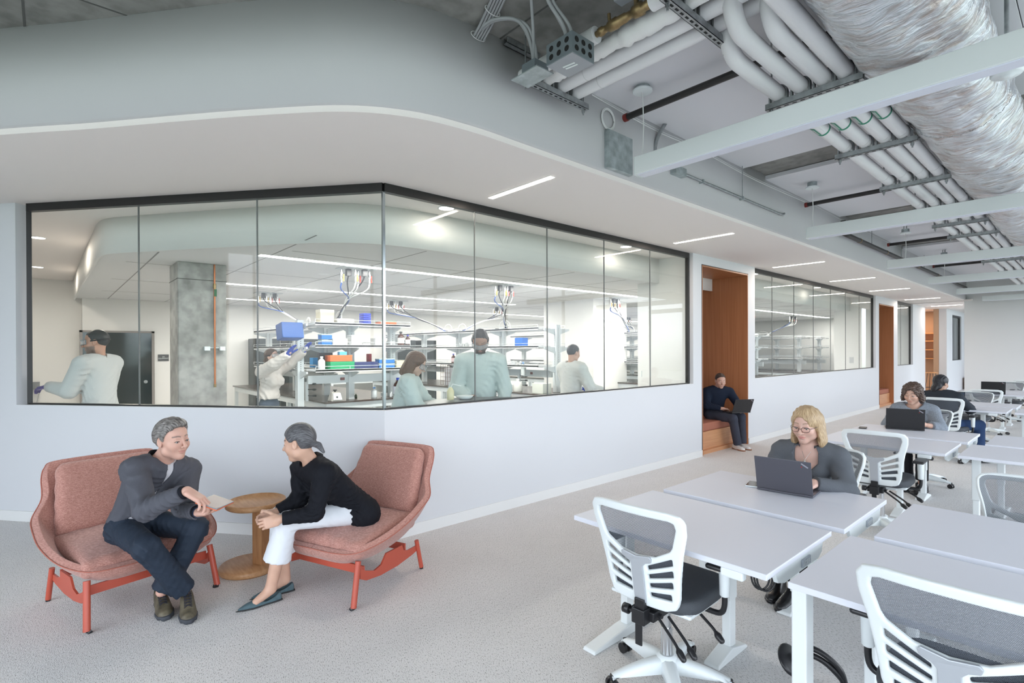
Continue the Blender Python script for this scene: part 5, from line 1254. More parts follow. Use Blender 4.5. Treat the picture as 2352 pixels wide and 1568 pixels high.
MB().box(-3.6, 27.6, .0, -2.9, 28.5, .5) .build('passage_bench', NB)
tag(bpy.data.objects['passage_bench'], 'low wooden bench at the far end of the passage', 'bench')
# ------------------------------------------------------------------ people
def V3(v): return np.array(v, float)
def unit(v): v = V3(v); return v/np.linalg.norm(v)
SKIN = mat_vcol('skin', .5); 
b_ = SKIN.node_tree.nodes['Principled BSDF']; b_.inputs['Subsurface Weight'].default_value = .08; b_.inputs['Subsurface Radius'].default_value = (.02, .008, .004)

def hair_mat(c1, c2):
    k = 'hair_'+'_'.join('%02x' % int(q*255) for q in c1+c2)
    if k in MATS: return MATS[k]
    m = bpy.data.materials.new(k); m.use_nodes = True; N = m.node_tree.nodes; L = m.node_tree.links; b = N['Principled BSDF']; b.inputs['Roughness'].default_value = .42; b.inputs['Specular IOR Level'].default_value = .35
    a = N.new('ShaderNodeAttribute'); a.attribute_name = 'strand'; n = N.new('ShaderNodeTexNoise'); n.inputs['Scale'].default_value = 330; n.inputs['Detail'].default_value = 3; n.inputs['Roughness'].default_value = .6; L.new(a.outputs['Vector'], n.inputs['Vector'])
    r = N.new('ShaderNodeValToRGB'); r.color_ramp.elements[0].position = .36; r.color_ramp.elements[0].color = (*c1, 1); r.color_ramp.elements[1].position = .66; r.color_ramp.elements[1].color = (*c2, 1)
    L.new(n.outputs['Fac'], r.inputs[0]); L.new(r.outputs[0], b.inputs['Base Color']); bp = N.new('ShaderNodeBump'); bp.inputs['Strength'].default_value = .7; bp.inputs['Distance'].default_value = .003
    L.new(n.outputs['Fac'], bp.inputs['Height']); L.new(bp.outputs[0], b.inputs['Normal']); MATS[k] = m; return m
def head_sd(q, fem, smile=0):
    ql = q.copy(); ql[:, 2] = q[:, 2]-smile*q[:, 0]**2
    ax = np.abs(q[:, 0]); m = q.copy(); m[:, 0] = ax
    d = ell2(q, (0, -.012, .035), (.075, .094, .088))
    d = smin(d, ell2(q, (0, .020, -.032), (.058 if fem else .061, .068, .078)), .03)
    d = smin(d, ell2(q, (0, .060, -.090), (.024, .024, .021)), .025)
    d = smin(d, sph(m, (.036, .056, -.022), .026), .02)
    d = smin(d, sph(m, (.044 if fem else .048, .008, -.062), .020), .03)
    d = smin(d, rc(m, (0, .078, .026), (.032, .070, .030), .011, .010), .012)
    d = smax(d, -sph(m, (.031, .099, .008), .017), .010)
    d = smin(d, rc(m, (.021, .0775, .0125), (.041, .0745, .0115), .0062, .0058), .003); d = smin(d, rc(m, (.022, .079, -.0075), (.040, .075, -.0070), .0045, .0045), .004)
    d = smin(d, rc(q, (0, .084, .018), (0, .108, -.020), .006, .0095), .008)
    d = smin(d, sph(q, (0, .109, -.023), .0105), .005)
    d = smin(d, sph(m, (.012, .097, -.027), .0072), .006)
    d = smin(d, ell2(ql, (0, .0835, -.0515), (.021, .011, .0048)), .005)
    d = smin(d, ell2(ql, (0, .082, -.0620), (.018, .011, .0056)), .005)
    d = smax(d, -ell2(ql, (0, .096, -.0565), (.022, .008, .0016)), .003)
    e_ = (m-_a((.077, -.006, -.004))) @ rot('X', .2); d = smin(d, ell2(e_, (0, 0, 0), (.008, .018, .030)), .006)
    d = smax(d, -ell2(e_, (.009, .002, .002), (.006, .010, .018)), .004)
    return d
def hand_ops(J, side, wr, h):
    """list of (a,b,ra,rb,k) and palm frame for one hand"""
    d = unit(h['d']); n = V3(h['n']); n = unit(n-d*(n @ d)); t = np.cross(n, d)*(-1 if side == 'R' else 1)
    ops = []; W_ = V3(wr); s = h.get('s', 1.0)
    base = [(.030, .088, .070), (.010, .093, .078), (-.010, .090, .073), (-.029, .082, .058)]
    curls = h.get('curl', (.45, .5, .55, .6)); spread = h.get('spread', .05)
    for i, (bt, bd, L_) in enumerate(base):
        p = W_+(d*bd+t*bt)*s; f0 = unit(d+t*spread*(1.5-i)); th = curls[i]*.55; r = [.0092, .0084, .0078, .0070]
        if i == 3: r = [x*.88 for x in r]
        for k, fr in enumerate((.46, .30, .24)):
            dr = f0*math.cos(th)+n*math.sin(th); q = p+dr*L_*fr*s; ops.append((p, q, r[k]*s, r[k+1]*s, .004)); p = q; th += curls[i]*(1.0 if k == 0 else .8)
    p = W_+(d*.022+t*.026+n*.004)*s; dr = unit(t*.75+d*.62+n*h.get('th', .25)); r = [.0145, .0115, .0100, .0085]
    for k, L_ in enumerate((.042, .033, .026)):
        q = p+dr*L_*s; ops.append((p, q, r[k]*s, r[k+1]*s, .006)); p = q; dr = unit(dr+d*.35+n*.12)
    return ops, (W_+d*.050*s, np.stack([t, d, n], 1).astype(np.float32), s)

def hair_sd(q, style):
    x, y, z = q[:, 0], q[:, 1], q[:, 2]; ax = np.abs(x); m = q.copy(); m[:, 0] = ax
    if style in ('short', 'crop', 'pony', 'bun'):
        g = {'short': .010, 'crop': .004, 'pony': .009, 'bun': .009}[style]
        d = ell2(q, (0, -.014, .037), (.074+g, .094+g, .087+g))
        if style == 'short': d = smin(d, ell2(q, (.008, .026, .104), (.056, .060, .030)), .03); d = smin(d, ell2(q, (.0, -.07, .02), (.066, .042, .072)), .02)
        if style in ('short', 'crop'): hl = np.interp(y, (-.13, -.06, -.030, -.022, -.004, .002, .016, .030, .050, .072, .11), (-.062, -.056, -.035, .022, .022, -.004, .002, .050, .072, .098, .100))
        else: hl = np.interp(y, (-.13, -.06, -.03, -.024, .010, .030, .055, .075, .11), (-.075, -.062, -.04, .024, .020, .016, .055, .082, .088))
        d = smax(d, hl-z+(.003*np.sin(x*210+y*130)+.002*np.sin(x*90-z*160))*(1 if style in ('short', 'crop') else .6), .006)
        if style == 'pony':
            d = smin(d, rc(q, (0, -.095, -.02), (0, -.125, -.035), .022, .018), .01); d = smin(d, rc(q, (0, -.125, -.035), (.0, -.150, -.085), .020, .010), .01)
        if style == 'bun': d = smin(d, ell2(q, (0, -.115, -.035), (.036, .030, .034)), .01); d = smin(d, ell2(q, (0, -.06, -.03), (.075, .06, .055)), .02)
        d = smax(d, -ell2(m, (.078, -.005, -.006), (.014, .022, .030)), .004)
        am = .0035 if style == 'short' else (.0018 if style == 'crop' else .0016)
    elif style == 'low':      # black hair gathered low, seen from behind
        d = ell2(q, (0, -.014, .037), (.086, .106, .098)); d = smin(d, ell2(q, (0, -.06, -.06), (.066, .055, .06)), .03); d = smin(d, ell2(q, (.0, -.10, -.10), (.045, .034, .055)), .02)
        d = smax(d, np.interp(y, (-.13, .0, .02, .05, .08, .11), (-.2, -.2, -.03, .05, .07, .075))-z, .008); am = .002
    else:
        bob = style == 'bob'; L_ = -.150 if bob else -.085; g = .009 if bob else .020
        d = ell2(q, (0, -.016, .040), (.076+g, .096+g, .086+g*.8))
        sd_ = rcs(m, (.072, -.036, .015), (.086, -.030, L_+.045), .056, .054, (1, 0, 0), .42) if bob else rcs(m, (.074, -.012, .05), (.092, -.010, L_+.035), .034, .046, (1, 0, 0), .60)
        d = smin(d, sd_, .02)
        d = smin(d, rcs(q, (0, -.070, .02), (0, -.072, L_+.04), .076, .078, (0, 1, 0), .62), .03)
        fx = x-(.010 if bob else -.006)
        face = ell2(np.stack([fx, y, z], 1), (0, .112, -.030), (.066, .100, .117)); d = smax(d, -face, .010)
        d = smax(d, -ell2(q, (0, .05, -.16), (.060, .10, .10)), .01)
        d = smax(d, L_-.02-z, .02)
        am = .0022 if style == 'bob' else .006
    st = np.sin(x*230+np.sin(z*34)*2.2+y*60)*np.cos(z*14+x*30)
    if style == 'curly': st = np.sin(x*120+np.sin(z*70)*2)*np.sin(z*120+np.sin(y*80)*2)*np.sin(y*110+2)*1.6
    if style == 'short': st = np.sin(x*150+y*55+np.sin(y*60)*1.2)*.8+.3*np.sin(x*310+z*90)
    return d-am*st

def wrinkle(p, a, f=38.0, seed=0):
    x, y, z = p[:, 0], p[:, 1], p[:, 2]
    w = 1-2*np.abs(np.sin(f*.5*(x*.7+z*.9+y*.25)+2.2*np.sin(f*.16*(y-z*.6)+seed)+1.3*np.sin(f*.13*x+seed*2)))
    g = .5+.5*np.sin(f*.22*(y*1.1-x*.5)+seed)
    w2 = np.sin(f*1.1*(y-z*.5+x*.3)+2*np.sin(f*.25*x+seed))
    return 1.9*a*(w*g+.22*w2)

def shoe(name, parent, an, to, material, sole_m, L_=.27, kind='boot', sc=1.0, pitch=0.0, roll=0.0, laces=None):
    """an: point on the floor under the ankle; to: toe direction"""
    fw = unit((to[0], to[1], 0)); R_ = frame(y=fw, z=(0, 0, 1)) @ rot('Y', roll) @ rot('X', pitch); c = V3(an); s = sc
    top = {'boot': .125, 'sneaker': .085, 'flat': .055, 'oxford': .11}[kind]
    def up(p):
        q = loc(p, c, R_, s); y = q[:, 1]
        w = np.interp(y, (-.07, -.03, .05, .12, .17, .21), (.030, .036, .040, .046, .040, .012)) if kind != 'flat' else np.interp(y, (-.07, -.03, .05, .11, .17, .205), (.028, .034, .036, .038, .022, .006))
        hgt = np.interp(y, (-.07, -.03, .02, .07, .13, .18, .21), (top, top, top, top*.78, .060, .048, .022)) if kind != 'flat' else np.interp(y, (-.07, -.03, .03, .08, .14, .20), (.058, .048, .030, .046, .036, .016))
        d = np.sqrt((np.abs(q[:, 0])/w)**3+(np.maximum(q[:, 2], 0)/hgt)**3)**(1/3.) -1; d = d*np.minimum(w, hgt)*.7
        d = smax(d, .010-q[:, 2], .004); d = smax(d, np.maximum(-.075-y, y-.206), .012)
        if kind == 'flat':
            d = smax(d, -ell2(q, (0, .022, .055), (.030, .075, .040)), .004)
        elif kind != 'flat': d = smax(d, -rc(q, (0, -.015, .09), (0, -.03, .25), .030, .036), .006)
        return d*s*.8
    lo = c-np.array([.24, .24, .03]); hi = c+np.array([.24, .24, .20])
    o = sdf_obj(name, [(up, lo, hi, .0045)], material, parent, local=True)
    def so(p):
        q = loc(p, c, R_, s); y = q[:, 1]
        w = np.interp(y, (-.075, -.04, .04, .11, .17, .215), (.030, .037, .034, .049, .043, .014)) if kind != 'flat' else np.interp(y, (-.07, -.03, .05, .11, .17, .205), (.030, .035, .033, .037, .020, .003))
        th = .026 if kind == 'boot' else (.022 if kind in ('sneaker', 'oxford') else .010)
        d = smax(smax(np.abs(q[:, 0])-w-.001, np.maximum(-.080-y, y-.215), .01), np.abs(q[:, 2]-th/2)-th/2, .004)
        if kind == 'boot': d = d+.003*(np.sin(y*210) > .3)*(q[:, 2] < .012)
        return d*.8
    s2 = sdf_obj('sole', [(so, lo, hi, .005)], sole_m, o, local=True)
    if laces is not None:
        m = MB(); 
        for k in range(6):
            y = .035+.017*k; z = np.interp(y, (.02, .07, .13), (top*.98, top*.80, .064))+.004; w = .020
            for a, b in (((-w, y, z), (w, y+.012, z-.006)), ((w, y, z), (-w, y+.012, z-.006))):
                P = [tuple(c+R_ @ (np.array((a[0]*(1-u)+b[0]*u, a[1]*(1-u)+b[1]*u, a[2]*(1-u)+b[2]*u+.008*math.sin(PI*u)))*s)) for u in (0, .33, .66, 1)]
                m.tube(P, .0028, 6)
        m.build('laces', laces, o, local=True)
    return o

def person(label, J, hf, hu, sp):
    """J: joints; hf/hu: face and up directions; sp: clothing and looks"""
    J = {k: V3(v) for k, v in J.items()}; fem = sp.get('fem', False); hs = sp.get('hs', 1.03); cr = sp.get('res', 1.0)
    U = unit(J['neck']-J['pel']); Rr = unit(J['shR']-J['shL']); F_ = unit(np.cross(U, Rr)); 
    HR = frame(y=unit(hf), z=V3(hu)); HC = J['head']; skin = V3(sp.get('skin', (.60, .36, .27)))
    chest = J['pel']*.32+J['neck']*.68; mid = J['pel']*.62+J['neck']*.38
    wf = sp.get('build', 1.0)
    def torso(p, infl):
        d = rcs(p, J['pel'], mid, (.150+infl)*wf, (.138+infl)*wf, F_, .74)
        d = smin(d, rcs(p, mid, chest, (.138+infl)*wf, (.158+infl)*wf, F_, .68), .03)
        d = smin(d, rc(p, J['shR'], J['shL'], .060+infl, .060+infl), .07)
        d = smin(d, rc(p, J['neck']-U*.01, J['shR']*.6+J['neck']*.4, .045+infl, .05+infl), .05)
        d = smin(d, rc(p, J['neck']-U*.01, J['shL']*.6+J['neck']*.4, .045+infl, .05+infl), .05)
        if fem:
            for s in (-1, 1): d = smin(d, sph(p, chest+F_*.085+Rr*.072*s-U*.03, .058+infl), .05)
        return d
    hrad = .165*hs if not sp['top'].get('v') else .31
    hands = {}
    for S in 'RL':
        if 'hand'+S in sp: hands[S] = hand_ops(J, S, J['wr'+S], sp['hand'+S])
    skullbase = HC+HR @ np.array([0, -.018, -.050])*hs
    def neckfn(p): return rc(p, J['neck']-U*.02, skullbase, .057 if not fem else .050, .054 if not fem else .047)
    def arms(p):
        d = None
        for S in 'RL':
            a = smin(rc(p, J['sh'+S], J['el'+S], .046, .038), rc(p, J['el'+S], J['wr'+S], .038, .026 if not fem else .023), .02); d = a if d is None else np.minimum(d, a)
        return d
    def handfn(p):
        d = np.full(len(p), 9., np.float32)
        for S, (ops, (pc, PR, s)) in hands.items():
            h = rbox((p-_a(pc)) @ PR, (.040*s, .046*s, .0135*s), .013*s)
            h = smin(h, rc(p, J['wr'+S], J['wr'+S]+(V3(pc)-J['wr'+S])*.5, .025, .026), .018)
            h = smin(h, rc(p, J['wr'+S]-unit(J['wr'+S]-J['el'+S])*.10, J['wr'+S], .030, .025), .01)
            for a, b, ra, rb, k in ops: h = smin(h, rc(p, a, b, ra, rb), k)
            d = np.minimum(d, h)
        return d
    def legs(p):
        d = None
        for S in 'RL':
            a = smin(rc(p, J['hip'+S], J['kn'+S], .075, .052), rc(p, J['kn'+S], J['an'+S], .052, .036), .02)
            if 'foot'+S in J: a = smin(a, rc(p, J['an'+S]-V3((0, 0, .02)), J['foot'+S], .034, .024), .02)
            d = a if d is None else np.minimum(d, a)
        return d
    ctr = {S: J['wr'+S]+unit(sp['hand'+S]['d'])*.08 for S in hands}
    def cut_parts(p):
        c = sph(p, HC+(skullbase-HC)*.4, hrad)
        for S in hands: c = np.minimum(c, sph(p, ctr[S], .125))
        return c
    def body(p):
        d = smin(torso(p, -.016), neckfn(p), .03); d = smin(d, arms(p), .02); d = smin(d, legs(p), .03); return np.maximum(d, -cut_parts(p)-.004)
    def headfn(p):
        q = loc(p, HC, HR, hs); d = head_sd(q, fem, sp.get('smile', 0))*hs; d = smin(d, neckfn(p), .022); d = smin(d, torso(p, -.016), .03)
        return np.maximum(d, sph(p, HC+(skullbase-HC)*.4, hrad))
    regs = []
    pts = np.array([v for k, v in J.items()]); lo = pts.min(0)-.22; hi = pts.max(0)+.22; lo[2] = max(lo[2], -.02)
    regs.append((body, lo, hi, (.012 if not sp['top'].get('v') else .007)*cr)); c = HC+(skullbase-HC)*.4; r = hrad+.01
    regs.append((headfn, c-r, c+r, .0036*cr))
    for S in hands:
        def hfn(p, S=S): return np.maximum(np.minimum(handfn(p), 9), sph(p, ctr[S], .125))
        regs.append((hfn, ctr[S]-.135, ctr[S]+.135, .0034*cr))
    lip = V3(sp.get('lip', (.50, .20, .17))); brow = V3(sp.get('brow', (.12, .08, .06))); beard = sp.get('beard')
    def col(v):
        q = loc(v.astype(np.float32), HC, HR, hs); ax = np.abs(q[:, 0]); n_ = len(v)
        c = np.tile(skin, (n_, 1)); c *= (1+.04*np.sin(v[:, :1]*90)*np.sin(v[:, 1:2]*80+v[:, 2:3]*70))
        def blend(mask, cc): nonlocal c; c = c*(1-mask[:, None])+V3(cc)*mask[:, None]
        if beard is not None:
            m_ = np.clip((-.028-q[:, 2])/.012, 0, 1)*(q[:, 1] > .0)*(q[:, 2] > -.13)*np.clip((.09-ax)/.01, 0, 1)*(np.abs(q[:, 0]) < .09); blend(m_*beard[3], beard[:3])
        ch = .6*np.exp(-(((ax-.042)/.020)**2+((q[:, 2]+.022)/.018)**2+((q[:, 1]-.07)/.05)**2)); blend(ch*.28, skin*np.array([1.12, .72, .66]))
        lm = np.clip(1.25-np.sqrt((q[:, 0]/.0205)**2+((q[:, 2]-sp.get('smile', 0)*q[:, 0]**2+.0568)/.0085)**2), 0, .25)*4*(q[:, 1] > .074); blend(lm*.55, lip)
        bz = .034+.004*np.sin((ax-.012)/.036*PI); bm = np.clip(1-np.abs(q[:, 2]-bz)/.0055, 0, 1)*(ax > .012)*(ax < .050)*(q[:, 1] > .05); blend(np.clip(bm*1.5, 0, 1)*.8, brow)
        em = np.clip(1.3-np.sqrt(((ax-.031)/.0135)**2+((q[:, 2]-.004)/.0042)**2), 0, .3)*3.3*(q[:, 1] > .06); blend(em*.35, (.25, .14, .11))
        return np.clip(c, 0, 1)
    o = sdf_obj('person', regs, SKIN, None, colfn=col)
    tag(o, label, 'person')
    # eyes
    if sp.get('eyes', True):
        for s in (-1, 1):
            e_ = MB(); ec = HC+HR @ (np.array([s*.031, .0728, .0040])*hs); e_.sphere(tuple(ec), .0112*hs, 8); e_.build('eye', mat('eye_white', (.42, .37, .34), .3), o)
            g = unit(HR @ np.array([0, 1, sp.get('gaze', -.35)])); ic = ec+g*.0066*hs; e2 = MB(); e2.sphere(tuple(ic), .0056*hs, 6); e2.build('iris', mat('iris_dark', (.03, .02, .015), .15), o)
    if sp.get('eyes', True) and cr < 1.4:
        for s in (-1, 1):
            P = [tuple(HC+HR @ (np.array([s*x_, y_, z_])*hs)) for x_, y_, z_ in ((.018, .0835, .0040), (.023, .0848, .0078), (.031, .0843, .0090), (.039, .0815, .0078), (.045, .0775, .0045))]
            MB().tube(catmull(P, 4), .0011*hs, 5).build('eyelashes', mat('lash_dark', (.03, .02, .015), .6), o)
    # hair
    hc = sp.get('hair', ('short', (.1, .08, .07), (.2, .17, .15)))
    def hfn2(p): return hair_sd(loc(p, HC, HR, hs), hc[0])*hs*.75
    hm = hair_mat(hc[1], hc[2]); rr_ = .20*hs
    ho = sdf_obj('hair', [(hfn2, HC-rr_, HC+rr_, .0034*cr)], hm, o)
    vv = np.zeros(len(ho.data.vertices)*3, dtype=np.float32); ho.data.vertices.foreach_get('co', vv); q = loc(vv.reshape(-1, 3), HC, HR, hs)
    if hc[0] in ('bob', 'curly', 'low'): st_ = np.stack([np.arctan2(np.abs(q[:, 0])+.01, q[:, 1]+.03)*.10+.3*np.sign(q[:, 0]), q[:, 2]*.10, q[:, 1]*.03], 1)
    else: st_ = np.stack([np.arctan2(q[:, 0], q[:, 2]+.02)*.09+.15*q[:, 1], q[:, 1]*.10-q[:, 2]*.05, q[:, 2]*.03], 1)
    at_ = ho.data.attributes.new('strand', 'FLOAT_VECTOR', 'POINT'); at_.data.foreach_set('vector', st_.astype(np.float32).ravel())
    # top
    tp = sp['top']; tin = tp.get('infl', .012); col_r = tp.get('neck', .070); wa = tp.get('wr', .004); cuffcut = tp.get('cuff', .03); vneck = tp.get('v', 0)
    def topfn(p):
        d = torso(p, tin)
        if tp.get('hem', .07) > .14: d = smin(d, rcs(p, J['hipR']+(J['hipR']-J['hipL'])*.1, J['hipL']-(J['hipR']-J['hipL'])*.1, .132*wf, .132*wf, F_, .95), .05)
        if tp.get('skirt'):
            sk = V3(tp['skirt']); d = smin(d, rcs(p, J['pel'], sk, .175*wf, .20*wf, F_, .72), .05)
        hem = J['pel']-U*tp.get('hem', .07)
        if not tp.get('skirt'): d = smax(d, (hem-p) @ U.astype(np.float32) if False else -((p-_a(hem)) @ U.astype(np.float32)), .012)
        else: d = smax(d, V3(tp['skirt'])[2]-p[:, 2], .01)
        for S in 'RL':
            w_ = J['wr'+S]+unit(J['el'+S]-J['wr'+S])*cuffcut
            a = rc(p, J['sh'+S], J['el'+S], .060+tin, tp.get('ra', .050)+tin)
            b = rc(p, J['el'+S], w_, tp.get('ra', .050)+tin, tp.get('rw', .036)+tin*.6)
            b = np.maximum(b, ((p-_a(w_)) @ unit(J['wr'+S]-J['el'+S]).astype(np.float32))-.004)
            d = smin(d, smin(a, b, .03), tp.get('ka', .022))
        near = np.full(len(p), .35, np.float32)
        for S in 'RL':
            near = np.maximum(near, np.exp(-(sph(p, J['el'+S], 0)/.11)**2)); near = np.maximum(near, .9*np.exp(-(sph(p, J['sh'+S]-U*.08, 0)/.10)**2))
        near = np.maximum(near, .8*np.exp(-(((p-_a(J['pel']+U*.08)) @ U.astype(np.float32))/.09)**2))
        d = d-wrinkle(p, wa, tp.get('wf', 38)*4.2, tp.get('seed', 1))*near
        nb = J['neck']-U*.03
        d = smax(d, -rc(p, nb, skullbase+U*.15, col_r, col_r+.02), .008)
        d = smax(d, -sph(p, HC, .105*hs), .008)
        if vneck:
            q = p-_a(J['neck']+F_*.05); h_ = q @ U.astype(np.float32); w = np.abs(q @ Rr.astype(np.float32)); f2 = q @ F_.astype(np.float32)
            wed = np.maximum(w-np.clip((h_+vneck)*tp.get('vw', .62), -1, .075), -f2-.02); d = smax(d, -wed*.8, .006)
        if tp.get('open'):
            q = p-_a(J['neck']); h_ = q @ U.astype(np.float32); w = np.abs(q @ Rr.astype(np.float32)-tp.get('ox', 0)); f2 = q @ F_.astype(np.float32)
            wed = np.maximum(w-(.022-.02*np.sin(np.clip((h_+.25)/.25, 0, 1)*PI)+np.clip(-h_-.32, 0, .2)*.45), -f2+.02); d = smax(d, -wed*.8, .005)
        return d*.85
    sdf_obj(tp['name'], [(topfn, lo, hi, tp.get('h', .008)*cr)], tp['mat'], o)
    if tp.get('inner'):
        def inn(p):
            d = torso(p, tin-.014); d = smax(d, -((p-_a(J['pel']-U*.06)) @ U.astype(np.float32)), .01); d = smax(d, -rc(p, J['neck']-U*.02, skullbase+U*.15, .062, .08), .006); return d-wrinkle(p, .002, 30)
        sdf_obj('tshirt', [(inn, lo, hi, .009*cr)], tp['inner'], o)
    if tp.get('rib'):
        for S in 'RL':
            w_ = J['wr'+S]; ax_ = unit(J['el'+S]-w_); MB().tube([tuple(w_+ax_*.012), tuple(w_+ax_*.016), tuple(w_+ax_*.055), tuple(w_+ax_*.06)], [.034, .038, .041, .038], 20).build('cuff', tp['rib'], o)
        nb = J['neck']; G = []
        for a in np.linspace(.55, 2*PI-.55, 30):
            dr = F_*math.cos(a)*.078+Rr*math.sin(a)*.082; dd = unit(dr)
            G.append([tuple(nb+dr*1.08-U*.035+F_*.0), tuple(nb+dr*1.05+U*.0), tuple(nb+dr*.98+U*.035+dd*.002), tuple(nb+dr*.92+U*.033), tuple(nb+dr*.94-U*.03)])
        MB().grid(G).build('collar', tp['rib'], o)
        def hb(p):
            d = torso(p, tin+.004); h_ = (p-_a(J['pel']-U*(tp.get('hem', .07)))) @ U.astype(np.float32); return smax(d, np.abs(h_-.006)-.022, .006)
        sdf_obj('waistband', [(hb, lo, hi, .009*cr)], tp['rib'], o)
    if tp.get('collar'):
        nb = J['neck']
        for sgn in (-1, 1):
            G = []
            for a in np.linspace(.75, PI, 12):
                dr = F_*math.cos(a)*.070+Rr*math.sin(a)*.070*sgn; w = tp['collar'][1] if a < 1.2 else tp['collar'][2]
                G.append([tuple(nb+dr*.92-U*.01), tuple(nb+dr*.95+U*.022), tuple(nb+dr*(1.12+w*.4)+U*.020), tuple(nb+dr*(1.2+w)-U*(.005+.02*w))])
            MB().grid(G, flip=sgn > 0).build('collar', tp['collar'][0], o, solid=.003, offset=0)
    # bottoms
    bt = sp['bot']; ha = bt.get('hem', .92); rw = bt.get('rw', .062)
    def botfn(p):
        hc_ = (J['hipR']+J['hipL'])/2
        d = rcs(p, J['hipR'], J['hipL'], .102*wf, .102*wf, F_, .92); d = smin(d, rcs(p, hc_, hc_+U*.08, .140*wf, .140*wf, F_, .76), .04)
        d = smax(d, ((p-_a(hc_+U*.13)) @ U.astype(np.float32)), .01)
        for S in 'RL':
            k_ = J['kn'+S]; he = k_*(1-ha)+J['an'+S]*ha
            a = rc(p, J['hip'+S], k_, .090*wf, .070*wf); b = rc(p, k_, he, .070*wf, rw); b = np.maximum(b, ((p-_a(he)) @ unit(J['an'+S]-k_).astype(np.float32)))
            d = smin(d, smin(a, b, .03), .03)
        nk_ = np.maximum(.4, np.exp(-(np.minimum(sph(p, J['knR'], 0), sph(p, J['knL'], 0))/.13)**2)); nk_ = np.maximum(nk_, np.exp(-(np.minimum(sph(p, J['hipR'], 0), sph(p, J['hipL'], 0))/.15)**2)); return (d-wrinkle(p, bt.get('wr', .004), 120, 3)*nk_)*.85
    if bt.get('mat') is not None: sdf_obj('trousers', [(botfn, lo, hi, bt.get('h', .009)*cr)], bt['mat'], o)
    return o, dict(HC=HC, HR=HR, hs=hs, U=U, R=Rr, F=F_, J=J)

def glasses(o, K, fr, lens_w=.024, h=.016, th=.0017):
    HC, HR, hs = K['HC'], K['HR'], K['hs']; W2 = lambda x, y, z: tuple(HC+HR @ (np.array([x, y, z])*hs)); m = MB()
    for s in (-1, 1):
        m.tube([W2(s*.033+lens_w*math.copysign(abs(math.cos(a))**.7, math.cos(a)), .104-.010*abs(math.cos(a))*(1 if math.cos(a)*s > 0 else 0), .002+h*math.copysign(abs(math.sin(a))**.8, math.sin(a))) for a in np.linspace(0, 2*PI, 25)[:-1]], th, 6, closed=True)
        m.tube([W2(s*.058, .094, .008), W2(s*.074, .06, .006), W2(s*.080, .0, .004), W2(s*.078, -.02, -.008)], th, 6)
    m.tube([W2(-.009, .104, .006), W2(0, .107, .008), W2(.009, .104, .006)], th, 6); m.build('glasses', fr, o)
def goggles(o, K):
    HC, HR, hs = K['HC'], K['HR'], K['hs']; W2 = lambda x, y, z: tuple(HC+HR @ (np.array([x, y, z])*hs))
    G = [[W2(.080*math.sin(a), .030+.086*math.cos(a), z) for a in np.linspace(-1.25, 1.25, 18)] for z in (-.012, .010, .032)]
    gm = mat('goggle_lens', (.55, .62, .66), .1, spec=.8); gm.node_tree.nodes['Principled BSDF'].inputs['Alpha'].default_value = .38
    MB().grid(G).build('goggles', gm, o)
    MB().tube(G[0]+G[2][::-1], .0035, 6, closed=True).build('goggle_frame', mat('goggle_frame', (.16, .18, .20), .4), o)
    MB().tube([W2(.082*math.sin(a), -.012+.098*math.cos(a), .012+.012*(1-math.cos(a))*.5) for a in np.linspace(1.2, 2*PI-1.2, 26)], .007, 6).build('goggle_strap', BPLAS, o)

def cloth(name, c, rough=.85, bump=(120, .15), noise=None): return mat(name, c, rough, bump=bump, noise=noise, spec=.2)
GREYJ = cloth('jacket_grey', (.085, .088, .105), .75); RIB = cloth('rib_black', (.010, .011, .016)); NAVYT = cloth('navy_trousers', (.022, .032, .050), .7); TEE = cloth('white_tee', (.60, .60, .63))
BLK = cloth('black_linen', (.008, .009, .013), .8); WHTR = cloth('white_denim', (.70, .73, .77), .8)
HT = lambda d, n, curl=(.45, .5, .55, .6), **k: dict(d=d, n=n, curl=curl, **k)
# --- man in the left armchair, tapping a tablet
J = dict(pel=(-4.25, .42, .53), neck=(-4.02, .53, .945), head=(-3.935, .585, 1.085), shR=(-3.915, .385, .93), shL=(-4.075, .695, .855), elR=(-3.67, .41, .735), wrR=(-3.475, .585, .850), elL=(-3.86, .635, .665), wrL=(-3.585, .662, .688),
         hipR=(-4.20, .35, .50), hipL=(-4.30, .49, .495), knR=(-3.775, .425, .485), knL=(-3.895, .705, .50), anR=(-3.86, .635, .13), anL=(-3.95, .525, .13))
man, K = person('man with grey hair in a grey jacket, sitting and tapping a tablet', J, (.86, .46, -.10), (.10, .0, 1),
    dict(hs=1.06, smile=10, skin=(.62, .37, .29), hair=('short', (.055, .048, .045), (.33, .31, .29)), brow=(.10, .08, .07), gaze=-.1,
         handR=HT((.58, .62, -.50), (.25, .2, -.9), (.5, .55, .6, .65), th=.4, s=1.08), handL=HT((.80, .42, .12), (-.1, -.1, 1), (.25, .3, .3, .35), th=.5, s=1.05),
         top=dict(name='jacket', mat=GREYJ, infl=.015, wr=.0075, wf=30, ra=.047, open=True, ox=-.01, inner=TEE, rib=RIB, hem=.06, cuff=.03, rw=.040, neck=.074, h=.007), bot=dict(mat=NAVYT, hem=.97, rw=.070, wr=.0055, h=.007)))
BOOT = mat('olive_boot', (.10, .085, .055), .6, noise=(20, .5)); SOLE = mat('boot_sole', (.045, .05, .06), .7); LACE = mat('boot_lace', (.01, .01, .02), .7)
shoe('boot', man, (-3.875, .650, 0), (.95, -.12), BOOT, SOLE, kind='boot', laces=LACE, sc=1.05)
shoe('boot', man, (-4.02, .535, 0), (.86, -.02), BOOT, SOLE, kind='boot', laces=LACE, sc=1.05, roll=.10)
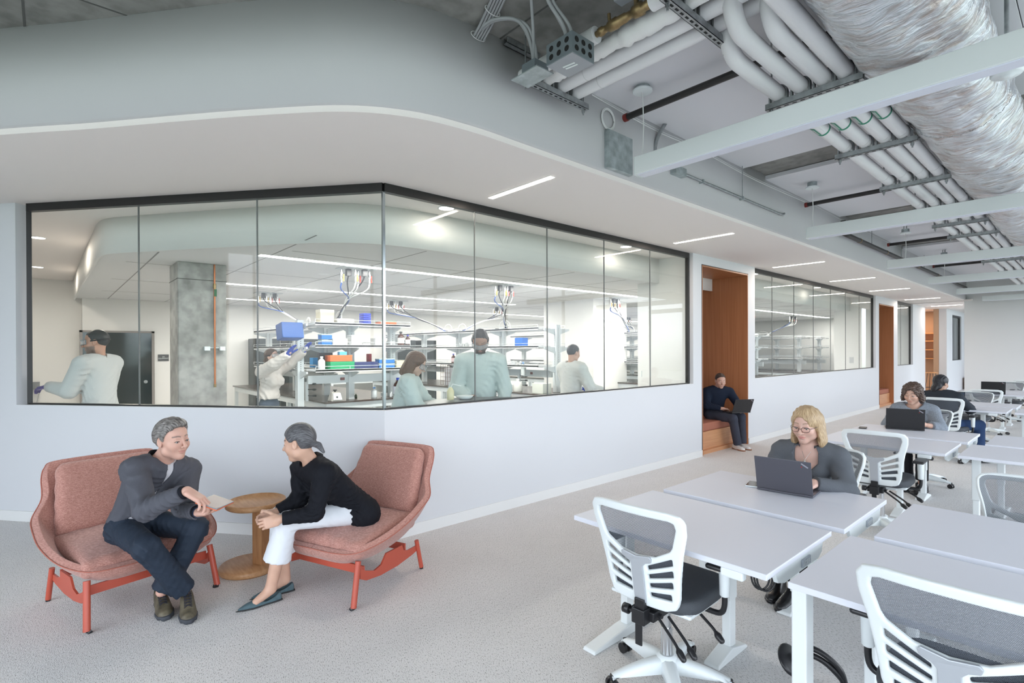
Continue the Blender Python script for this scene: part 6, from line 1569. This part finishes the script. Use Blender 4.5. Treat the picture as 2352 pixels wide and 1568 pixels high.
m = MB(); w_ = V3(J['wrL']); a_ = unit(V3(J['elL'])-w_); m.tube([tuple(w_+a_*-.006), tuple(w_+a_*.006)], .033, 18); m.build('watch', mat('watch_navy', (.01, .02, .05), .4), man)
# tablet in his hands
t = thing('tablet', 'tablet with an orange back held and tapped by the man in the grey jacket', 'tablet', (-3.45, .72, .75))
c4 = [V3(q) for q in ((-3.452, .623, .784), (-3.585, .744, .777), (-3.464, .826, .745), (-3.315, .715, .735))]
c4[3] = c4[0]+c4[2]-c4[1]
cc_ = sum(c4)/4; nrm = unit(np.cross(c4[3]-c4[0], c4[1]-c4[0])); nrm = nrm if nrm[2] > 0 else -nrm
def slab(sc_, z0, z1):
    m = MB(); v = [tuple(cc_+(q-cc_)*sc_+nrm*z) for z in (z0, z1) for q in c4]; m.add(v, [(3, 2, 1, 0), (4, 5, 6, 7)]+[(i, (i+1) % 4, (i+1) % 4+4, i+4) for i in range(4)], False); return m
slab(1, -.008, -.003).build('case_back', mat('tablet_orange', (.65, .12, .03), .4), t); slab(1, -.003, .003).build('body', mat('tablet_grey', (.25, .25, .27), .35), t, bevel=.002); slab(.93, .003, .0036).build('screen', mat('tablet_screen', (.42, .34, .32), .2), t)
# --- woman in the right armchair
J = dict(pel=(-3.57, 1.62, .55), neck=(-3.53, 1.315, .895), head=(-3.525, 1.235, 1.040), shR=(-3.69, 1.31, .835), shL=(-3.375, 1.345, .845), elR=(-3.62, 1.265, .640), wrR=(-3.60, 1.105, .590), elL=(-3.385, 1.285, .600), wrL=(-3.455, 1.085, .585),
         hipR=(-3.66, 1.59, .50), hipL=(-3.49, 1.655, .50), knR=(-3.73, 1.175, .52), knL=(-3.575, 1.165, .53), anR=(-3.715, 1.20, .10), anL=(-3.63, 1.085, .10), footR=(-3.73, 1.10, .035), footL=(-3.61, .985, .035))
wom, K = person('woman with tied-back grey hair, black shirt and white trousers leaning forward in an armchair', J, (-.70, -.68, -.20), (-.15, -.12, 1),
    dict(fem=True, smile=12, hs=1.02, skin=(.60, .37, .27), hair=('pony', (.045, .045, .05), (.17, .17, .18)), brow=(.05, .04, .04), gaze=-.1, build=.92,
         handR=HT((-.10, -.95, -.15), (.75, .1, -.5), (.9, 1.0, 1.1, 1.1), s=.95), handL=HT((-.30, -.90, -.18), (-.8, .2, -.3), (.7, .8, .85, .9), s=.95),
         top=dict(name='shirt', mat=BLK, infl=.013, wr=.0065, wf=34, hem=.20, neck=.058, cuff=.02, ra=.040, rw=.034, h=.007, collar=(BLK, .25, .10)), bot=dict(mat=WHTR, hem=.60, rw=.088, wr=.003, h=.008)))
FLAT = mat('teal_suede', (.075, .125, .145), .85, noise=(25, .2)); FSOLE = mat('flat_sole', (.03, .03, .03), .7)
shoe('shoe', wom, (-3.625, 1.075, 0), (.02, -1), FLAT, FSOLE, kind='flat', sc=.98)
shoe('shoe', wom, (-3.715, 1.185, 0), (-.12, -1), FLAT, FSOLE, kind='flat', sc=.98)
# --- blonde woman at the front desk
J = dict(pel=(-1.38, 4.06, .58), neck=(-1.355, 3.97, .975), head=(-1.35, 3.90, 1.125), shR=(-1.53, 3.97, .915), shL=(-1.185, 3.99, .915), elR=(-1.60, 3.86, .70), wrR=(-1.44, 3.66, .785), elL=(-1.09, 3.86, .735), wrL=(-1.225, 3.665, .79),
         hipR=(-1.47, 4.05, .52), hipL=(-1.29, 4.05, .52), knR=(-1.44, 3.62, .53), knL=(-1.28, 3.62, .53), anR=(-1.45, 3.72, .10), anL=(-1.34, 3.66, .10))
GSW = cloth('grey_knit', (.115, .125, .14), .95, bump=(160, .35))
bl, K = person('blonde woman with glasses in a grey V-neck sweater typing at the front desk', J, (-.02, -1, -.30), (0, -.2, 1),
    dict(fem=True, hs=1.03, build=.90, skin=(.66, .42, .34), lip=(.55, .16, .15), hair=('bob', (.30, .19, .10), (.62, .46, .28)), brow=(.28, .18, .12), gaze=-.4,
         handR=HT((.25, -.9, -.25), (.1, -.2, -1), (.5, .55, .6, .65)), handL=HT((-.30, -.90, -.25), (-.1, -.2, -1), (.5, .55, .6, .65)),
         top=dict(name='sweater', mat=GSW, infl=.014, wr=.0045, wf=20, hem=.10, neck=.068, v=.16, vw=.95, cuff=.015, ra=.046, rw=.036, h=.007, collar=(GSW, .55, .30)), bot=dict(mat=cloth('black_trousers', (.015, .015, .018)), h=.012)))
glasses(bl, K, mat('glasses_brown', (.07, .035, .035), .3))
m = MB(); 
for s in (-1, 1): m.tube([tuple(K['J']['neck']+K['F']*(.02+.085*u)+K['R']*s*(.055*(1-u))-K['U']*(-.03+.095*u)) for u in np.linspace(0, 1, 8)], .0012, 5)
m.build('necklace', mat('silver_chain', (.6, .58, .55), .3, metal=1), bl)
MB().sphere(tuple(K['J']['neck']+K['F']*.108-K['U']*.072), .008, 8).build('pendant', mat('silver_chain', (.6, .58, .55)), bl)
BSH = mat('black_leather', (.012, .012, .013), .3)
shoe('shoe', bl, (-1.45, 3.70, 0), (.1, -1), BSH, BPLAS, kind='oxford'); shoe('shoe', bl, (-1.33, 3.62, 0), (-.1, -1), BSH, BPLAS, kind='oxford')
# --- curly-haired woman at the second cluster
J = dict(pel=(-1.46, 7.93, .57), neck=(-1.50, 7.83, .965), head=(-1.505, 7.75, 1.105), shR=(-1.665, 7.83, .91), shL=(-1.335, 7.86, .905), elR=(-1.74, 7.70, .72), wrR=(-1.60, 7.47, .785), elL=(-1.235, 7.68, .735), wrL=(-1.36, 7.46, .79),
         hipR=(-1.55, 7.92, .51), hipL=(-1.37, 7.92, .51), knR=(-1.52, 7.50, .53), knL=(-1.37, 7.52, .53), anR=(-1.52, 7.58, .10), anL=(-1.37, 7.50, .10))
LSW = cloth('light_knit', (.24, .27, .31), .95, bump=(110, .5), noise=(90, .18))
cu, K = person('woman with curly brown hair in a light grey sweater behind a black laptop', J, (-.12, -1, -.35), (0, -.3, 1),
    dict(fem=True, res=1.35, build=.90, hs=1.03, skin=(.60, .37, .28), hair=('curly', (.035, .022, .017), (.14, .09, .07)), brow=(.08, .05, .04), gaze=-.5,
         handR=HT((.25, -.9, -.25), (.1, -.2, -1)), handL=HT((-.35, -.88, -.2), (-.1, -.2, -1)),
         top=dict(name='sweater', mat=LSW, infl=.016, wr=.006, wf=26, hem=.10, neck=.085, cuff=.13, ra=.050, rw=.046, h=.008), bot=dict(mat=cloth('black_trousers', (.015, .015, .018)), h=.012)))
shoe('shoe', cu, (-1.52, 7.56, 0), (.05, -1), BSH, BPLAS, kind='oxford'); shoe('shoe', cu, (-1.36, 7.49, 0), (-.25, -1), BSH, BPLAS, kind='oxford')
# --- dark-haired person seen from behind
J = dict(pel=(-1.53, 10.0, .58), neck=(-1.61, 10.13, .985), head=(-1.63, 10.20, 1.115), shR=(-1.42, 10.10, .925), shL=(-1.80, 10.12, .925), elR=(-1.30, 10.28, .74), wrR=(-1.38, 10.50, .775), elL=(-1.90, 10.30, .74), wrL=(-1.70, 10.50, .775),
         hipR=(-1.43, 10.0, .52), hipL=(-1.63, 10.0, .52), knR=(-1.20, 10.30, .52), knL=(-1.60, 10.45, .53), anR=(-1.18, 10.0, .10), anL=(-1.6, 10.42, .10))
dk, K = person('person with low-tied black hair and a dark shirt seen from behind, in blue jeans', J, (.50, .86, -.38), (.1, .25, 1),
    dict(res=1.5, hs=1.05, skin=(.45, .27, .19), hair=('low', (.008, .008, .01), (.03, .03, .035)), eyes=False,
         handR=HT((-.25, .9, -.2), (0, .2, -1)), handL=HT((.25, .9, -.2), (0, .2, -1)),
         top=dict(name='shirt', mat=cloth('charcoal_shirt', (.030, .036, .045)), infl=.016, wr=.007, wf=24, hem=.12, neck=.066, cuff=.02, h=.010), bot=dict(mat=cloth('blue_jeans', (.025, .05, .12)), h=.012, rw=.08)))
shoe('shoe', dk, (-1.18, 10.02, 0), (.5, .86), BSH, BPLAS, kind='oxford'); shoe('shoe', dk, (-1.6, 10.44, 0), (0, 1), BSH, BPLAS, kind='oxford')
# --- man in the niche with a laptop on his knees
J = dict(pel=(-4.44, 8.42, .57), neck=(-4.36, 8.44, .985), head=(-4.30, 8.42, 1.115), shR=(-4.49, 8.31, .925), shL=(-4.22, 8.58, .925), elR=(-4.42, 8.17, .70), wrR=(-4.20, 8.27, .665), elL=(-4.10, 8.66, .70), wrL=(-4.02, 8.50, .665),
         hipR=(-4.42, 8.33, .53), hipL=(-4.42, 8.52, .53), knR=(-4.0, 8.34, .52), knL=(-4.0, 8.63, .52), anR=(-3.985, 8.46, .10), anL=(-3.965, 8.60, .10))
J = {k: (v[0], v[1]+(.12 if k[:2] not in ('kn', 'an') else .03), v[2]) for k, v in J.items()}
nk, K = person('man in a navy henley shirt sitting in the wood niche with a laptop', J, (.72, -.66, -.35), (.2, -.2, 1),
    dict(res=1.5, hs=1.05, skin=(.56, .34, .26), hair=('crop', (.035, .025, .02), (.08, .055, .045)), gaze=-.5,
         handR=HT((.5, .75, -.1), (.2, .2, -1)), handL=HT((.5, -.6, -.1), (.2, -.2, -1)),
         top=dict(name='henley', mat=cloth('navy_jersey', (.010, .016, .032)), infl=.016, wr=.004, wf=26, hem=.10, neck=.064, cuff=.02, h=.010), bot=dict(mat=cloth('slate_trousers', (.045, .05, .07)), h=.010, rw=.066, hem=1.04)))
SNK = mat('white_sneaker', (.66, .65, .64), .5); GUM = mat('gum_sole', (.30, .14, .08), .6)
shoe('sneaker', nk, (-4.005, 8.49, 0), (.85, -.45), SNK, GUM, kind='sneaker'); shoe('sneaker', nk, (-3.985, 8.63, 0), (.88, -.35), SNK, GUM, kind='sneaker')
laptop('dark laptop on the knees of the man in the niche', (-3.92, 8.50, .605), PI/2-.45, LIDB, w=.36, d=.24, tilt=1.95)
# --- lab workers
LCW = cloth('lab_coat_white', (.60, .61, .60), .8); LCB = cloth('lab_coat_aqua', (.50, .58, .58), .8); LCC = cloth('lab_coat_cream', (.62, .58, .55), .8); BG = mat('blue_glove', (.02, .20, .55), .4); PG = mat('purple_glove', (.12, .10, .28), .4)
def glove(o, K, S, h, material, long_=.06):
    w = K['J']['wr'+S]; ops, (pc, PR, s) = hand_ops(K['J'], S, w, h); e_ = K['J']['el'+S]
    def f(p):
        d = rbox((p-_a(pc)) @ PR, (.044*s, .049*s, .017*s), .016*s)
        for a, b, ra, rb, k in ops: d = smin(d, rc(p, a, b, ra+.0025, rb+.0025), k)
        return smin(d, rc(p, w+unit(e_-w)*long_, w, .042, .032), .02)
    c = V3(pc); sdf_obj('glove', [(f, c-.22, c+.22, .005)], material, o)
def standing(x, y, fx, fy, h, lean=0.0, arms=None):
    """joints of a standing figure h tall facing (fx,fy)"""
    f = unit((fx, fy, 0)); r = np.array([f[1], -f[0], 0]); b = V3((x, y, 0)); s = h/1.75; z = np.array([0, 0, 1.])
    pel = b+z*.96*s; neck = pel+(z*math.cos(lean)+f*math.sin(lean))*.50*s; head = neck+(z*math.cos(lean*1.3)+f*math.sin(lean*1.3))*.155*s+f*.02
    J = dict(pel=pel, neck=neck, head=head, shR=neck+r*.185*s-z*.05, shL=neck-r*.185*s-z*.05, hipR=pel+r*.09*s-z*.04, hipL=pel-r*.09*s-z*.04,
             knR=b+r*.10+z*.50*s+f*.02, knL=b-r*.10+z*.50*s+f*.02, anR=b+r*.10+z*.09, anL=b-r*.10+z*.09)
    for S, (e_, w) in arms.items(): J['el'+S] = J['sh'+S]+V3(e_[0])*0+f*e_[0]+r*e_[1]+z*e_[2]; J['wr'+S] = J['el'+S]+f*w[0]+r*w[1]+z*w[2]
    return J, f, r
def labber(label, x, y, fx, fy, h, lean, arms, coat, sp, hfz=-.3, gl=None, hands=None, skirt=.62, gog=True):
    J, f, r = standing(x, y, fx, fy, h, lean, arms); hd = {}
    for S in 'RL': hd['hand'+S] = dict(hands[S]); hd['hand'+S]['d'] = f*hands[S]['d'][0]+r*hands[S]['d'][1]+np.array([0, 0, hands[S]['d'][2]]); hd['hand'+S]['n'] = f*hands[S]['n'][0]+r*hands[S]['n'][1]+np.array([0, 0, hands[S]['n'][2]])
    d = dict(res=1.6, hs=1.03*h/1.75*sp.get('hk', 1), top=dict(name='lab_coat', mat=coat, infl=.026, wr=.010, wf=22, neck=.062, cuff=.0, ra=.055, rw=.042, h=.010, skirt=(x, y, skirt)), bot=dict(mat=cloth('lab_trousers', (.08, .10, .14)), h=.014)); d.update(sp); d.update(hd)
    hv = f+r*sp.get('turn', 0)+np.array([0, 0, hfz]); o, K = person(label, J, hv, (-hfz*f[0], -hfz*f[1], 1), d)
    if gog: goggles(o, K)
    if gl:
        for S in 'RL': glove(o, K, S, hd['hand'+S], gl[0], gl[1])
    for S in 'RL': a = J['an'+S]; shoe('shoe', o, (a[0], a[1], 0.006), (f[0], f[1]), BSH, BPLAS, kind='oxford')
    return o, K
W_H = HT((1, 0, -.2), (0, 0, -1))
lx, ly = -.69, -.72
labber('bearded lab worker in a white coat walking past the dark glass door', -7.04, .40, lx, ly, 1.89, .03, {'R': ((.10, .03, -.28), (.24, -.02, .05)), 'L': ((.12, -.03, -.27), (.25, .04, .04))}, LCW,
       dict(skin=(.50, .28, .20), hair=('crop', (.03, .03, .03), (.06, .06, .06)), beard=(.12, .10, .09, .8), hk=1.0, turn=-.5), -.12, (PG, .04), {'R': W_H, 'L': W_H}, skirt=.75)
w1_, K1 = labber('lab worker in a cream coat reaching up to a shelf with blue gloves', -7.75, 2.30, .80, .62, 1.70, .05, {'R': ((.20, .02, .10), (.20, -.02, .14)), 'L': ((.20, -.02, .12), (.21, .03, .16))}, LCC,
       dict(fem=True, skin=(.60, .38, .30), hair=('bun', (.06, .035, .025), (.13, .08, .06)), hk=.95, build=.88), .15, (mat('deep_blue_glove', (.015, .05, .35), .4), .10), {'R': HT((.6, .1, .8), (.8, 0, -.5), (.2, .2, .2, .25)), 'L': HT((.6, 0, .8), (.8, 0, -.5), (.2, .2, .2, .25))}, skirt=.98)
tag(MB().obox((-7.42, 2.48, 1.92), (.10, .15, .11), rz=.1, ry=-.2).build('bin', mat('bin_blue', (.02, .09, .32), .45), bevel=.012), 'blue plastic bin held up against the shelf by the reaching lab worker', 'bin')
labber('lab worker with brown hair and safety goggles stooping over a bottle', -4.66, 2.62, .62, .78, 1.66, .22, {'R': ((.10, .04, -.25), (.22, -.02, -.02)), 'L': ((.14, -.03, -.23), (.22, .02, -.04))}, LCB,
       dict(fem=True, skin=(.60, .40, .32), hair=('bob', (.07, .035, .022), (.16, .09, .06)), hk=1.0, build=.95), -.55, (BG, .04), {'R': HT((1, 0, .1), (0, -.6, -.7), (.7, .8, .9, .9)), 'L': HT((1, 0, .1), (0, .7, -.6), (.7, .8, .9, .9))}, skirt=.7)
labber('tall lab worker in an aqua coat and goggles looking down behind the glass', -4.62, 3.62, .74, -.62, 1.90, .13, {'R': ((-.02, .07, -.30), (.14, -.14, -.09)), 'L': ((-.02, -.07, -.31), (.12, .02, -.20))}, LCB,
       dict(skin=(.36, .20, .14), hair=('crop', (.012, .01, .01), (.03, .025, .02)), beard=(.02, .015, .012, .85)), -.75, None, {'R': HT((.8, -.2, -.4), (-.3, -.8, -.3), (.9, 1, 1.1, 1.1)), 'L': HT((.5, .1, -.8), (0, .8, -.3), (.8, .9, 1, 1))}, skirt=.7)
labber('lab worker in a white coat turned away beside the white column', -4.75, 5.25, .10, .99, 1.74, .06, {'R': ((.10, .08, -.27), (.20, .02, -.03)), 'L': ((.10, -.03, -.27), (.22, .04, -.02))}, LCW,
       dict(fem=True, skin=(.55, .33, .25), hair=('crop', (.03, .03, .035), (.06, .06, .07)), hk=.95, build=.92), -.2, (mat('deep_blue_glove', (.015, .05, .35), .4), .04), {'R': W_H, 'L': W_H}, skirt=.7, gog=False)
# bottle, dish and sprayer used by the lab workers near the glass
t = thing('wash_bottle', 'pale yellow wash bottle held by the stooping lab worker', 'bottle', (-4.36, 3.03, 1.15))
MB().lathe([(.0, 0), (.034, .0), (.036, .01), (.036, .09), (.02, .12), (.012, .13)], (-4.36, 3.03, 1.15), 18).build('body', mat('bottle_yellow', (.72, .66, .42), .3), t); MB().tube([(-4.36, 3.03, 1.27), (-4.35, 3.05, 1.31), (-4.30, 3.12, 1.29)], .004, 6).build('spout', WPLAS, t)
t = thing('dish', 'white plastic dish on the inner ledge between the two near lab workers', 'dish', (-4.38, 3.22, 1.13)); MB().lathe([(.0, .0), (.06, .0), (.09, .035), (.087, .035), (.058, .004), (0, .004)], (-4.40, 3.24, 1.145), 24, cap=False).build('bowl', WPLAS, t)
tag(MB().box(-4.62, 2.7, 1.10, -4.25, 4.0, 1.14).build('glass_side_bench', mat('grey_counter', (.22, .23, .24), .4)), 'grey ledge just inside the glass where the two near workers stand', 'bench')
